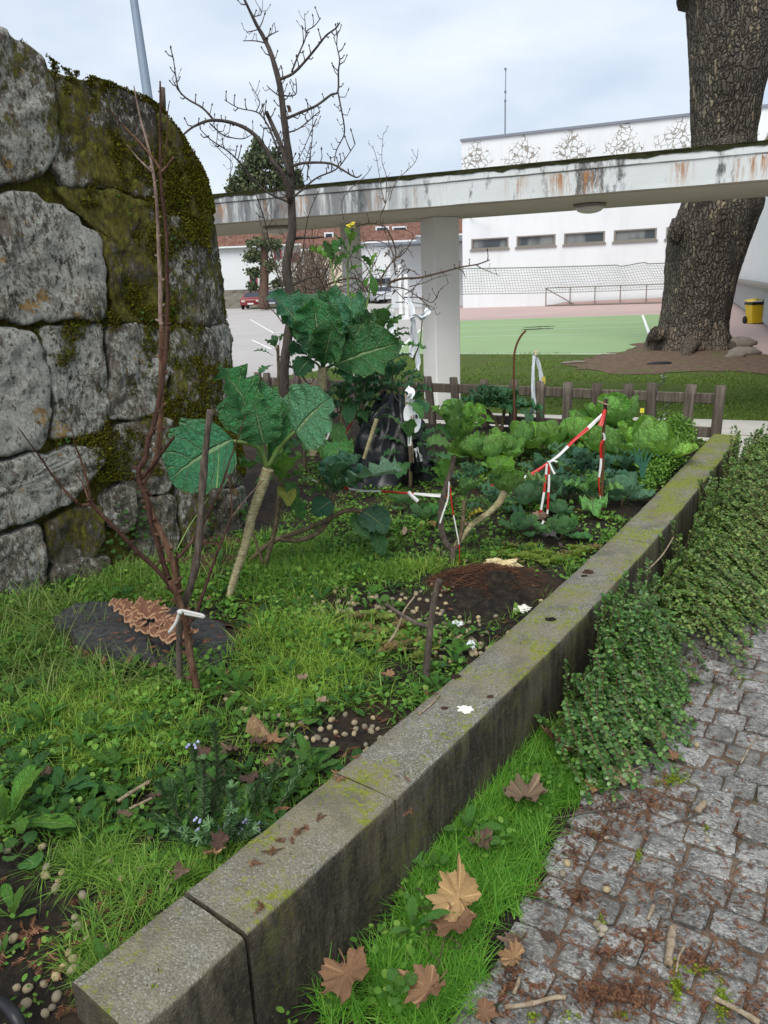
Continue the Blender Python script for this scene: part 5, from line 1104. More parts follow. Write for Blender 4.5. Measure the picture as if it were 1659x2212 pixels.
# ================================================================== VEGETABLES AND WEEDS
def leaf_mesh(name, ratio, pet, curv, cup, ruf, rk, lob, ln, seed, nu=11, nv=20, a=1.35, b=.62, pw=.022, twist=0., notch=.0):
    rd = random.Random(seed); V, U = [], []; ph = rd.uniform(0, 6)
    us = np.linspace(-1, 1, nu); ys = list(np.linspace(0, pet, 5)[:-1])+[pet+(1-pet)*((k/(nv-5))**.9) for k in range(nv-4)] if pet > .02 else [k/(nv-1) for k in range(nv)]
    for y in ys:
        tt = max(0., (y-pet)/(1-pet)); w = ratio/2*(max(0., math.sin(math.pi*min(1, tt**a)))**b) if tt > 0 else 0
        if notch and tt > 0: w = max(w, ratio/2*.8*notch*(1-tt)) if tt > .03 else w
        for u in us:
            sd = 1 if u > 0 else -1; e = abs(u)
            we = max(pw*(1-.5*tt), w*(1+lob*math.sin(2*math.pi*ln*tt+ph+sd)*(.4+.6*e)+.4*lob*math.sin(2*math.pi*ln*2.7*tt+sd*2+ph)))
            x = we*u*(1-.12*cup*e); blade = min(1, tt*5)
            z = curv*4*y*(1-y)+twist*u*we*y
            z += blade*(cup*we*e**1.6+ruf*(e**2.2)*math.sin(2*math.pi*rk*tt+ph+sd*1.4)+.5*ruf*e**3*math.sin(2*math.pi*rk*2.3*tt+ph*2+sd)+(.030*fbm(x*8+seed, y*8, seed, 4)+.35*ruf*e**2.5*math.sin(2*math.pi*rk*3.1*tt+sd+seed))*(nu > 7))
            z += (1-blade)*.02*e
            yy = y+blade*ruf*.16*e*e*math.sin(2*math.pi*rk*1.6*tt+ph*3)-(notch*.10*e*max(0, 1-tt*3) if notch else 0)
            V.append((x, yy, z)); U.append((.5+u*.5, tt))
    n = len(us); F = np.array([(j*n+k, j*n+k+1, (j+1)*n+k+1, (j+1)*n+k) for j in range(len(ys)-1) for k in range(n-1)])
    me = np_mesh(name, V, F, np.array(U)); me.materials.append(MT['leaf']); me.polygons.foreach_set('use_smooth', np.ones(len(me.polygons), bool)); return me
PROTO = {}
def proto(kind, n, **k): PROTO[kind] = [leaf_mesh('leaf', seed=i*5+len(PROTO)*31+1, **{a: (v*(.8+.1*i) if a in ('curv', 'ruf', 'cup') else v) for a, v in k.items()}) for i in range(n)]
proto('kale', 5, ratio=.66, pet=.24, curv=.11, cup=.36, ruf=.085, rk=4, lob=.035, ln=8)
proto('kalewide', 4, ratio=.86, pet=.16, curv=.08, cup=.34, ruf=.10, rk=4, lob=.035, ln=8)
proto('plate', 3, ratio=.92, pet=.0, curv=.10, cup=.26, ruf=.085, rk=4, lob=.035, ln=9, a=.9, b=.55)
proto('droop', 4, ratio=.50, pet=.2, curv=.28, cup=.15, ruf=.045, rk=3, lob=.06, ln=4)
proto('jag', 4, ratio=.56, pet=.2, curv=.12, cup=.2, ruf=.06, rk=4, lob=.17, ln=6)
proto('cab', 5, ratio=.84, pet=.10, curv=-.10, cup=.42, ruf=.04, rk=3, lob=.03, ln=5, a=1.5, b=.5)
proto('head', 4, ratio=1.0, pet=.02, curv=-.26, cup=.55, ruf=.03, rk=3, lob=.03, ln=5, a=1.2, b=.5)
proto('let', 4, ratio=.8, pet=.05, curv=.10, cup=.2, ruf=.10, rk=4, lob=.1, ln=6, nu=9, nv=12)
proto('dand', 4, ratio=.30, pet=.14, curv=.12, cup=.3, ruf=.02, rk=3, lob=.20, ln=6, nu=7, nv=18, a=1.5, b=.7, pw=.018)
proto('dock', 4, ratio=.26, pet=.16, curv=.10, cup=.35, ruf=.015, rk=3, lob=.05, ln=7, nu=7, nv=16, a=1.5, b=.6, pw=.016)
proto('rnd', 3, ratio=.50, pet=.50, curv=.10, cup=.25, ruf=.02, rk=3, lob=.04, ln=5, nu=7, nv=14, a=.75, b=.5, pw=.010)
lr = random.Random(77)
def jcol(c, v=.16): k = 1+lr.uniform(-v, v); return (c[0]*k*(1+lr.uniform(-.12, .12)), c[1]*k, c[2]*k*(1+lr.uniform(-.15, .15)), 1)
def place_leaf(parent, kind, base, tip, col, up=None, w=1., name='leaf', i=None):
    base, tip = Vector(base), Vector(tip); Yv = tip-base; L = Yv.length; y = Yv/L
    u = Vector(up) if up is not None else Vector((0, 0, 1))
    if up is None and abs(y.z) > .93: u = Vector((-y.x, -y.y, .25))
    z = (u-y*u.dot(y)).normalized(); x = y.cross(z)
    pl = PROTO[kind]; me = pl[i % len(pl)] if i is not None else lr.choice(pl)
    o = bpy.data.objects.new(name, me); COL.objects.link(o)
    o.parent = parent; M_ = Matrix((x*L*w, y*L, z*L)).transposed().to_4x4(); M_.translation = base-(worg(parent) if parent else Vector()); o.matrix_local = M_; o.color = col if len(col) == 4 else tuple(col)+(1,)
    return o
def rosette(parent, c, n, L, el0, el1, kind, col, w=1., seed=0, inner='', up=0., az0=None, off=.0, v=.16):
    """leaves spiralling from upright centre (el1) to flat outer ones (el0)"""
    r = random.Random(seed+3); a = r.uniform(0, 6) if az0 is None else az0
    for i in range(n):
        t = i/max(1, n-1); el = math.radians(el1+(el0-el1)*t+r.uniform(-7, 7)); a += 2.39996+r.uniform(-.25, .25); l = L*(.62+.38*t)*r.uniform(.85, 1.12)
        d = Vector((math.cos(a)*math.cos(el), math.sin(a)*math.cos(el), math.sin(el))); b = Vector(c)+Vector((math.cos(a), math.sin(a), 0))*off*(.3+t)+Vector((0, 0, -up*t))
        k = inner if (inner and t < .45) else kind
        place_leaf(parent, k, b, b+d*l, jcol(col, v), None, w*r.uniform(.85, 1.15))
def stemtube(parent, pts, Y, ra, rb, mat, rings=True, name='stem', yb=0.):
    q = catmull([ay(x, y, Y+yb*i/(len(pts)-1)) for i, (x, y) in enumerate(pts)], 10); n = len(q); m = MB().tube(q, [(ra+(rb-ra)*i/(n-1))*(1.0+(.13 if rings and i % 2 else 0)) for i in range(n)], 10, True, .05)
    return m.build(name, MT[mat], parent, True), q
DK, MID, BR_, YL, BL = (.018, .10, .030), (.055, .18, .034), (.13, .32, .038), (.19, .39, .045), (.045, .15, .085)
# ---- kale with the ringed pale stem, nearest on the left
b = gp(495, 1293, .28); KY = b.y
kA = thing('tall_kale', 'tall kale with a pale ringed leaning stem and one big leaf reaching left', 'kale', b)
stemtube(kA, [(494, 1296), (510, 1237), (530, 1177), (545, 1112), (563, 1060), (579, 1012)], KY, .0155, .023, 'kalestem')
def pet(parent, pts, Y, ra, rb, yb=0., nm='leaf_stalk', mat='stemgreen'):
    q = catmull([ay(x, y, Y+yb*i/(len(pts)-1)) for i, (x, y) in enumerate(pts)], 6); return MB().tube(q, taper(len(q), ra, rb), 7).build(nm, MT[mat], parent, True)
pet(kA, [(577, 1008), (560, 970), (530, 957), (500, 953)], KY, .011, .007, -.12)
place_leaf(kA, 'plate', ay(503, 950, KY-.12), ay(366, 1036, KY-.16), (.032, .150, .062), (-.2, -1, .55), 1.22, i=0)
pet(kA, [(577, 1005), (562, 950), (556, 915)], KY, .010, .006, -.03); place_leaf(kA, 'kalewide', ay(562, 945, KY-.02), ay(474, 792, KY+.05), (.028, .155, .035), (.6, -.5, .5), .62, i=1)
place_leaf(kA, 'plate', ay(566, 945, KY-.04), ay(522, 836, KY+.12), (.035, .165, .05), (.1, -1, .5), 1.15, i=1)
place_leaf(kA, 'plate', ay(570, 960, KY-.08), ay(548, 862, KY-.12), (.05, .19, .06), (.05, -1, .5), 1.05, i=2)
pet(kA, [(580, 1006), (610, 960), (645, 925)], KY, .010, .006, -.08); place_leaf(kA, 'plate', ay(640, 935, KY-.08), ay(716, 858, KY-.18), (.085, .235, .115), (-.3, -1, .45), 1.30, i=0)
place_leaf(kA, 'kalewide', ay(582, 1000, KY), ay(630, 868, KY+.15), (.045, .18, .05), (-.2, -.9, .5), .8, i=2); place_leaf(kA, 'kale', ay(582, 1000, KY), ay(590, 872, KY+.22), jcol(MID), (0, -.8, .5), .8)
place_leaf(kA, 'kale', ay(584, 1008, KY), ay(680, 950, KY+.05), (.09, .24, .09), None, .95); place_leaf(kA, 'kale', ay(580, 1008, KY), ay(535, 1010, KY+.2), jcol(MID), None, .8)
# second, brighter kale just behind it
b = gp(571, 1228, .28); k2 = thing('kale_plant', 'bright green kale on a thin brown stem directly behind the ringed kale stem', 'kale', b)
stemtube(k2, [(570, 1230), (585, 1180), (597, 1130), (602, 1085), (607, 1040)], b.y, .010, .012, 'kalebrown')
for i, (x, y, dy, k, w) in enumerate(((560, 1000, -.1, 'kale', .8), (600, 940, .1, 'kale', .7), (640, 985, -.1, 'kalewide', .9), (655, 1025, 0, 'kale', .8), (590, 975, .0, 'kale', .7), (625, 955, .1, 'kale', .8), (548, 1045, 0, 'droop', .9), (640, 1090, -.15, 'droop', .7), (652, 1125, -.1, 'kale', .6))): place_leaf(k2, k, ay(606, 1048, b.y), ay(x, y, b.y+dy), jcol(BR_ if i < 4 else MID), None, w)
place_leaf(k2, 'droop', ay(604, 1060, b.y), ay(628, 1092, b.y-.2), jcol((.35, .36, .05)), None, .8); pet(k2, [(571, 1228), (556, 1180), (545, 1150)], b.y, .008, .006, mat='kalebrown', nm='side_stem')
# sprawling blue-green kale with the horizontal stem
b = gp(545, 1215, .28); b.y = b.y; k3 = thing('sprawling_kale', 'blue-green kale with two long bare stems sprawling sideways over the weeds', 'kale', b)
stemtube(k3, [(538, 1212), (586, 1172), (645, 1149), (704, 1124), (748, 1103), (783, 1104)], b.y, .0125, .010, 'kalebrown', yb=-.05); stemtube(k3, [(606, 1166), (650, 1166), (689, 1149), (712, 1118), (718, 1088), (722, 1064)], b.y-.02, .0115, .012, 'kalebrown')
c = ay(722, 1066, b.y-.02)
for i, (x, y, dy, k, w, cl) in enumerate(((712, 986, .05, 'kalewide', .9, BL), (750, 975, .1, 'kale', .8, BL), (785, 985, .0, 'kalewide', .75, BL), (860, 1020, -.2, 'kalewide', .9, (.085, .20, .13)), (690, 1000, .1, 'kale', .8, MID), (740, 1000, -.15, 'kale', .9, DK), (770, 1045, -.2, 'kalewide', .8, DK), (690, 1040, -.05, 'kale', .7, BL), (672, 1062, -.1, 'kale', .6, MID), (800, 1010, .1, 'kale', .7, BL), (735, 955, .25, 'kale', .8, MID))): place_leaf(k3, k, c, ay(x, y, b.y+dy), jcol(cl, .08), None, w)
place_leaf(k3, 'plate', ay(716, 1082, b.y-.06), ay(676, 1112, b.y-.12), jcol(BL), (-.2, -1, .5), 1.1); place_leaf(k3, 'droop', ay(704, 1070, b.y), ay(652, 1040, b.y-.1), jcol((.13, .27, .04)), None, .8); place_leaf(k3, 'droop', ay(700, 1078, b.y), ay(662, 1070, b.y-.1), jcol((.26, .34, .05)), None, .6)
e_ = ay(783, 1104, b.y-.05); place_leaf(k3, 'plate', e_, ay(838, 1148, b.y-.15), (.05, .13, .075), (.4, -.9, .4), 1.0, i=1); place_leaf(k3, 'kale', e_, ay(828, 1200, b.y-.12), (.06, .17, .06), (.3, -1, .2), .55, i=2); place_leaf(k3, 'kale', ay(762, 1103, b.y), ay(800, 1160, b.y-.16), (.09, .21, .08), (-.3, -1, .3), .6, i=1); place_leaf(k3, 'kale', ay(770, 1103, b.y), ay(770, 1140, b.y-.1), jcol(MID), (-.3, -1, .3), .7)
# ---- the big dark kale in the centre
kb = gp(687, 1010, .29); EY = 5.1
k4 = thing('big_dark_kale', 'biggest dark blue-green kale with wavy leaves on a thick pale stem in the centre', 'kale', zz(ay(684, 960, EY), .28))
stemtube(k4, [(676, 985), (682, 930), (688, 870), (694, 830), (698, 792)], EY, .025, .030, 'kalestem')
c = ay(698, 800, EY)
for i, (x, y, dy, k, w, cl, up) in enumerate(((583, 630, .0, 'kale', .62, (.030, .135, .062), (.5, -.6, .6)), (648, 632, .2, 'kalewide', .8, (.03, .125, .05), (.2, -1, .4)), (676, 645, -.05, 'kalewide', .85, (.035, .155, .045), (.1, -1, .4)), (735, 655, .15, 'kalewide', .8, (.035, .14, .06), (-.2, -1, .4)), (768, 640, .35, 'kale', .8, (.045, .15, .07), (-.2, -1, .5)), (862, 742, -.1, 'kalewide', .82, (.022, .11, .026), (.05, -1, .5)), (800, 700, .1, 'kale', .8, (.04, .15, .07), None), (722, 690, -.2, 'kalewide', .7, (.028, .12, .03), (0, -1, .3)), (640, 720, -.12, 'kale', .8, (.022, .10, .045), (.5, -.8, .3)), (812, 690, .3, 'kale', .7, (.05, .17, .07), None), (640, 700, .2, 'kale', .8, DK, None))): place_leaf(k4, k, c, ay(x, y, EY+dy), jcol(cl, .05), up, w, i=i)
place_leaf(k4, 'plate', ay(672, 775, EY-.1), ay(640, 812, EY-.16), (.02, .10, .035), (-.3, -1, .5), 1.15, i=1); pet(k4, [(697, 800), (684, 785), (670, 778)], EY, .009, .006, -.1); place_leaf(k4, 'plate', ay(655, 765, EY+.1), ay(636, 735, EY), (.04, .15, .075), (-.5, -1, .3), 1.0, i=2); place_leaf(k4, 'kale', c, ay(760, 830, EY-.15), jcol(DK), None, .7)
# ---- tall flowering kale behind
FY = 6.0
k5 = thing('flowering_kale', 'tall bolting kale with a small yellow flower head, rising above the other plants', 'kale', zz(ay(760, 900, FY), .28))
stemtube(k5, [(775, 900), (772, 800), (760, 700), (752, 630), (752, 560), (757, 500)], FY, .012, .006, 'stemgreen', False); stemtube(k5, [(770, 720), (790, 670), (800, 610), (800, 575)], FY, .008, .005, 'stemgreen', False, 'side_stem'); stemtube(k5, [(757, 680), (724, 610), (714, 560)], FY, .007, .005, 'stemgreen', False, 'side_stem')
for (bx, by, x, y, k, cl, w) in ((714, 575, 668, 540, 'kale', BR_, .7), (714, 575, 700, 520, 'jag', MID, .9), (716, 580, 738, 515, 'kale', MID, .9), (718, 590, 756, 545, 'jag', MID, .9), (752, 560, 722, 508, 'jag', MID, .8), (755, 540, 770, 500, 'jag', BR_, .8), (754, 560, 790, 530, 'jag', MID, .8), (753, 590, 780, 575, 'jag', BR_, .8), (752, 600, 728, 605, 'jag', MID, .8), (753, 620, 788, 610, 'jag', MID, .9), (752, 640, 735, 660, 'jag', MID, .8), (752, 630, 770, 655, 'jag', BR_, .7), (800, 585, 782, 552, 'jag', MID, .9), (800, 585, 815, 545, 'jag', BR_, .9), (800, 590, 832, 590, 'jag', MID, .8), (800, 600, 790, 620, 'droop', BR_, .8), (800, 590, 808, 640, 'droop', MID, .7), (757, 525, 745, 492, 'jag', BR_, .7), (757, 520, 768, 490, 'jag', MID, .7)): place_leaf(k5, k, ay(bx, by, FY), ay(x, y, FY+lr.uniform(-.15, .1)), jcol(cl), None, w)
place_leaf(k5, 'droop', ay(756, 640, FY), ay(770, 670, FY-.1), (.48, .30, .05), None, .9)
m = MB(); 
for k in range(16):
    p = ay(757+lr.uniform(-8, 8), 487+lr.uniform(-7, 6), FY+lr.uniform(-.03, .03)); m.lathe(p, [(.003, -.006), (.010, 0), (.009, .005), (.002, .008)], 5)
m.build('flower_head', MT['yflower'], k5)['kind'] = 'stuff'
# ---- leafy masses around the black sheeting
for (lab, bx, by, Y, L, n, kinds, col, el0, el1, sd) in (
    ('leafy green kale sprouting just above and right of the big dark kale', 825, 705, 5.9, .26, 22, 'jag', MID, -15, 75, 1),
    ('bushy dark kale with many hanging narrow leaves hiding the black sheeting', 785, 838, 5.45, .30, 32, 'droop', (.032, .135, .048), -30, 62, 2),
    ('loose green kale below the big dark kale, left of the tangled tape', 738, 862, 5.35, .25, 20, 'droop', (.06, .18, .045), -35, 60, 3),
    ('dark kale crowding the top edge of the black sheeting', 848, 815, 5.6, .26, 22, 'kale', (.040, .15, .055), -30, 60, 4),
    ('small kale leaning over the right flank of the black sheeting', 893, 945, 5.0, .22, 14, 'jag', (.05, .165, .05), -35, 65, 5),
    ('low kale between the horizontal kale stems and the hanging tape', 660, 900, 5.6, .22, 12, 'kale', (.05, .16, .05), -20, 60, 6),
    ('sparse kale shoots left of the fruit tree trunk by the wall', 600, 745, 6.4, .2, 9, 'jag', (.05, .17, .06), -20, 60, 7),
    ('small kale sprout under the arching twigs right of the centre', 830, 755, 6.0, .24, 12, 'jag', (.035, .14, .06), -20, 60, 8)):
    c = ay(bx, by, Y); t_ = thing('leafy_kale', lab, 'kale', zz(c, .28)); zb = .28; rosette(t_, c, n, L, el0, el1, kinds, col, .95, sd, up=.18, off=.06)
    q = catmull([Vector((c.x-.03, c.y, zb)), Vector((c.x-.02, c.y, zb+(c.z-zb)*.5)), c], 8); MB().tube(q, [.012*(1.1 if i % 2 else 1) for i in range(len(q))], 8).build('stem', MT['kalestem' if sd in (2, 3) else 'kalebrown'], t_, True)
for k, (pts, lab) in enumerate(((((950/1.58*.542+460.7, 980), (800, 945), (812, 900)), ''),)): pass
t_ = thing('bare_kale_stem', 'yellowish bare cabbage stem slanting in front of the black sheeting', 'kale', zz(ay(787, 990, 5.0), .28)); stemtube(t_, [(786, 992), (796, 960), (806, 930), (814, 905)], 5.0, .012, .014, 'kalestem')
for i, (x, y) in enumerate(((850, 905), (790, 890), (840, 880), (870, 925))): place_leaf(t_, 'droop', ay(814, 905, 5.), ay(x, y, 5.-.1*i/4), jcol((.07, .18, .06)), None, .6)
# ---- black sheeting with sticks and the round white plate
SYb = 5.25
sh = thing('black_sheeting', 'crumpled black plastic sheeting draped like a cloak over sticks among the cabbages', 'sheeting', zz(ay(840, 1020, SYb), .28))
m = MB(); R_ = []
for i in range(34):
    v = i/33; row = []
    for j in range(61):
        t = math.pi*1.5*(j/60)-math.pi*1.25; rr_ = (.05+.33*v**.9)*(1+.10*math.sin(t*5+v*4)+.34*fbm(math.cos(t)*1.6+v, math.sin(t)*1.6, v*2.2, 2)); z = .27+.62*(1-v)+.02*fbm(t*3, v*7, 5)
        cx_ = ay(850-10*v, 900, SYb); row.append(Vector((cx_.x+math.cos(t)*rr_*1.0, SYb+math.sin(t)*rr_*.8, z)))
    R_.append(row)
m.grid(R_).build('sheet', MT['bag'], sh, True)
m = MB(); R_ = []
for i in range(10):
    v = i/9; R_.append([ay(893+14*u+8*v, 950+72*v, SYb-.32)+Vector((0, .05*abs(u)+.02*math.sin(u*5+v*4), .0)) for u in np.linspace(-1, 1, 8)])
m.grid(R_).build('side_flap', MT['bag'], sh); m = MB(); R_ = []
for i in range(8):
    v = i/7; R_.append([gp(896+20*u, 1012+24*v, .30)+Vector((0, 0, .03*(1-abs(u))*(1-abs(2*v-1))+.012*math.sin(u*6+v*7))) for u in np.linspace(-1, 1, 9)])
m.grid(R_).build('foot_flap', MT['bag'], sh)
for k, (x0, x1) in enumerate(((876, 886), (881, 889), (885, 893))): MB().tube([ay(x0, 850+4*k, SYb-.26), ay(x1, 1000, SYb-.34)], .0055, 6).build('support_stick', MT['straw'], sh, True)
def plate(name, xs_, ys_, Y, lab, cat, R=None):
    return None
pl = thing('white_plate', 'round white plastic plate with dark scribbled marks hung on the black sheeting', 'plate', ay(890, 905, 4.9))
cpl = ay(891, 903, 4.9); ax = Vector((.62, -.75, .25)).normalized(); e1 = Vector((0, 0, 1)).cross(ax).normalized(); e2 = ax.cross(e1)
MB().grid([[cpl+(e1*math.cos(t)*1.1+e2*math.sin(t)*1.45)*r+ax*.002*math.sin(t*2) for t in np.linspace(0, 2*math.pi, 33)] for r in (.001, .03, .05, .058, .066)]).build('plate', MT['plate'], pl, True)
MB().grid([[cpl+ax*.009+(e1*(.030+math.cos(t)*.010*r)+e2*(.004+math.sin(t)*.015*r)) for t in np.linspace(0, 2*math.pi, 17)] for r in (.02, .6, 1)]).build('dark_spot', MT['ink'], pl)
for k in range(9):
    a = k*.7; q0 = cpl+ax*.010+e1*(-.018+.012*math.cos(a*3))+e2*(.015-.006*k); MB().tube(catmull([q0, q0+e1*.008+e2*.008*math.sin(a), q0+e1*.004-e2*.010*math.cos(a), q0+e1*.014+e2*.004], 4), .0012, 4).build('scribble', MT['redink'], pl)
place_leaf(bpy.data.objects['black_sheeting'], 'droop', ay(868, 872, 4.95), ay(912, 905, 4.8), jcol(MID), None, .8); place_leaf(bpy.data.objects['black_sheeting'], 'jag', ay(884, 960, 4.85), ay(888, 905, 4.75), jcol(MID), None, .8)
tag(MB().grid([[ay(885+4*u, 945+18*v, 4.88) for u in (-1, 0, 1)] for v in (-1, 0, 1)]).build('plate_tail', MT['plate'], pl), None)
for (pts, lab, w, sd) in ((((879, 838), (889, 848), (884, 862), (893, 870)), 'scrap of white printed plastic above the round plate', .02, 2), (((897, 968), (903, 982), (910, 996)), 'small white card lying against the right flap of the black sheeting', .016, 4)): film('white_scrap', pts, w, 4.95, lab, 'plastic scrap', sd, None, 'plate')
# ---- forked stubby kale
fb = gp(975, 1212, .28); GY = fb.y
k6 = thing('forked_kale', 'yellow-green kale on a grey forked woody stem wound with tape', 'kale', fb)
stemtube(k6, [(976, 1216), (976, 1190), (962, 1172), (953, 1140), (954, 1092), (966, 1041), (973, 1021), (981, 985)], GY, .017, .011, 'deadwood', False); stemtube(k6, [(979, 1195), (990, 1172), (998, 1140), (1001, 1105), (1003, 1080)], GY+.02, .010, .009, 'kalebrown'); stemtube(k6, [(983, 1182), (1017, 1137), (1058, 1106), (1082, 1080), (1092, 1050)], GY+.03, .012, .018, 'kalestem', True, 'side_stem')
c = ay(984, 970, GY)
for i, (x, y, dy, k, w, cl) in enumerate(((928, 878, .02, 'kale', .62, BR_), (965, 862, .1, 'kale', .7, BR_), (992, 862, -.05, 'kale', .6, (.15, .30, .06)), (1022, 868, .1, 'kale', .7, BR_), (1062, 905, -.05, 'kalewide', .75, BR_), (1050, 878, .12, 'kale', .8, BR_), (985, 905, -.12, 'kale', .5, (.17, .33, .07)), (1035, 920, -.12, 'kale', .75, BR_), (940, 920, .1, 'kale', .7, MID))): place_leaf(k6, k, c, ay(x, y, GY+dy), jcol(cl, .08), None, w)
place_leaf(k6, 'plate', ay(972, 960, GY-.05), ay(922, 956, GY-.1), (.15, .30, .08), (0, -.6, 1), .75, i=0); rosette(k6, ay(984, 972, GY), 9, .07, 10, 80, 'kale', YL, .8, 5)
for i, (x, y, w) in enumerate(((930, 1010, .6), (950, 995, .7), (968, 990, .7), (935, 1035, .6))): place_leaf(k6, 'kale', ay(962, 1058, GY), ay(x, y, GY+.05), jcol(BR_), None, w)
c = ay(1003, 1085, GY+.02)
for i, (x, y, w, k) in enumerate(((1030, 1040, .8, 'kalewide'), (1018, 1052, .7, 'kale'), (990, 1045, .7, 'kale'), (1062, 1095, .6, 'kale'), (978, 1080, .6, 'kale'), (1010, 1030, .7, 'kale'))): place_leaf(k6, k, c, ay(x, y, GY-.05+.03*i), jcol((.13, .29, .07)), None, w)
place_leaf(k6, 'kale', ay(1003, 1130, GY), ay(1045, 1105, GY-.05), (.55, .46, .05), None, .8)
c = ay(1092, 1052, GY+.05); rosette(k6, c+Vector((0, 0, -.01)), 15, .145, 40, 84, 'cab', (.125, .28, .035), .95, 8, up=.02, off=.012)
place_leaf(k6, 'kalewide', c, ay(1072, 985, GY+.2), jcol(YL), None, .9); place_leaf(k6, 'kale', c, ay(1180, 1040, GY-.05), (.17, .31, .09), None, .55, i=1); place_leaf(k6, 'kale', c, ay(1055, 1030, GY), jcol(MID), None, .6)
# ---- dark collards at the fence
b = gp(1083, 935, .28); k7 = thing('collard_plant', 'dark glossy collard plant standing against the fence left of the bag stake', 'cabbage', b)
for cx_, cy_, n, L, cl, sd in ((1050, 865, 13, .30, (.03, .13, .05), 3), (1090, 870, 12, .30, (.05, .165, .06), 9)):
    c = ay(cx_, cy_+15, b.y); rosette(k7, c, n, L, 5, 75, 'kalewide', cl, .72, sd, inner='kale'); stemtube(k7, [(1083, 936), ((1083+cx_)/2, 905), (cx_, cy_+16)], b.y, .014, .014, 'kalebrown')
c = ay(1092, 880, b.y); place_leaf(k7, 'droop', c, ay(1172, 902, b.y-.1), (.045, .15, .065), None, .8); place_leaf(k7, 'droop', c, ay(1150, 930, b.y-.2), (.06, .17, .07), None, .7); place_leaf(k7, 'kale', c, ay(1120, 845, b.y), jcol(MID), None, .7)
# ---- rows of cabbages
CABS = [(1060, 1010, 46, 'cab', (0.172, 0.370, 0.059), 'young pale cabbage right behind the leafy fork of the kale', 12), (1015, 1000, 44, 'cab', (0.158, 0.350, 0.066), 'young pale cabbage left of the one behind the forked kale', 11), (950, 1050, 34, 'kale', (0.078, 0.213, 0.078), 'small bluish kale seedling left of the grey forked stem', 8), (1012, 1062, 40, 'kale', (0.067, 0.190, 0.084), 'low bluish cabbage behind the grey forked stem', 10),
 (1062, 1112, 40, 'kale', (0.067, 0.185, 0.090), 'dull blue-green cabbage half hidden under the curved kale stem', 9), (1130, 985, 50, 'cab', (0.165, 0.363, 0.053), 'pale green cabbage at the foot of the bent iron rod', 12), (1186, 985, 50, 'cab', (0.178, 0.376, 0.053), 'pale green cabbage left of the slanting barrier tape', 12), (1243, 975, 50, 'cab', (0.185, 0.396, 0.053), 'pale green cabbage just behind the slanting barrier tape', 12),
 (1262, 945, 40, 'cab', (0.172, 0.370, 0.066), 'yellowish cabbage near the fence, left of the iron tape stake', 10), (1328, 950, 62, 'cab', (0.158, 0.356, 0.053), 'tall pale cabbage against the fence right of the iron tape stake', 15), (1315, 1002, 50, 'cab', (0.158, 0.356, 0.059), 'pale green cabbage directly right of the iron tape stake', 12), (1400, 1020, 74, 'cab', (0.198, 0.409, 0.059), 'largest pale cabbage with spread leaves at the right end of the bed', 15),
 (1358, 1010, 44, 'cab', (0.198, 0.383, 0.106), 'pale veined cabbage between the tape stake and the largest cabbage', 10), (1255, 1050, 52, 'jag', (0.050, 0.157, 0.095), 'blue-green broccoli plant below the slanting barrier tape', 15), (1300, 1050, 42, 'jag', (0.056, 0.168, 0.095), 'blue-green broccoli plant behind the lower part of the tape stake', 11), (1350, 1040, 40, 'jag', (0.056, 0.162, 0.095), 'small blue-green broccoli right of the lower tape stake', 9),
 (1278, 1098, 52, 'kale', (0.158, 0.343, 0.079), 'upright leafy cabbage at the foot of the iron tape stake', 10), (1342, 1088, 42, 'cab', (0.132, 0.290, 0.172), 'bluish cabbage with leaves lying flat beside the concrete wall', 10), (1230, 1088, 42, 'kale', (0.062, 0.174, 0.090), 'low blue-green cabbage with a yellow leaf, left of the tape stake', 10), (1192, 1092, 44, 'kale', (0.073, 0.190, 0.090), 'blue-green cabbage right of the hanging tape ends', 10),
 (1208, 1115, 32, 'head', (0.132, 0.310, 0.132), 'small round cabbage head right of the hanging tape ends', 14), (1212, 1160, 44, 'head', (0.112, 0.304, 0.086), 'open savoy cabbage with purple outer leaves nearest to the concrete wall', 16), (1140, 1100, 40, 'cab', (0.090, 0.213, 0.095), 'young cabbage on a short stem with one yellow leaf', 11), (1127, 1155, 30, 'cab', (0.119, 0.290, 0.106), 'smallest cabbage seedling in the dark soil left of the savoy', 10),
 (918, 1128, 38, 'head', (0.099, 0.277, 0.073), 'round savoy cabbage with one withered brown leaf left of the forked stem', 16), (872, 1100, 28, 'cab', (0.112, 0.290, 0.079), 'small cabbage seedling under the long strung tape', 8), (1166, 1045, 40, 'jag', (0.056, 0.168, 0.090), 'blue-green broccoli behind the tape knot', 9), (1095, 1000, 40, 'cab', (0.158, 0.356, 0.066), 'pale young cabbage left of the bent iron rod base', 10), (1225, 1020, 42, 'kale', (0.119, 0.277, 0.106), 'mid-green cabbage between the broccoli and the pale cabbages', 10), (905, 1012, 26, 'kale', (0.078, 0.213, 0.078), 'small cabbage seedling right of the black sheeting', 7), (1290, 985, 44, 'cab', (0.198, 0.409, 0.053), 'yellow-green cabbage directly left of the iron tape stake', 10)]
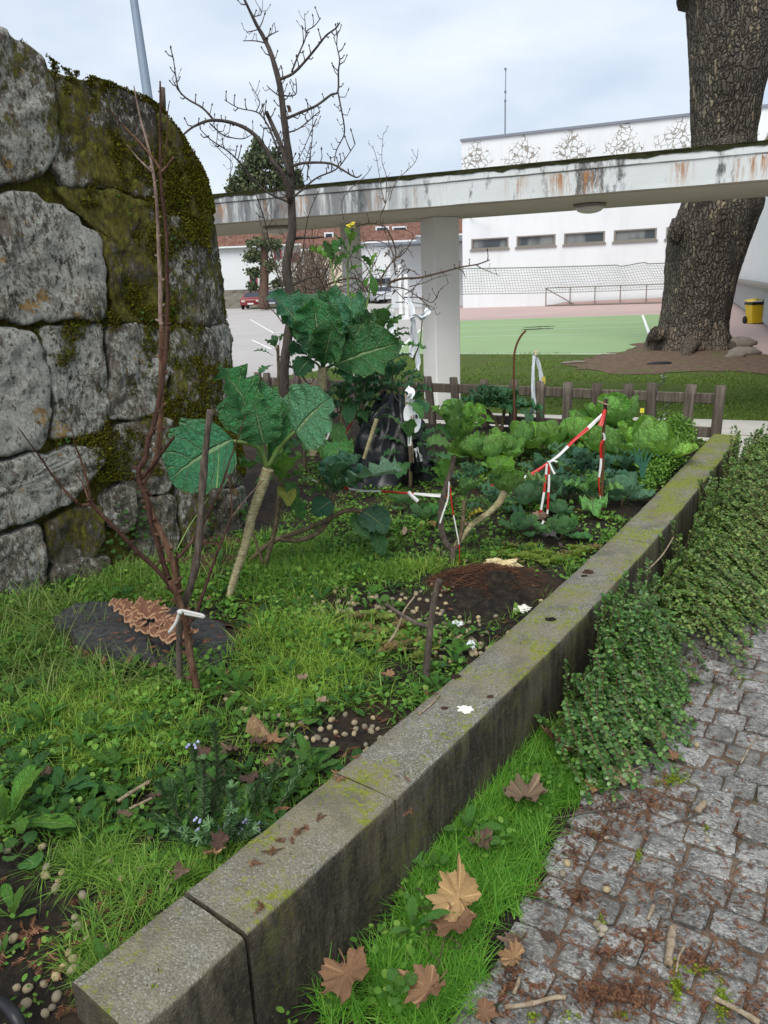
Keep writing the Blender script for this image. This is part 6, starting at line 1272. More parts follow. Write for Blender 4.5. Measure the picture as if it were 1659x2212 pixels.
for k, (x, y, rp, kind, col, lab, n) in enumerate(CABS):
    c = gp(x, y, .285); dist = px(c)[2]; R0 = rp*1.12*dist/FPX; t_ = thing('cabbage', lab, 'cabbage', c, 0, 'cabbages and broccoli in the bed'); h = R0*(.45 if kind != 'head' else .25)
    cc_ = c+Vector((0, 0, h)); rosette(t_, cc_, max(7, int(n*.8)), R0*1.5 if kind != 'head' else R0*1.2, 2 if kind != 'head' else -2, 82, 'cab' if kind == 'head' else kind, col, .88, k, inner='head' if kind in ('head', 'cab') else '', off=.006, up=h*.4)
    if kind == 'jag': rosette(t_, cc_+Vector((0, 0, R0*.3)), 8, R0*.7, 20, 75, 'jag', col, .8, k+50)
    MB().tube([c+Vector((0, 0, -.03)), c+Vector((.004, 0, h*.5)), cc_], [.010, .009, .010], 8).build('stem', MT['kalebrown'], t_, True)
for (x, y, tx, ty, cl, w) in ((1135, 1085, 1108, 1092, (.50, .42, .10), .8), (1240, 1100, 1258, 1106, (.52, .46, .05), .9), (1208, 1166, 1178, 1160, (.16, .13, .15), .8), (1205, 1170, 1212, 1182, (.20, .13, .15), .9), (918, 1125, 940, 1138, (.42, .24, .09), .9), (915, 1128, 905, 1142, (.35, .2, .08), .8)):
    a = gp(x, y, .33); bb = gp(tx, ty, .31); best = min((o for o in COL.objects if o.name.startswith('cabbage') and o.parent is None), key=lambda o: (o.location-a).length); place_leaf(best, 'kale', a, bb, cl, None, w, 'withered_leaf')
# leeks
for (x, y, h, lab) in ((1372, 1040, .17, 'upright blue-green leek left of the two by the largest cabbage'), (1386, 1062, .20, 'upright blue-green leek right of the two by the largest cabbage'), (1420, 985, .12, 'short dark leek blade among the feathery herbs')):
    c = gp(x, y, .285); t_ = thing('leek', lab, 'leek', c); MB().tube([c, c+Vector((0, 0, .07))], [.006, .007], 8).build('shaft', MT['stemgreen'], t_, True)
    for a in (-.25, .3, .9, -.8):
        d = Vector((a*.22, .05*a, 1)); p0 = c+Vector((0, 0, .06)); pts = catmull([p0, p0+d*h*.5, p0+d*h*.9+Vector((a*.03, 0, 0)), p0+d*h*1.05+Vector((a*.07, 0, -.02*abs(a)*3))], 4)
        MB().grid([[q+Vector((u*.010*(1-i/len(pts))**.6, abs(u)*.004, 0)) for u in (-1, 0, 1)] for i, q in enumerate(pts)]).build('leaf', MT['leek'], t_, True)
# feathery herb bed (carrot tops / parsley) at the far right: leaflets too many to count
TVl = np.array([(0, 0, 0), (.30, .22, .05), (.40, .55, .08), (.24, .86, .06), (0, 1, .02), (-.24, .86, .06), (-.40, .55, .08), (-.30, .22, .05)]);
TFl = np.array([(7, 0, 1, 2), (7, 2, 3, 6), (6, 3, 4, 5)])
def foliage(name, P, S, mat, parent=None, lab=None, kind='stuff', up=.8, spread=1.):
    k = len(P); P = np.array(P); S = np.array(S); yaw = RNG.uniform(0, 6.283, k); pit = RNG.normal(.35, .45*spread, k); rol = RNG.normal(0, .5*spread, k); off = np.array(worg(parent)) if parent else np.zeros(3)
    Vv, Ff = scatter(TVl, TFl, P-off, frames(yaw, pit, rol), S); o = link(name, np_mesh(name, Vv, Ff), MT[mat], parent)
    if kind: o['kind'] = kind
    return o
Ph, Sh = [], []
hp = [gp(x, y, .3) for x, y in ((1405, 932), (1440, 922), (1490, 930), (1500, 955), (1465, 1010), (1430, 1050), (1395, 1075), (1380, 1050), (1420, 1000))]
bx0, bx1, by0, by1 = min(p.x for p in hp), max(p.x for p in hp), min(p.y for p in hp), max(p.y for p in hp)
while len(Ph) < 9000:
    x, y = lr.uniform(bx0, bx1), lr.uniform(by0, by1)
    if not inpoly(x, y, hp): continue
    hh = .05+.12*max(0, .5+fbm(x*4, y*4, 2)); Ph.append((x+lr.gauss(0, .02), y+lr.gauss(0, .02), .29+hh*lr.random()**.6)); Sh.append(lr.uniform(.010, .022))
foliage('feathery_herbs', Ph, Sh, 'clover')
# small olive sapling and seed packet
b = gp(1427, 935, .29); t_ = thing('olive_sapling', 'thin grey-leaved sapling in front of the wooden fence posts', 'sapling', b); q = catmull([ay(x, y, b.y) for x, y in ((1392, 945), (1396, 915), (1402, 880), (1414, 850), (1430, 818))], 5)
MB().tube(q, taper(len(q), .005, .0015), 6).build('stem', MT['twig'], t_, True)
Po, So = [], []
for (pts) in (((1398, 905), (1420, 890), (1450, 872), (1458, 866)), ((1402, 880), (1408, 860), (1405, 840)), ((1414, 850), (1430, 828), (1435, 812)), ((1400, 895), (1425, 905), (1440, 892))):
    qq = catmull([ay(x, y, b.y) for x, y in pts], 5); MB().tube(qq, taper(len(qq), .003, .001), 5).build('twig', MT['twig'], t_, True)
    for p in qq[2:]:
        for _ in range(2): Po.append(p+Vector((lr.gauss(0, .006), lr.gauss(0, .006), lr.gauss(0, .006)))); So.append(lr.uniform(.022, .034))
foliage('leaves', Po, So, 'olive', t_)
b = gp(1392, 975, .3); t_ = thing('seed_packet', 'small yellow plant label with printed text on a stick among the cabbages', 'plant label', b)
p = ay(1396, 913, b.y); MB().bbox((p.x, p.y, p.z), (.088, .004, .075), .001, -.25, Matrix.Rotation(.05, 3, 'Y')).build('card', MT['packet'], t_); p2 = ay(1387, 887, b.y); MB().bbox((p2.x, p2.y, p2.z), (.03, .004, .035), .001, -.25).build('top_tab', MT['packet'], t_)
for k in range(6): MB().box((p.x+.008, p.y-.0045, p.z+.024-.009*k), (.05-.006*(k % 3), .002, .0025), -.25).build('text_line', MT['ink'], t_)
MB().box((p.x-.030, p.y+.003-.0015, p.z+.012), (.018, .003, .022), -.25).build('picture', MT['packetred'], t_); MB().box((p.x-.030, p.y+.003-.0015, p.z-.018), (.016, .003, .016), -.25).build('picture', MT['packetred'], t_)
MB().tube([Vector((p.x-.02, p.y+.008, .25)), Vector((p2.x, p2.y+.006, p2.z+.01))], .0035, 6).build('stick', MT['straw'], t_)

# ================================================================== GRASS, WEEDS, SHRUBS
def blade(bend, segs=3):
    V, F = [], []
    for i in range(segs+1):
        t = i/segs; w = .5*(1-t**1.6)+.03; V += [(-w, 0, 0), (w, 0, 0)] if False else [(-w, bend*t*t, t*(1-.25*bend*t)), (w, bend*t*t, t*(1-.25*bend*t))]
    for i in range(segs): F.append((2*i, 2*i+1, 2*i+3, 2*i+2))
    return np.array(V), np.array(F)
BL_ = [blade(.25), blade(.6), blade(1.0), blade(1.5)]
def blades(name, P, H, W, yaw, lean, mat, parent=None):
    P, H, W, yaw, lean = map(np.asarray, (P, H, W, yaw, lean)); Vs, Fs, nb = [], [], 0; ty = RNG.integers(0, 4, len(P))
    for k in range(4):
        i = np.where(ty == k)[0]
        if len(i) == 0: continue
        R = frames(yaw[i], lean[i], RNG.normal(0, .15, len(i))); R = R*np.stack([W[i], H[i], H[i]], -1)[:, None, :]
        V, F = scatter(BL_[k][0], BL_[k][1], P[i], R); Vs.append(V); Fs.append(F+nb); nb += len(V)
    return tag(link(name, np_mesh(name, np.concatenate(Vs), np.concatenate(Fs)), MT[mat], parent), kind='stuff')
SOIL = [(60, 1985, 150, 150, .8), (330, 1925, 130, 85, .65), (110, 2160, 200, 90, .85), (880, 1310, 200, 42, .8), (1060, 1270, 135, 58, 1.), (1000, 1400, 90, 45, .55), (770, 1580, 105, 50, .85), (690, 1620, 80, 40, .5), (1150, 1150, 110, 35, .7), (1400, 1075, 90, 50, .8), (1000, 930, 90, 60, .7), (470, 1215, 50, 45, .8), (300, 1372, 190, 62, 1.), (1250, 1130, 60, 40, .6), (700, 960, 130, 60, .5), (480, 1670, 120, 60, .45), (1480, 960, 60, 35, .7), (700, 1060, 90, 30, .4)]
def soilf(X_, Y_):
    v = 0
    for cx_, cy_, rx, ry, w in SOIL:
        d = ((X_-cx_)/rx)**2+((Y_-cy_)/ry)**2
        if d < 1.7: v = max(v, w*min(1, (1.7-d)/.9))
    return v
def inbed(x, y): return y > .45 and (x < wallx(max(y, 1.08))-WT*1.25 if y > 1.0 else x < wallpt(1.08, .05).x-.17) and infence(x, y-.12) and not ((Vector((x, y, 0))-GA).dot(GN) < .03 and x < -.62) and not (x < -.62 and y > 4.1)
gr = random.Random(17)
def clumps(n, region, hr, wr_, nb, spread, gate, lean0=.15):
    P, H, W, A, L = [], [], [], [], []; tries = 0
    while n > 0 and tries < 400000:
        tries += 1; x, y = gr.uniform(*region[:2]), gr.uniform(*region[2:])
        if not inbed(x, y): continue
        X_, Y_, d = px((x, y, .28))
        if X_ < -60 or X_ > 1720 or Y_ > 2330 or not gate(X_, Y_, x, y): continue
        n -= 1; z = bedz(x, y); hh = gr.uniform(*hr); sp_ = spread*gr.uniform(.5, 1.4)
        for _ in range(gr.randint(*nb)):
            a = gr.uniform(0, 6.283); r = sp_*gr.random()**.7; P.append((x-math.sin(a)*r, y+math.cos(a)*r, z-.004)); H.append(hh*gr.uniform(.45, 1.15)); W.append(gr.uniform(*wr_)); A.append(a+gr.gauss(0, .5)); L.append(-(lean0+r/spread*.5*gr.random()))
    return P, H, W, A, L
def dens(v): return gr.random() < v
def nz_(x, y): return .5+.9*fbm(x*2.3+9, y*2.3, 1, 3)
# short fresh grass over the whole bed
g = clumps(1500, (-3.2, 2.7, .5, 7.2), (.03, .085), (.0018, .0042), (8, 20), .04, lambda X_, Y_, x, y: dens((1-soilf(X_, Y_))**1.5*max(.12, nz_(x, y))*(1. if Y_ > 1150 else .45)))
blades('bed_grass', *g, 'grass')
# bright yellowish patches in the middle and on the left
g = clumps(620, (-1.6, 1.2, 1.3, 3.6), (.04, .10), (.0018, .0036), (8, 22), .04, lambda X_, Y_, x, y: dens((1-soilf(X_, Y_))*max(0, max(1-((X_-650)/200)**2-((Y_-1440)/150)**2, 1-((X_-230)/260)**2-((Y_-1590)/130)**2, .9-((X_-1000)/200)**2-((Y_-1215)/50)**2))))
blades('yellow_grass', *g, 'grassy')
# darker grass band under the kale
g = clumps(560, (-1.4, .8, 2.7, 4.6), (.05, .10), (.002, .0035), (12, 26), .04, lambda X_, Y_, x, y: dens((1-soilf(X_, Y_))*max(0, max(1-((X_-640)/270)**2-((Y_-1230)/80)**2, 1-((X_-330)/180)**2-((Y_-1265)/40)**2))))
blades('kale_grass', *g, 'grass')
# long rank grass round the stump
g = clumps(330, (-2.4, .2, 2.2, 3.9), (.10, .21), (.0028, .005), (7, 15), .05, lambda X_, Y_, x, y: dens(max(0, max(1.1-((X_-70)/170)**2-((Y_-1400)/150)**2, .9-((X_-330)/180)**2-((Y_-1250)/55)**2, .8-((X_-300)/190)**2-((Y_-1475)/45)**2))), .35)
blades('long_grass', *g, 'grassdk')
# dense fine tufts near the bottom left
tc = [(350, 1960, 60), (300, 1900, 60), (430, 1880, 60), (270, 2010, 80), (330, 2060, 50), (210, 1850, 60), (480, 1800, 50), (540, 1760, 45), (130, 1890, 40), (400, 1960, 45), (250, 2090, 60), (310, 2100, 60), (180, 2060, 40), (560, 1840, 30)]
g = clumps(150, (-1.3, .3, .6, 2.2), (.05, .095), (.0014, .0026), (20, 34), .022, lambda X_, Y_, x, y: any(((X_-a)/r)**2+((Y_-b)/r)**2 < 1 for a, b, r in tc), .3)
blades('fine_tufts', *g, 'grass')
# verge grass
P, H, W, A, L = [], [], [], [], []; n = 1200; tries = 0
VG = [(1060, 1780, 120, 180, 1.), (960, 1960, 90, 130, .9), (1010, 1870, 110, 120, 1.), (900, 2140, 110, 110, .9), (1140, 1690, 120, 70, 1.), (960, 2090, 90, 110, .8), (1190, 1640, 90, 60, .8), (740, 2190, 60, 60, .4), (1430, 1390, 35, 30, .8), (1640, 1130, 40, 30, .5)]
while n > 0 and tries < 300000:
    tries += 1; y = gr.uniform(1.0, 4.2); o = -gr.uniform(.01, .62); q = wallpt(y, o); X_, Y_, d = px((q.x, q.y, .04)); t = (q-pp(0, 0)).dot(WN); s = (q-pp(0, 0)).dot(WD)
    if t > verge_edge(s)+.10: continue
    w = max([w_*max(0, 1.15-((X_-a)/rx)**2-((Y_-b)/ry)**2) for a, b, rx, ry, w_ in VG])
    if gr.random() > w: continue
    n -= 1; ta = (wallpt(y, 0)-pp(0, 0)).dot(WN); f = min(1, max(0, (t-ta)/max(.05, verge_edge(s)+.05-ta))); z = .07*(1-f)**1.2-.008; hh = gr.uniform(.055, .12); lx = gr.uniform(-.5, .5)
    for _ in range(gr.randint(12, 22)):
        a = gr.uniform(0, 6.283); r = .028*gr.random()**.7; P.append((q.x-math.sin(a)*r, q.y+math.cos(a)*r, z)); H.append(hh*gr.uniform(.4, 1.25)); W.append(gr.uniform(.0016, .0034)); A.append(a*.6-1.2+gr.gauss(0, .5)); L.append(-(.2+.6*gr.random()))
blades('verge_grass', P, H, W, A, L, 'vergegrass')
# lawn
P = []; LP = [(p.x, p.y) for p in dirt]
while len(P) < 62000:
    X_ = gr.uniform(540, 1720); Y_ = 762+(925-762)*gr.random(); p = gp(X_, Y_)
    if inpoly(p.x+gr.gauss(0, .16), p.y+gr.gauss(0, .35), LP) and gr.random() < .985: continue
    if infence(p.x, p.y-1.0) or X_ < 870 and Y_ < 765+.19*(870-X_) or (Vector((p.x, p.y, 0))-GO).dot(E2) > .75 or (Vector((p.x, p.y, 0))-SP0).dot(E2) < .03: continue
    v = fbm(p.x*.7, p.y*.7, 3, 4)+.35*fbm(p.x*3, p.y*3, 2, 2)
    if gr.random() > .62+1.3*v+(.25 if Y_ > 850 else -.1): continue
    P.append((p.x, p.y, -.01))
k = len(P); dd = np.array([p[1] for p in P]); blades('lawn_grass', P, RNG.uniform(.025, .065, k), RNG.uniform(.005, .010, k)*np.clip(dd/9, 1, 2), RNG.uniform(0, 6.28, k), -RNG.uniform(.1, .7, k), 'lawnblade')
# small-leaved ground cover (chickweed, clover seedlings)
P, S = [], []; tries = 0
while len(P) < 21000 and tries < 400000:
    tries += 1; x, y = gr.uniform(-3.2, 2.6), gr.uniform(.55, 6.6)
    if not inbed(x, y): continue
    X_, Y_, d = px((x, y, .28))
    if not (-40 < X_ < 1700 and Y_ < 2300) or gr.random() > (1-.92*soilf(X_, Y_))*max(.05, .35+1.2*fbm(x*3.1, y*3.1, 7, 3)): continue
    z = bedz(x, y)
    for _ in range(gr.randint(2, 6)): P.append((x+gr.gauss(0, .012), y+gr.gauss(0, .012), z+gr.uniform(.004, .035))); S.append(gr.uniform(.010, .027)*min(1, .30+.28*y))
for _ in range(1100):
    y = gr.uniform(1.15, 2.5); o = -gr.uniform(.02, .16) if gr.random() < .75 else -gr.uniform(.02, .22); q = wallpt(y, o)
    if fbm(q.x*5, q.y*5, 3, 2) < -.02: continue
    P.append((q.x, q.y, gr.uniform(.05, .11))); S.append(gr.uniform(.010, .022))
foliage('ground_cover', P, S, 'clover', up=.8, spread=.7)
# ---- countable weeds: rosettes with their own leaves
def weed(lab, x, y, n, L, kind, col, el0, el1, w=1., grp=None, seed=0, z=None, cat='weed', nm='weed_rosette', v=.16):
    c = gp(x, y, .285) if z is None else gp(x, y, z); c.z = bedz(c.x, c.y) if z is None else z
    t_ = thing(nm, lab, cat, c, 0, grp); rosette(t_, c, n, L, el0, el1, kind, col, w, seed, v=v); return t_
GW = 'weeds growing in the vegetable bed'
WEEDS = [(232, 2085, 5, .105, 'dock', (.125, .30, .035), 28, 78, 1.0, 'upright light green weed with toothed leaves beside the near end of the concrete wall'), (28, 1975, 5, .10, 'dock', (.13, .30, .035), 10, 65, 1.1, 'light green toothed weed at the left edge above the scattered seed balls'), (5, 2050, 5, .05, 'dock', (.11, .27, .04), 10, 60, 1.2, 'small light green weed at the very left edge, lower of two'),
 (20, 1790, 9, .20, 'dock', (.12, .29, .03), 5, 80, .95, 'large upright weed with long leaves cut off by the left edge'), (120, 1720, 12, .14, 'dand', (.055, .17, .04), 2, 35, 1.2, 'dark dandelion rosette with jagged flat leaves on the left'), (60, 1685, 9, .12, 'dand', (.07, .19, .05), 2, 40, 1.1, 'dandelion rosette behind the dark jagged one on the left'), (340, 1815, 6, .07, 'rnd', (.10, .25, .05), 10, 60, 1.2, 'low weed with rounded leaves at the foot of the rosemary'),
 (358, 1872, 6, .055, 'dock', (.10, .26, .04), 5, 60, 1.4, 'weed seedling with spoon-shaped leaves in dark soil below the rosemary'), (420, 1790, 5, .07, 'rnd', (.15, .33, .075), 20, 65, 1.2, 'pale round-leaved weed in front of the rosemary'), (470, 1845, 3, .10, 'dock', (.13, .31, .03), 40, 75, .8, 'single long-leaved weed leaning over the wall edge by the rosemary'), (40, 1850, 6, .085, 'rnd', (.09, .24, .05), 10, 50, 1.3, 'round-leaved weed at the left edge under the long-leaved one'),
 (390, 1700, 7, .08, 'rnd', (.12, .28, .06), 15, 60, 1.2, 'round-leaved weed left of the tallest rosemary shoot'), (540, 1740, 7, .08, 'rnd', (.12, .28, .06), 15, 60, 1.2, 'round-leaved weed between the rosemary and the concrete wall'), (680, 1665, 11, .11, 'dand', (.11, .26, .045), 5, 55, 1.1, 'bright jagged weed spilling towards the edge of the concrete wall'), (665, 1640, 6, .10, 'dock', (.11, .27, .04), 25, 75, 1.0, 'upright light weed behind the bright jagged weed at the wall'),
 (520, 1500, 8, .13, 'dock', (.10, .26, .03), 20, 75, 1.0, 'clump of upright bright dock leaves right of the sapling stems'), (490, 1480, 5, .10, 'dock', (.10, .26, .035), 25, 75, 1.0, 'slender bright dock leaves close to the sapling stems'), (565, 1545, 4, .09, 'dock', (.10, .25, .03), 35, 75, .9, 'two-leaved bright weed among seed balls right of the sapling'), (775, 1500, 5, .06, 'rnd', (.10, .25, .05), 20, 65, 1.3, 'round-leaved seedling standing alone above the dark soil'),
 (170, 1630, 8, .10, 'dock', (.10, .26, .04), 5, 65, 1.0, 'leafy weed on the far left between grass tufts'), (250, 1660, 10, .12, 'dock', (.085, .23, .03), 2, 60, 1.0, 'broad weed rosette with a long drooping leaf left of the sapling'), (90, 1570, 8, .12, 'dock', (.08, .22, .04), 2, 60, 1.0, 'weed rosette in the long grass at the left edge'), (300, 1580, 8, .10, 'dock', (.10, .26, .04), 5, 60, 1.1, 'weed rosette directly under the tree stump'),
 (475, 1235, 4, .13, 'dock', (.09, .23, .05), 45, 80, .8, 'tall narrow-leaved weed in front of the dark hollow by the granite wall'), (640, 1275, 4, .09, 'dock', (.10, .26, .05), 45, 80, 1.0, 'spoon-leaved weed in the dark grass below the kale'), (845, 1318, 4, .07, 'dock', (.12, .28, .05), 30, 70, 1.0, 'two-leaved seedling in the patch of seed balls, right one'), (790, 1315, 4, .06, 'dock', (.12, .28, .05), 30, 70, 1.0, 'two-leaved seedling in the patch of seed balls, left one'), (560, 1345, 5, .12, 'dock', (.035, .11, .035), 5, 40, 1.1, 'dark flat weed leaf near the base of the ringed kale')]
for i, (x, y, n, L, kd, cl, e0, e1, w, lab) in enumerate(WEEDS): weed(lab, x, y, n, L, kd, cl, e0, e1, w, GW, i*3+5)
n = 0; tries = 0
while n < 270 and tries < 20000:
    tries += 1; X_ = gr.uniform(0, 1350); Y_ = gr.uniform(1130, 1800); p = gp(X_, Y_, .285)
    if not inbed(p.x, p.y) or gr.random() > .9-soilf(X_, Y_)*.85: continue
    n += 1; kd = gr.choice(('dock', 'dock', 'dock', 'dand', 'rnd')); weed('small green weed rosette among the grass of the bed', X_, Y_, gr.randint(4, 7), gr.uniform(.04, .105), kd, gr.choice((MID, BR_, (.09, .24, .04), (.13, .30, .05))), 8, 62, 1.1, 'small weeds in the grass', n)
for i, (x, y, n, L, kd, lab) in enumerate(((935, 1880, 5, .07, 'rnd', 'round-leaved weed growing at the foot of the concrete wall by the big brown leaf'), (890, 2010, 4, .10, 'dock', 'long-leaved weed at the foot of the wall behind the brambles'), (860, 2150, 7, .06, 'rnd', 'round-leaved weed between the two lowest brown leaves'), (1010, 1800, 5, .11, 'dock', 'upright long-leaved weed against the concrete wall in the bright grass'), (1040, 1825, 5, .06, 'rnd', 'round-leaved weed next to the upright weed in the bright grass'), (1405, 1395, 5, .09, 'rnd', 'light green round-leaved weed where the two shrubs meet the path'), (1390, 1450, 5, .07, 'rnd', 'light green leafy weed at the edge of the near shrub'))): weed(lab, x, y, n, L, kd, (.14, .34, .06), 20, 70, 1.25, 'weeds on the verge', i+60, .085)
# ---- lettuces
LT = [(770, 1345), (800, 1338), (835, 1345), (865, 1355), (890, 1375), (760, 1372), (795, 1372), (830, 1378), (860, 1392), (885, 1402), (780, 1395), (815, 1402), (845, 1412), (905, 1425), (925, 1400)]
for i, (x, y) in enumerate(LT): weed('curly yellow and reddish lettuce in the clump beside the forked stick', x, y, 9, .062, 'let', (.34, .41, .08) if i % 3 else (.40, .28, .12), 12, 72, 1.1, 'lettuces beside the forked stick', i+90, None, 'lettuce', 'lettuce')
LT2 = [(1120+lr.uniform(-40, 190), 1205+lr.uniform(-30, 25)) for _ in range(34)]
for i, (x, y) in enumerate(LT2):
    y = min(y, 1235-(x-1120)*.32); 
    if x > 1290: x -= 60
    weed('small curly yellow-green lettuce in the strip along the concrete wall', x, y, 7, .05, 'let', (.32, .43, .06) if i % 4 else (.38, .27, .11), 10, 65, 1.1, 'lettuces along the wall', i+120, None, 'lettuce', 'lettuce')
# ---- rosemary
rc = gp(450, 1790, .285); ros = thing('rosemary_bush', 'dark rosemary bush with upright needle shoots and tiny pale blue flowers', 'shrub', rc)
Pn, Sn, Rn, Pf, Sf = [], [], [], [], []
def shoot(x0, y0, x1, y1, dy, dens_=70):
    a = gp(x0, y0, .285); b_ = ay(x1, y1, a.y+dy); q = catmull([a, a+(b_-a)*.5+Vector((gr.gauss(0, .008), gr.gauss(0, .008), .004)), b_], 8); MB().tube(q, taper(len(q), .0028, .0012), 5).build('stem', MT['twig'], ros, True)
    L = (b_-a).length; N_ = int(L*1700)
    for _ in range(N_):
        u = gr.random()**.8; i = min(len(q)-2, int((1-u)*0+u*(len(q)-1))); p = q[i].lerp(q[i+1], gr.random()); t = (q[i+1]-q[i]).normalized(); r = Vector((gr.gauss(0, 1), gr.gauss(0, 1), gr.gauss(0, 1))); r = (r-t*r.dot(t)).normalized(); d = (r*.85+t*.6).normalized(); z = d.cross(t).normalized(); x = d.cross(z)
        Pn.append(p); Rn.append(np.array(Matrix((z*.0021, d*gr.uniform(.014, .023), x*.005)).transposed())); 
for s_ in ((450, 1790, 462, 1565, .1), (455, 1790, 418, 1610, .08), (470, 1795, 497, 1650, .1), (440, 1790, 440, 1640, .0), (480, 1800, 500, 1700, .0), (560, 1760, 632, 1590, .12), (570, 1765, 605, 1660, .1), (590, 1765, 650, 1660, .1), (560, 1770, 570, 1680, .05), (400, 1800, 342, 1690, .05), (400, 1800, 370, 1690, .1), (420, 1810, 395, 1660, .1), (440, 1810, 330, 1760, .05), (450, 1820, 400, 1800, -.04), (470, 1820, 450, 1780, -.03), (490, 1820, 500, 1750, -.03), (500, 1815, 545, 1790, -.03), (510, 1810, 570, 1780, .0), (460, 1820, 365, 1795, -.05), (480, 1825, 430, 1810, -.05), (500, 1820, 530, 1770, .02), (430, 1800, 470, 1720, .08), (540, 1775, 540, 1700, .1)): shoot(*s_)
Vv, Ff = scatter(np.array([(-1, 0, 0), (1, 0, 0), (.6, 1, .3), (-.6, 1, .3)]), np.array([(0, 1, 2, 3)]), np.array(Pn)-np.array(rc), np.array(Rn)); o = link('needles', np_mesh('needles', Vv, Ff), MT['rosemary'], ros); o['kind'] = 'stuff'
for (x, y) in ((497, 1775), (505, 1765), (500, 1757), (425, 1775), (395, 1800), (545, 1785), (560, 1790), (532, 1780), (418, 1612), (428, 1795), (470, 1800), (520, 1795), (455, 1805)):
    c_ = ay(x, y, rc.y-.04); m = MB()
    for _ in range(5): m.lathe(c_+Vector((gr.gauss(0, .006), gr.gauss(0, .006), gr.gauss(0, .006))), [(.0012, -.003), (.0042, .0), (.003, .003), (.0008, .005)], 5)
    m.build('flower', MT['flower'], ros)['kind'] = 'stuff'
# ---- creeping shrubs along the outside of the wall
def shrub(name, lab, y0, y1, wid, hgt, ntw, lsz, mat, seed, nl=34):
    r = random.Random(seed); root = thing(name, lab, 'shrub', wallpt((y0+y1)/2, -.15)); off = np.array(worg(root)); P, R, tw = [], [], MB()
    for k in range(ntw):
        v = r.random(); y = y0+(y1-y0)*v; wd = wid(v)*r.uniform(.35, 1.08); hh = hgt(v); b_ = wallpt(y, -r.uniform(.02, .14), r.uniform(.0, .12)); nrm = (wallpt(y, -1.)-wallpt(y, 0.)).normalized(); al = Vector((-nrm.y, nrm.x, 0))
        sw = r.gauss(-.02, .17); top_h = hh*r.uniform(.55, 1.08); e_ = wallpt(y, -wd)+al*sw; e_.z = max(.012, hh*(1-(wd/wid(v))**1.8)*r.uniform(.5, 1.)+.015); m_ = b_*.5+e_*.5+al*sw*.2; m_.z = top_h*(1-.45*(wd/(wid(v)*1.1))**2)
        if r.random() < .07: e_ = b_+nrm*r.uniform(-.04, .12)+al*sw*.6; e_.z = hh*r.uniform(1., 1.22); m_ = (b_+e_)*.5
        q = catmull([b_, b_.lerp(m_, .55)+Vector((0, 0, .02)), m_, m_.lerp(e_, .6)+Vector((0, 0, .015)), e_], 5); tw.tube(q, taper(len(q), .0026, .0008), 4, False); n = len(q)
        for j in range(nl):
            u = (.18+.82*j/(nl-1))*(n-1); i = min(n-2, int(u)); p = q[i].lerp(q[i+1], u-i); t = (q[i+1]-q[i]).normalized(); up_ = Vector((r.gauss(0, .35), r.gauss(0, .35), 1)); s = t.cross(up_).normalized()
            for sd_ in (-1, 1):
                d = (s*sd_*.9+t*.55+Vector((0, 0, r.gauss(.12, .2)))).normalized(); z = (Vector((0, 0, 1))+nrm*.3+Vector((r.gauss(0, .3), r.gauss(0, .3), 0))); z = (z-d*z.dot(d)).normalized(); x = d.cross(z); L = lsz*r.uniform(.5, 1.35); P.append(p+d*.002); R.append(np.array(Matrix((x*L, d*L, z*L)).transposed()))
    Vv, Ff = scatter(TVl*np.array([1.05, 1, 1.6]), TFl, np.array(P)-off, np.array(R)); o = link('foliage', np_mesh('foliage', Vv, Ff), MT[mat], root); o['kind'] = 'stuff'
    o = tw.build('twigs', MT['shrubtwig'], root); o['kind'] = 'stuff'; return root
lump = lambda v: .25*math.sin(v*9)+.12*math.sin(v*23+1)
shrub('creeping_shrub', 'near low shrub with tiny glossy leaves spilling from the wall onto the cobbles', 2.40, 3.0, lambda v: .30*(1+.5*lump(v))*(.6+.7*math.sin(math.pi*min(1, v*.85+.12))), lambda v: .16+.22*min(1, v*1.7), 430, .0165, 'shrubleaf', 3, 26)
far_sh = shrub('creeping_shrub', 'long far shrub with tiny leaves filling the strip between wall and path', 3.28, 6.0, lambda v: (.42+.20*min(1, v*3))*(1+.3*lump(v*1.6)), lambda v: .16+.24*min(1, .35+v*1.2), 1350, .0165, 'shrubpale', 9, 28)
for k, pts in enumerate((((1395, 1235), (1430, 1200), (1455, 1160)), ((1455, 1070), (1490, 1030), (1540, 1012)), ((1555, 965), (1590, 940), (1640, 945)))): MB().tube(catmull([gp(x, y, .30) for x, y in pts], 5), .0035, 5).build('long_twig', MT['straw'], far_sh, True)
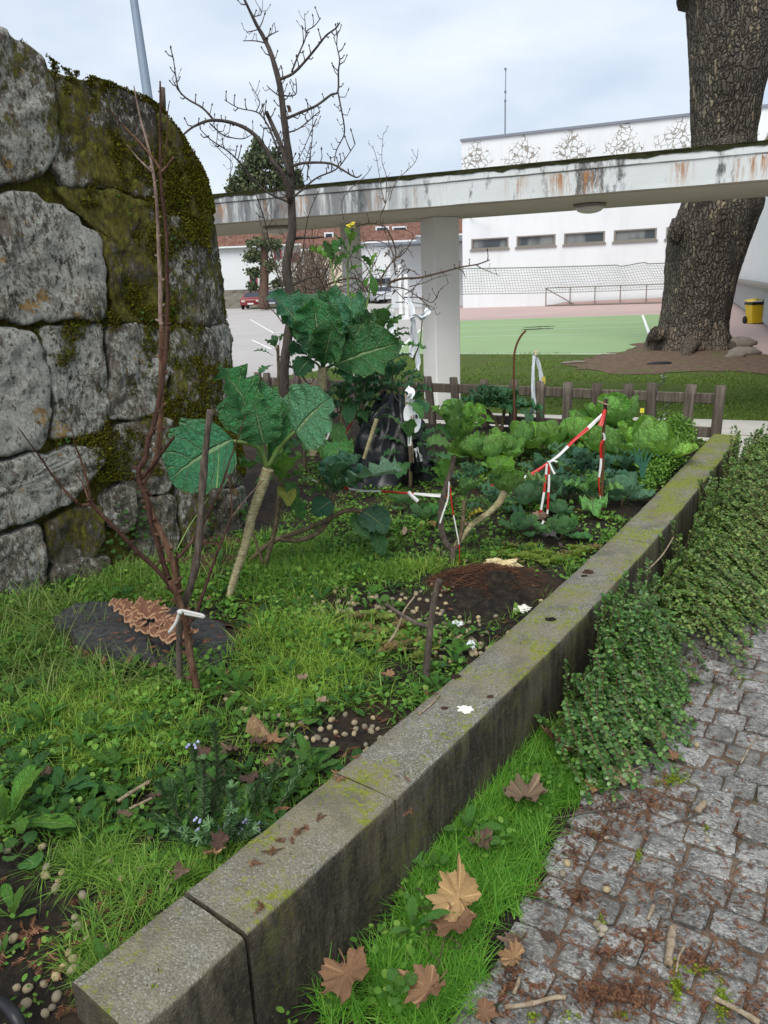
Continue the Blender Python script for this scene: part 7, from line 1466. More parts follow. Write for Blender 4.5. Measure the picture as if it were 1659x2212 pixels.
# ---- little wall plants
for i, (x, y, n, s_, lab) in enumerate(((305, 1110, 22, .022, 'trailing pennywort running down a joint near the wall foot'), (308, 1150, 20, .022, 'bushy pennywort just below the trailing one at the wall foot'), (250, 1180, 22, .022, 'clump of round green leaves at the wall foot left of the trailing pennywort'), (132, 966, 5, .018, 'tiny wall plant under the big white lichen stone'), (277, 440, 8, .014, 'tiny pale wall plant high up in the mossy joint'), (374, 515, 7, .014, 'tiny pale wall plant right of the sapling at mid height'), (408, 625, 6, .015, 'tiny round-leaved wall plant near the rounded end'), (377, 674, 6, .016, 'tiny round-leaved wall plant beside the dark sapling stem'), (455, 1110, 16, .02, 'pennywort at the wall foot behind the drooping kale leaf'), (530, 1105, 24, .024, 'bright ferny plant at the corner of the granite wall'), (325, 700, 5, .014, 'tiny wall plant left of the pale sapling stem'))):
    s, z = wall_s(x, y); c = gw(s, z, .03); t_ = thing('wall_plant', lab, 'wall plant', c, 0, 'little plants in the granite wall')
    for k in range(n):
        p = gw(s+gr.gauss(0, .02 if n < 15 else .04), z+gr.gauss(0, .03 if n < 15 else .07), .02); d = (GN+Vector((gr.gauss(0, .6), gr.gauss(0, .3), gr.gauss(-.1, .5)))).normalized(); place_leaf(t_, 'plate', p, p+d*s_*gr.uniform(.7, 1.3), jcol((.09, .22, .045)), (0, -.5, 1), 1.1)

# ================================================================== FALLEN LEAVES, SEEDS, SCRAPS
def plane_leaf(seed, lobes=5, sharp=1.):
    r = random.Random(seed); n = 90; V = [(0, 0, 0)]; U = [(0, 0)]; rings = (.25, .5, .75, .92, 1.); cur = r.uniform(.15, .55); ph = r.uniform(0, 6); fold = r.uniform(.1, .55); tw_ = r.uniform(-.4, .4); ls = [r.uniform(.8, 1.15) for _ in range(5)]; lo = [r.uniform(-.12, .12) for _ in range(5)]
    for f in rings:
        for k in range(n):
            t = 2*math.pi*k/n; a = (t+math.pi/2) % (2*math.pi)
            # lobes at -100..100 degrees from the tip
            best = 0
            for q_, (la, ll, lw) in enumerate(((0, 1., .36), (.85, .86, .34), (-.85, .86, .34), (1.65, .6, .34), (-1.65, .6, .34))):
                la += lo[q_]; ll *= ls[q_]
                d = abs((t-math.pi/2-la+math.pi) % (2*math.pi)-math.pi); best = max(best, ll*max(0, 1-(d/lw/1.55))**.8)
            d0 = abs((t-math.pi/2+math.pi) % (2*math.pi)-math.pi); base = .60 if d0 < 2.3 else .60-.42*(d0-2.3)/.85
            R_ = max(base, best)*(1+.06*math.sin(t*23+seed)+.04*math.sin(t*41)) ; x, y = math.cos(t)*R_*f, math.sin(t)*R_*f
            z = cur*1.5*(x*x*.9+y*y*.3)+.17*f*math.sin(2*t+ph)*R_+fold*abs(x)*.7+tw_*x*y+.09*math.sin(5*t+ph)*f*f*R_+.07*f**3*math.sin(11*t+ph)+.04*fbm(x*3+seed, y*3, seed, 3)
            V.append((x, y, z)); U.append((t/(2*math.pi), f))
    F3 = np.array([(0, 1+k, 1+(k+1) % n) for k in range(n)]); F4 = np.array([(1+i*n+k, 1+(i+1)*n+k, 1+(i+1)*n+(k+1) % n, 1+i*n+(k+1) % n) for i in range(len(rings)-1) for k in range(n)])
    return np_mesh('fallen_leaf', V, [F3, F4], np.array(U))
LM = {}
for mt in ('dry', 'drypale', 'drydark'):
    LM[mt] = []
    for s in range(5):
        me = plane_leaf(s*3+1); me.materials.append(MT[mt]); me.polygons.foreach_set('use_smooth', np.ones(len(me.polygons), bool)); LM[mt].append(me)
hr = random.Random(31)
def fallen(x, y, rpx, mt, lab, zg, rz=None, tilt=.25, tx=None, grp='fallen plane leaves', stalk=True, sx=1.):
    c = gp(x, y, zg); d = px(c)[2]; R_ = rpx*d/FPX; me = hr.choice(LM[mt]); o = bpy.data.objects.new('fallen_leaf', me); COL.objects.link(o)
    o.location = c+Vector((0, 0, .006+(.045 if .03 < zg < .2 else .02 if zg > .25 else 0))); R_ *= 1.45 if zg < .2 else 1.05; o.scale = (R_*sx, R_, R_); o.rotation_euler = (tx if tx is not None else hr.uniform(-tilt, tilt), hr.uniform(-tilt, tilt), hr.uniform(0, 6.28) if rz is None else rz)
    tag(o, lab, 'leaf', grp)
    if stalk:
        s = MB().tube([(0, -.02, 0), (0, -.35, .05), (.06, -.62, .12)], [.022, .018, .026], 6).build('stalk', MT[mt], None, True); s.parent = o
    return o
FL = [(752, 2140, 62, 'dry', 'large brown plane leaf propped against the foot of the wall at the bottom', .10, 3.3, .75), (992, 1975, 60, 'dry', 'large upright brown leaf standing folded in the verge grass', .07, .4, .9), (985, 2030, 52, 'dry', 'brown leaf lying just below the large upright one in the verge grass', .05, 2.6, .5), (930, 2172, 54, 'dry', 'curled orange-brown leaf at the bottom of the verge grass', .05, 1.9, .4),
 (1135, 1752, 52, 'drydark', 'purplish brown plane leaf lying in the middle of the bright grass', .06, .2, .3), (1045, 1853, 28, 'drydark', 'small dark leaf in the grass close to the wall', .05, 1.2, .3), (1195, 1628, 45, 'dry', 'brown leaf under the near shrub beside the wall', .06, 4.2, .6), (1415, 1607, 36, 'dry', 'reddish lobed leaf lying on the cobbles beside the near shrub', .01, 1.2, .2),
 (1355, 1636, 36, 'drypale', 'pale curled leaf at the edge of the near shrub, upper of two', .02, 2.2, .4), (1340, 1684, 38, 'drypale', 'pale curled leaf at the edge of the verge grass, lower of two', .02, .8, .4), (1280, 1698, 22, 'dry', 'small brown leaf at the edge of the verge grass', .02, 3., .4), (1445, 1478, 34, 'drypale', 'long pale leaf on the cobbles at the tip of the near shrub', .015, 1.5, .35),
 (1410, 1432, 30, 'dry', 'brown leaf between the two shrubs', .02, 2.5, .4), (1420, 1460, 26, 'drydark', 'dark curled leaf between the near shrub and the path', .02, .5, .4), (1605, 1243, 28, 'drypale', 'pale leaf on the far cobbles below the far shrub', .01, 1., .2), (1575, 1284, 26, 'dry', 'brown curled leaf on the path edge under the far shrub, right', .02, 2., .4), (1530, 1302, 26, 'drydark', 'dark curled leaf on the path edge under the far shrub, left', .02, 3., .4), (1555, 1268, 20, 'dry', 'brown leaf tucked under the far shrub', .02, 5., .4), (1648, 1160, 24, 'drydark', 'dark leaf at the right edge under the far shrub', .02, 4., .3),
 (1118, 2035, 30, 'drydark', 'dark brown curled leaf on the first cobbles, upper', .02, 2.4, .5), (1110, 2075, 34, 'dry', 'brown torn leaf on the first cobbles, lower', .02, .9, .4), (1045, 2190, 28, 'dry', 'brown leaf half under grass at the bottom edge of the path', .02, 4.4, .3), (1185, 2030, 18, 'drydark', 'small dark leaf on the cobbles right of the curled ones', .01, .4, .2), (1455, 1640, 16, 'dry', 'tiny brown leaf alone on the cobbles', .01, 1., .2), (1500, 1560, 14, 'drydark', 'tiny dark leaf alone on the upper cobbles', .01, 2., .2),
 (462, 1862, 36, 'dry', 'brown leaf tip resting against the garden side of the concrete wall', .30, 4., .6), (478, 1838, 30, 'drydark', 'dark leaf leaning on the wall right of the rosemary', .31, 1., .7), (505, 1640, 34, 'drydark', 'dark leaf on the soil behind the rosemary, right', .29, 2., .4), (470, 1700, 40, 'drydark', 'dark purplish leaf standing inside the rosemary', .30, .5, .6), (440, 1640, 28, 'drydark', 'dark leaf on the soil behind the rosemary, left', .29, 3., .4), (540, 1700, 32, 'drydark', 'dark leaf between the rosemary and the wall', .29, 3.6, .4), (590, 1670, 30, 'dry', 'brown leaf on the soil close to the wall edge', .29, 1.3, .4), (340, 1740, 26, 'drydark', 'dark leaf left of the rosemary', .29, 1.9, .4), (100, 1690, 28, 'drydark', 'dark leaf among the dandelions on the left', .30, .9, .4), (395, 1900, 26, 'drydark', 'crumpled dark leaf below the rosemary', .29, 2.9, .4), (590, 1620, 28, 'dry', 'brown leaf near the split log', .29, 5.1, .4), (560, 1620, 30, 'drydark', 'dark leaf under the split log', .29, .1, .3), (270, 1780, 24, 'drydark', 'dark leaf in the tufts left of the rosemary', .29, 5.6, .4), (735, 1690, 20, 'dry', 'small brown leaf on the garden edge of the wall', .31, 2.2, .4), (840, 1475, 22, 'dry', 'brown leaf beside the stick at the wall edge', .30, 1.1, .3), (700, 1530, 22, 'drypale', 'pale leaf among the seed balls near the sapling', .29, 2., .3), (655, 1480, 20, 'drypale', 'pale leaf in the yellow grass', .30, .3, .4), (1010, 1145, 20, 'drypale', 'pale pinkish leaf on the dark soil by the smallest cabbage', .29, 1.4, .2), (880, 1160, 18, 'drypale', 'pale leaf in the grass left of the forked kale', .29, 2.4, .3)]
for x, y, rp, mt, lab, zg, rz, tl in FL: fallen(x, y, rp, mt, lab, zg, rz, tl, None)
# ---- round seed balls
NM = []
for s in range(4):
    m = MB(); R_ = []
    for i in range(8):
        ph = math.pi*i/7; row = []
        for k in range(13):
            t = 2*math.pi*(k % 12)/12; d = Vector((math.sin(ph)*math.cos(t), math.sin(ph)*math.sin(t), math.cos(ph))); q = 1+.10*fbm(d.x*2.5+s*7, d.y*2.5, d.z*2.5, 3); row.append(Vector((d.x*1.05, d.y, d.z*.9))*q)
        R_.append(row)
    m.grid(R_); me = bpy.data.meshes.new('seed_ball'); me.from_pydata(m.v, [], m.f); me.update(); me.materials.append(MT['nut']); me.polygons.foreach_set('use_smooth', np.ones(len(me.polygons), bool)); NM.append(me)
def ball(x, y, z, r, lab, grp):
    o = bpy.data.objects.new('seed_ball', hr.choice(NM)); COL.objects.link(o); c = gp(x, y, z); c.z = (bedz(c.x, c.y) if z > .2 else z)+r*.55; o.location = c; e = hr.uniform(1, 1.3); o.scale = (r*e, r, r); o.rotation_euler = (hr.uniform(-.5, .5), hr.uniform(-.5, .5), hr.uniform(0, 6)); return tag(o, lab, 'seed ball', grp)
NZ = [(860, 1300, 200, 34, 75), (1000, 1390, 85, 40, 62), (960, 1345, 130, 20, 18), (750, 1330, 110, 22, 16), (690, 1590, 95, 55, 38), (800, 1560, 40, 25, 8), (330, 1850, 160, 60, 12), (80, 1960, 150, 120, 17), (120, 2110, 160, 90, 14), (130, 1730, 110, 45, 10), (540, 1510, 70, 30, 9), (950, 1200, 60, 18, 10), (1150, 1262, 30, 14, 4)]
for (cx_, cy_, rx, ry, n) in NZ:
    for _ in range(n):
        for _t in range(30):
            x, y = hr.gauss(cx_, rx*.55), hr.gauss(cy_, ry*.55); p = gp(x, y, .285)
            if inbed(p.x, p.y): break
        else: continue
        ball(x, y, .285, hr.uniform(.0072, .0106), 'round tan seed ball lying on the garden soil', 'tan seed balls on the soil')
for (x, y) in ((1215, 1890), (1310, 1925), (1290, 2000), (1225, 1868), (1505, 1612), (1335, 1688)): ball(x, y, .0, .010, 'round tan seed ball lying on the cobbles', 'tan seed balls on the path')
# ---- cypress litter
TVs = [];  TFs = []
def strip(a, b, w):
    a, b = np.array(a, float), np.array(b, float); d = b-a; n = np.array([-d[1], d[0], 0]); n = n/np.linalg.norm(n)*w; i = len(TVs); TVs.extend([a-n, a+n, b+n*.4, b-n*.4]); TFs.append((i, i+1, i+2, i+3))
strip((0, -.5, 0), (0, .5, .08), .045)
for k in range(5):
    y = -.35+.17*k; L = .34-.035*k
    strip((0, y, .02), (L*.8, y+L*.8, .06), .04); strip((0, y+.05, .02), (-L*.8, y+.05+L*.8, .0), .04)
TVs = np.array(TVs); TFs = np.array(TFs)
def litter(name, P, S, mat):
    k = len(P); Vv, Ff = scatter(TVs, TFs, np.array(P), frames(RNG.uniform(0, 6.28, k), RNG.normal(0, .25, k), RNG.normal(0, .25, k)), np.array(S)); return tag(link(name, np_mesh(name, Vv, Ff), MT[mat]), kind='stuff')
P, S, P2, S2 = [], [], [], []
CLU = [(1330, 2150, 100, 32, 420), (1500, 2075, 60, 32, 160), (1290, 1800, 60, 16, 130), (1340, 1745, 90, 30, 260), (1420, 1730, 70, 22, 140), (1235, 1840, 30, 30, 80), (1170, 1920, 30, 40, 70), (1250, 1940, 35, 20, 80), (1390, 2020, 50, 18, 90), (1330, 2060, 50, 16, 90), (1100, 2120, 30, 50, 70), (1560, 1420, 80, 22, 160), (1480, 1440, 40, 20, 90), (1520, 1360, 60, 16, 70), (1460, 1520, 50, 20, 80), (1560, 1480, 70, 20, 90), (1400, 1560, 50, 25, 80), (1640, 1250, 60, 25, 60), (1500, 1960, 60, 20, 70), (1620, 2180, 40, 24, 50), (1450, 1900, 60, 14, 50)]
for cx_, cy_, rx, ry, n in CLU:
    for _ in range(int(n*.62)):
        x, y = hr.gauss(cx_, rx*.75), hr.gauss(cy_, ry*.75); p = gp(x, y, .0); P.append((p.x, p.y, .004+hr.random()*.006)); S.append(hr.uniform(.010, .024))
        if hr.random() < .9: p = gp(hr.gauss(cx_, rx*.5), hr.gauss(cy_, ry*.5)); P2.append((p.x, p.y, .003+hr.random()*.004)); S2.append(hr.uniform(.008, .018))
for _ in range(900): p = gp(hr.uniform(1020, 1659), 1180+1030*hr.random()**.8, 0); t = (p-pp(0, 0)).dot(WN); P.append((p.x, p.y, .004)) if t > .02 else None; S.append(hr.uniform(.012, .035)) if t > .02 else None
litter('cypress_litter', P, S, 'needle'); litter('dark_litter', P2, S2, 'darklit')
P, S = [], []
for (x, y) in ((640, 1795), (620, 1815), (585, 1845), (600, 1830), (660, 1790), (760, 1640), (690, 1770), (880, 1760), (1440//2, 1690), (930, 1500), (560, 1960), (545, 1870), (870, 1680), (610, 1745)):
    for _ in range(3): p = gp(x+hr.gauss(0, 10), y+hr.gauss(0, 5), WZ); P.append((p.x, p.y, WZ+.004)); S.append(hr.uniform(.018, .032))
for _ in range(260):
    x, y = hr.choice(((60, 2000), (120, 2120), (250, 1980), (480, 1900), (420, 1440), (400, 1390), (800, 1570), (1000, 1350), (560, 1980), (300, 1420), (450, 1400))); p = gp(hr.gauss(x, 70), hr.gauss(y, 45), .29)
    if inbed(p.x, p.y): P.append((p.x, p.y, bedz(p.x, p.y)+.008+(.085 if 1310 < y < 1430 and x < 500 else 0))); S.append(hr.uniform(.018, .04))
litter('bed_litter', P, S, 'needle')
# moss in the joints of the path
P, S = [], []
for cx_, cy_, rx, ry, n in ((1462, 2125, 10, 40, 420), (1560, 2165, 14, 40, 260), (1500, 2095, 40, 10, 200), (1430, 1465, 14, 8, 100), (1460, 1680, 20, 8, 220), (1410, 1290, 18, 8, 120), (1230, 2200, 20, 10, 160), (1300, 1995, 8, 14, 120), (1525, 1795, 6, 12, 90), (1380, 1850, 6, 12, 80), (1285, 1790, 10, 12, 90), (1150, 2200, 10, 10, 80), (1340, 2195, 14, 6, 80), (1440, 1690, 24, 8, 160), (1465, 1480, 12, 6, 60)):
    for _ in range(n): p = gp(hr.gauss(cx_, rx*.6), hr.gauss(cy_, ry*.6), 0); P.append((p.x, p.y, hr.uniform(-.004, .006))); S.append(hr.uniform(.004, .008))
foliage('joint_moss', P, S, 'brightmoss', spread=1.3)
P, S = [], []
for _ in range(2600):
    y = hr.uniform(1.1, 6.0); o = hr.uniform(.01, WT-.01); v = fbm(y*4, o*14, 3, 4)+.5*fbm(y*13, o*13, 5, 3)
    if v < .16-.02*y: continue
    p = wallpt(y, o, WZ+.002); P.append(p); S.append(hr.uniform(.003, .007))
o = foliage('moss', P, S, 'brightmoss', wall, spread=1.4)
# ---- sticks and pale bark on the path
def stick(pts, r, mat, lab, z=.006, cat='stick', grp=None):
    q = catmull([gp(x, y, z) for x, y in pts], 4); return tag(MB().tube([p+Vector((0, 0, r)) for p in q], [r*hr.uniform(.75, 1.1) for _ in q], 6, True, .12).build('fallen_stick', MT[mat], None, True), lab, cat, grp)
stick([(1443, 2092), (1446, 2060), (1450, 2030), (1452, 2010)], .011, 'straw', 'pale splintered piece of bark lying lengthways on the near cobbles'); stick([(1461, 2102), (1466, 2070), (1480, 2044)], .0035, 'straw', 'thin pale stick right of the splintered bark'); stick([(1400, 1990), (1405, 1975), (1412, 1960)], .006, 'straw', 'short pale chip of bark between the near cobbles'); stick([(1505, 1758), (1515, 1748), (1522, 1740)], .011, 'straw', 'pale split twig end on the middle cobbles'); stick([(1430, 1788), (1470, 1775), (1500, 1765), (1518, 1750)], .0035, 'deadwood', 'grey stick running from the pale split twig end')
stick([(1090, 2180), (1150, 2172), (1190, 2160), (1222, 2158)], .006, 'straw', 'pale knotted stick lying on cobbles near the bottom edge'); stick([(1110, 2150), (1118, 2130), (1122, 2115)], .005, 'straw', 'short pale stick upright of the knotted stick'); stick([(1295, 1690), (1350, 1672), (1400, 1652)], .004, 'straw', 'thin pale stick beside the lower pale leaf'); stick([(1600, 1650), (1620, 1615), (1640, 1590)], .003, 'straw', 'thin forked straw on the right cobbles'); stick([(1540, 2160), (1590, 2185), (1640, 2215)], .007, 'straw', 'orange-brown stick in the bottom right corner'); stick([(1195, 1770), (1280, 1755), (1360, 1742)], .003, 'deadwood', 'long thin grey twig in the dark litter')
stick([(255, 1735), (290, 1712), (325, 1692)], .006, 'straw', 'thick pale stem lying left of the rosemary', .30); stick([(280, 1750), (305, 1738), (332, 1725)], .004, 'straw', 'thinner pale stem lying below the thick one', .30); stick([(360, 1925), (372, 1895), (360, 1880)], .0015, 'straw', 'fine straw on the dark soil below the rosemary', .30); stick([(905, 1545), (935, 1520), (950, 1500)], .003, 'straw', 'dry straw on top of the concrete wall', WZ+.002)
for k in range(9):
    x0, y0 = hr.uniform(830, 960), hr.uniform(1930, 2100); a = gp(x0, y0, .05); pts = [a]
    for j in range(4): pts.append(pts[-1]+Vector((hr.uniform(-.05, .05), hr.uniform(-.03, .05), .025 if j < 2 else -.03)))
    tag(MB().tube(catmull(pts, 4), .0016, 4).build('dry_stem', MT['twig'], None, True), 'thin dry bramble stem arching out of the verge beside the wall', 'stem', 'dry stems on the verge')
# ---- scraps
def crumple(name, x, y, z, r, flat, mat, lab, cat, seed, sx=1.4):
    c = gp(x, y, z); m = MB(); R_ = []
    for i in range(9):
        ph = math.pi*i/8; row = []
        for k in range(19):
            t = 2*math.pi*(k % 18)/18; d = Vector((math.sin(ph)*math.cos(t), math.sin(ph)*math.sin(t), math.cos(ph))); q = 1+.55*fbm(d.x*2+seed, d.y*2, d.z*2, 3)+.25*math.sin(t*7+seed); row.append(Vector((d.x*sx, d.y, d.z*flat))*r*q)
        R_.append(row)
    o = m.grid(R_).build(name, MT[mat], None, False); o.location = c+Vector((0, 0, r*flat*.5)); return tag(o, lab, cat)
crumple('paper_scrap', 1005, 1534, WZ, .020, .22, 'paper', 'torn white paper scrap on top of the concrete wall', 'paper', 3, 1.2); crumple('paper_scrap', 1018, 1397, .29, .018, .8, 'film', 'crumpled white scrap on the soil against the wall', 'paper', 5, .8); crumple('paper_scrap', 988, 1350, .29, .014, .7, 'film', 'small greyish film scrap among the seed balls', 'plastic scrap', 7); crumple('crumpled_paper', 1080, 1226, .29, .055, .42, 'cream_paper', 'crumpled cream paper lying behind the brown fibre heap', 'paper', 9, 1.6); crumple('pale_stone', 1128, 1318, .29, .022, .5, 'paper', 'whitish stone at the wall edge below the fibre heap', 'stone', 12); crumple('onion_peel', 1165, 1118, .29, .03, .7, 'drypale', 'dry papery peel at the foot of the hanging tape', 'peel', 14)
for i, (x, y, r, lab) in enumerate(((985, 1463, .011, 'dark clod on the garden edge of the concrete wall'), (1058, 1506, .007, 'small dark clod near the outer edge of the concrete wall'), (1189, 1341, .013, 'black clod on the wall next to the near shrub'), (1270, 1238, .016, 'dark clod on the mossy stretch of the wall'), (1262, 1246, .009, 'smaller dark clod beside the one on the mossy stretch'), (960, 1532, .008, 'dark crumb beside the torn white paper'))): crumple('clod', x, y, WZ, r, .6, 'sapdark' if i % 2 else 'soil', lab, 'clod', i+20)
for i, (x, y, r, lab) in enumerate(((1302, 2005, .011, 'pale pebble in the joint of the near cobbles'), (1300, 2018, .007, 'tiny pebble under the pale pebble'), (1528, 1815, .007, 'white pebble on the right cobbles'), (1310, 1810, .006, 'small white pebble near the verge'), (1390, 2010, .006, 'little white chip on the near cobbles'))): rock('pebble', gp(x, y, .006), r, 1.3, 1, .8, lab, 'pebble', i+40, 'stone')
# fibre heap
hc = gp(1065, 1268, .29); heap = thing('peat_heap', 'spilled heap of dark brown fibrous peat beside the concrete wall', 'peat', hc)
m = MB(); R_ = []
for i in range(13):
    f = i/12; row = []
    for k in range(49):
        t = 2*math.pi*(k % 48)/48; rr_ = f*(1+.22*math.sin(t*3+1)+.12*math.sin(t*7)); x, y = hc.x+math.cos(t)*rr_*.30, hc.y+math.sin(t)*rr_*.26; row.append(Vector((x, y, bedz(x, y)+.045*(1-f**2)*(1+.8*fbm(x*9, y*9, 4))-(.012 if f > .95 else 0)+.012*fbm(x*25, y*25, 3))))
    R_.append(row)
m.grid(R_).build('mound', MT['soil'], heap, True)
P, R = [], []
for _ in range(2600):
    a = hr.uniform(0, 6.28); f = hr.random()**.6; x, y = hc.x+math.cos(a)*f*.27-.02, hc.y+math.sin(a)*f*.16+.05; d = Vector((hr.gauss(0, 1), hr.gauss(0, .6), hr.gauss(0, .35))).normalized(); z = d.orthogonal().normalized(); P.append(Vector((x, y, bedz(x, y)+.05*(1-f*f)+hr.uniform(0, .02)))-hc); R.append(np.array(Matrix((z*.0014, d*hr.uniform(.015, .06), d.cross(z)*.02)).transposed()))
Vv, Ff = scatter(np.array([(-.5, -.5, 0), (.5, -.5, 0), (.5, .0, .4), (-.5, .0, .4), (.4, .5, 0), (-.4, .5, 0)]), np.array([(0, 1, 2, 3), (3, 2, 4, 5)]), np.array(P), np.array(R)); tag(link('fibres', np_mesh('fibres', Vv, Ff), MT['fibre'], heap), kind='stuff')
# dark hollow by the granite wall
for i, (x, y, r, lab) in enumerate(((478, 1178, .10, 'dark wet lump of rotten wood at the foot of the granite wall, upper'), (450, 1222, .12, 'dark wet lump of rotten wood at the foot of the granite wall, lower'))): rock('rotten_wood', gp(x, y, .27), r, 1.3, .8, .5, lab, 'wood', i+70, 'sapdark')
# split log
lc = gp(572, 1588, .29); lg = thing('split_log', 'short piece of split orange-brown firewood in the grass right of the sapling', 'log', lc)
MB().prism([(-.045, -.03), (.05, -.028), (.03, .035), (-.02, .03)], 0, .0) if False else None
m = MB(); a0 = Vector((-.04, .02, .0)); R_ = []
for i in range(8):
    u = i/7; row = []
    for (x, z) in ((-.028, -.01), (.030, -.012), (.024, .018), (.0, .045), (-.020, .022), (-.028, -.01)): row.append(Vector((x*(1-.15*u)+.055*(u-.5), -.05+.03*u+.10*(u-.5)*-.8, z+.035-.045*u+.002*math.sin(i*2+x*90))))
    R_.append(row)
m.grid(R_); m.f.append((4, 3, 2, 1, 0)); b = len(m.v)-6; m.f.append((b, b+1, b+2, b+3, b+4)); m.build('wood', MT['log'], lg, local=True)
tag(MB().tube(catmull([gp(x, y, z) for x, y, z in ((-40, 2150, .30), (5, 2168, .315), (30, 2192, .32), (48, 2225, .30), (55, 2260, .27))], 5), .012, 10).build('black_hose', MT['hose'], None, True), 'end of a black hose curving in at the bottom left corner', 'hose')
tag(MB().bbox(gp(343, 1608, .31), (.030, .008, .006), .002, .2).build('blue_scrap', MT['carblue'], None), 'tiny blue plastic scrap in the grass left of the sapling base', 'plastic scrap')

# ================================================================== FAR BACKGROUND
def corr(m, x0, x1, y0, y1, z0, z1, st=.28):
    n = int((x1-x0)/st)*2; rows = []
    for k in range(9):
        t = k/8; rows.append([Vector((x0+(x1-x0)*i/n, y0+(y1-y0)*t, z0+(z1-z0)*t+(.07 if i % 2 else 0)+(.03 if k % 2 else 0))) for i in range(n+1)])
    return m.grid(rows)
def house(lab, x0, x1, eave, ridge, Y, mat, wins=(), dorm=(), dep=8., chim=None, frame='edge'):
    a, b = ay(x0, eave, Y), ay(x1, eave, Y); zr = ay((x0+x1)/2, ridge, Y+3).z; ze = (a.z+b.z)/2; h = thing('house', lab, 'house', ((a.x+b.x)/2, Y, 0))
    W_ = b.x-a.x; MB().box((0, dep/2, ze/2-.5), (W_, dep, ze+1)).build('wall', MT[mat], h, local=True)
    r_ = corr(MB(), -W_/2-.3, W_/2+.3, -.45, 3.6, ze-.1, zr).build('roof', MT['tilemat'], h, local=True); MB().box((0, 3.9, zr-.1), (W_+.4, .5, .3)).build('ridge', MT['tilemat'], r_, local=True); MB().box((0, -.5, ze-.08), (W_+.6, .16, .16)).build('gutter', MT['white'], h, local=True)
    off = (a.x+b.x)/2
    for (wx, wy, ww, wh, fm) in wins:
        p = ay(wx, wy, Y); f = MB(); W2, H2 = ww*Y/FPX, wh*Y/FPX
        for (dx, dz, sx, sz) in ((-W2/2, 0, .12, H2+.12), (W2/2, 0, .12, H2+.12), (0, H2/2, W2, .12), (0, -H2/2, W2, .12)): f.box((p.x-off+dx, -.05, p.z+dz), (sx, .16, sz))
        fo = f.build('window', MT[fm], h, local=True); MB().box((p.x-off, -.02, p.z), (W2-.1, .06, H2-.1)).build('pane', MT['dkglass'], fo, local=True)
    for (wx, wy, ww, wh) in dorm:
        p = ay(wx, wy, Y+1.5); W2, H2 = ww*Y/FPX, wh*Y/FPX; d_ = MB().box((p.x-off, 1.9, p.z), (W2+.3, 1.4, H2+.3)).build('dormer', MT['white'], h, local=True); MB().box((p.x-off, 1.17, p.z), (W2, .1, H2)).build('pane', MT['dkglass'], d_, local=True)
    if chim:
        p = ay(chim[0], chim[1], Y+3); c_ = MB().box((p.x-off, 3, p.z-1.2), (.8, .8, 3)).build('chimney', MT['white'], r_, local=True)
    return h
house('white house with red window frames and tiled roof behind the fruit tree trunk', 470, 655, 530, 445, 84, 'white', ((600, 549, 14, 16, 'redtrim'), (555, 552, 13, 16, 'redtrim'), (548, 605, 13, 20, 'redtrim'), (636, 556, 12, 16, 'redtrim')), (), 9, (511, 412))
house('cream house with a roof dormer between the fruit tree and the round column', 657, 762, 536, 478, 80, 'cream', ((700, 590, 14, 22, 'white'), (735, 560, 10, 14, 'white')), ((711, 515, 13, 17),))
house('white house with two roof windows seen right of the round column', 766, 892, 521, 462, 82, 'white', ((868, 545, 10, 14, 'white'), (841, 545, 5, 8, 'winframe'), (829, 613, 36, 24, 'carwhite')), ((826, 502, 22, 17), (863, 502, 24, 17)))
h4 = house('white house with a green downpipe seen just left of the square pillar', 895, 1000, 507, 452, 88, 'white', ((945, 535, 14, 16, 'white'), (975, 520, 12, 12, 'white'), (935, 585, 12, 22, 'white')))
MB().tube([(-4.9, -.7, 6.2), (-4.9, -.7, 5.5), (-4.6, -.3, 5.2), (-4.6, -.3, 0)], .09, 6).build('downpipe', MT['green_pipe'], h4, local=True)
p = ay(908, 535, 86); MB().box((p.x-h4.location.x, -.9, p.z-1), (2.2, 1.6, 1.2)).build('balcony', MT['white'], h4, local=True)
# far boundary wall with fence, parked cars, verge
a = ay(520, 622, 72); fwl = thing('boundary_wall', 'low grey stone wall along the far side of the yard', 'wall', (0, 72, 0)); rows = []
MB().grid([[Vector((x, .12*fbm(x, z*3), z+.06*fbm(x*2, z))) for x in np.linspace(-16, 9, 90)] for z in np.linspace(-.2, 1.55, 8)]).build('wall_face', MT['farwall'], fwl, local=True); MB().box((-3.5, .4, 1.56), (25, .7, .12)).build('coping', MT['farwall'], fwl, local=True)
yf = thing('yard_fence', 'thin metal mesh fence above the far stone wall left of the square pillar', 'fence', (0, 71.6, 0))
for k in range(9): MB().tube([(1.0+k*.95, 0, 0), (1.0+k*.95, 0, 2.35)], .035, 5).build('post', MT['galv'], yf, local=True)
for z in (1.0, 1.7, 2.33): MB().tube([(.9, 0, z), (9, 0, z)], .028, 5).build('rail', MT['galv'], yf, local=True)
m = MB()
for k in range(54): m.tube([(1+k*.15, .02, .2), (1+k*.15, .02, 2.3)], .008, 3, False)
m.build('mesh_wires', MT['galv'], yf, local=True)['kind'] = 'stuff'
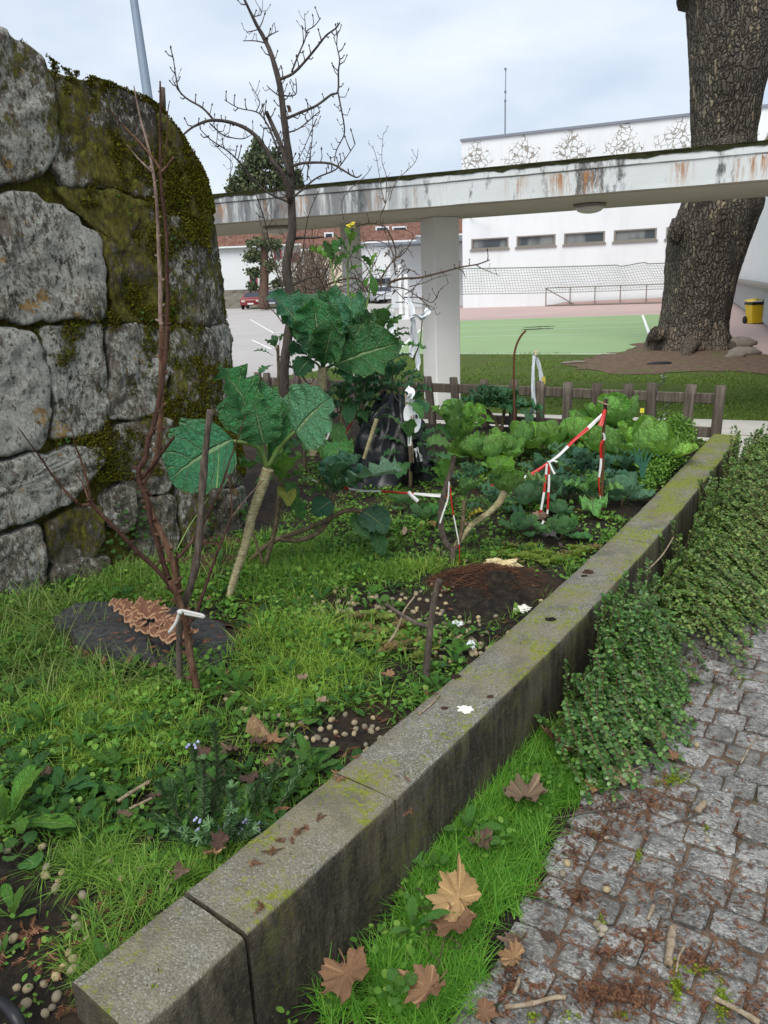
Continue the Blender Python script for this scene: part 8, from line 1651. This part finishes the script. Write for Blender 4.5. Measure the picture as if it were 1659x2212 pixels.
def car(x, yb, Y, mat, lab, rz=0.):
    p = ay(x, yb, Y); p.z = 0; t_ = thing('parked_car', lab, 'car', p, rz); R_ = []
    for (y, zb, zt, w) in ((0, .35, .72, .80), (.05, .25, .85, .84), (.9, .22, .98, .86), (1.5, .22, 1.38, .72), (2.2, .22, 1.46, .70), (3.3, .22, 1.42, .70), (3.9, .22, 1.0, .82), (4.05, .3, .7, .78)): R_.append([Vector((sx*w*k, y, z)) for (sx, k, z) in ((-1, 1, zb), (-1, 1.04, zb+(min(zt, .95)-zb)*.6), (-1, .98, min(zt, .95)), (-1, .86, zt), (1, .86, zt), (1, .98, min(zt, .95)), (1, 1.04, zb+(min(zt, .95)-zb)*.6), (1, 1, zb))])
    m = MB().grid(R_); n = len(m.v); m.f += [tuple(range(7, -1, -1)), tuple(range(n-8, n))]; m.build('body', MT[mat], t_, True, local=True)
    m = MB().raw([(-.66, .92, 1.0), (.66, .92, 1.0), (.58, 1.46, 1.36), (-.58, 1.46, 1.36)], [(0, 1, 2, 3)]); m.build('windscreen', MT['dkglass'], t_, local=True)
    for sx in (-.6, .6): MB().bbox((sx, .0, .66), (.28, .08, .14), .02).build('headlight', MT['lampglass'], t_, local=True)
    for sx in (-.78, .78):
        for y in (.75, 3.2): MB().lathe((sx, y, .3), [(.2, -.1), (.3, -.09), (.3, .09), (.2, .1)], 14, 'X').build('wheel', MT['rubber'], t_, True, local=True)
    MB().box((0, -.01, .45), (.5, .06, .12)).build('number_plate', MT['sign_white'], t_, local=True)
car(588, 653, 66, 'carblue', 'blue-grey car parked by the far wall right of the granite wall'); car(541, 653, 66.5, 'carred', 'red car parked at the edge of the granite wall'); car(838, 645, 68, 'carwhite', 'silver car parked behind the yard left of the net posts', .3)
sheet('far_verge', [gp(430, 667), gp(625, 664), gp(640, 658), gp(430, 658)], .006, MT['lawn'])
# conifer
CY = 62; cb = gp(569, 664); cb = Vector((ay(569, 660, CY).x, CY, 0)); con = thing('conifer_tree', 'dark ragged conifer standing behind the walkway left of the fruit tree', 'tree', cb)
MB().tube(catmull([ay(x, y, CY) for x, y in ((569, 668), (570, 620), (571, 560), (570, 500), (566, 420), (560, 350), (556, 315))], 4), taper(25, .42, .10), 10, True, .06).build('trunk', MT['coniferbark'], con, True)
P, S = [], []; br = MB()
for (x, y, rx, ry, n) in ((556, 318, 9, 14, 260), (548, 345, 16, 14, 380), (572, 345, 14, 16, 300), (535, 370, 18, 14, 380), (592, 350, 12, 22, 380), (520, 400, 18, 14, 360), (556, 385, 20, 16, 420), (590, 388, 18, 12, 320), (545, 412, 20, 10, 300), (622, 400, 15, 12, 300), (640, 385, 9, 14, 240), (645, 402, 8, 8, 140), (612, 375, 8, 10, 120), (505, 398, 9, 12, 180), (500, 415, 8, 8, 120), (600, 415, 24, 6, 200), (545, 555, 14, 12, 170), (590, 530, 16, 9, 150), (548, 590, 14, 8, 150), (585, 575, 14, 12, 140), (600, 612, 12, 7, 110), (560, 525, 24, 8, 180), (545, 620, 10, 8, 90)):
    for _ in range(int(n*2.4)): q = ay(hr.gauss(x, rx*.55), hr.gauss(y, ry*.55), CY+hr.gauss(0, rx*.025)); P.append(q); S.append(hr.uniform(.12, .30))
    br.tube([ay(568, y+14, CY), ay(x, y+3, CY)], [.09, .03], 5)
foliage('crown', P, S, 'conifer', con, spread=2.); br.build('limbs', MT['coniferbark'], con)['kind'] = 'stuff'
# bare bush in front of the cream house
bb = thing('bare_bush', 'dense leafless brown bush in front of the cream house', 'bush', (ay(668, 640, 58).x, 58, 0)); m = MB()
for k in range(230):
    x0 = hr.uniform(628, 705); pts = [(x0, 648)]; a = hr.uniform(-.3, .3); 
    for j in range(5): a += hr.uniform(-.35, .35); pts.append((pts[-1][0]+math.sin(a)*22, pts[-1][1]-math.cos(a)*hr.uniform(16, 30)))
    m.tube([ay(x, y, 58+hr.uniform(-.2, .2)) for x, y in pts], taper(6, .035, .012), 3, False)
m.build('twigs', MT['bush'], bb)['kind'] = 'stuff'
# roof aerial
p = ay(500, 405, 86); t_ = thing('tv_aerial', 'thin television aerial on the roof left of the conifer', 'antenna', p); 
MB().tube([ay(500, 430, 86), ay(497, 322, 86)], .035, 5).build('mast', MT['edge'], t_); MB().tube([ay(489, 322, 86), ay(508, 326, 86)], .03, 5).build('boom', MT['edge'], t_)
for k in range(6): q = ay(490+3.4*k, 322.4+.8*k, 86); MB().tube([q+Vector((0, -.4, 0)), q+Vector((.12, .4, .15))], .018, 4).build('element', MT['edge'], t_)
# dark marks on the court
for (x, y, lab) in ((1160, 711, 'dark streak of debris lying on the green court, nearer'), (1165, 706, 'dark streak of debris lying on the green court, farther')):
    c = gp(x, y, .01); m = MB(); m.grid([[Vector((c.x+u*.55+.05*fbm(u*5, v), c.y+v*.10*(1-u*u*.6)+.06*u, .012+.03*max(0, fbm(u*6, v*3, y)))) for u in np.linspace(-1, 1, 15)] for v in np.linspace(-1, 1, 5)]); tag(m.build('court_debris', MT['soil'], None), lab, 'debris')
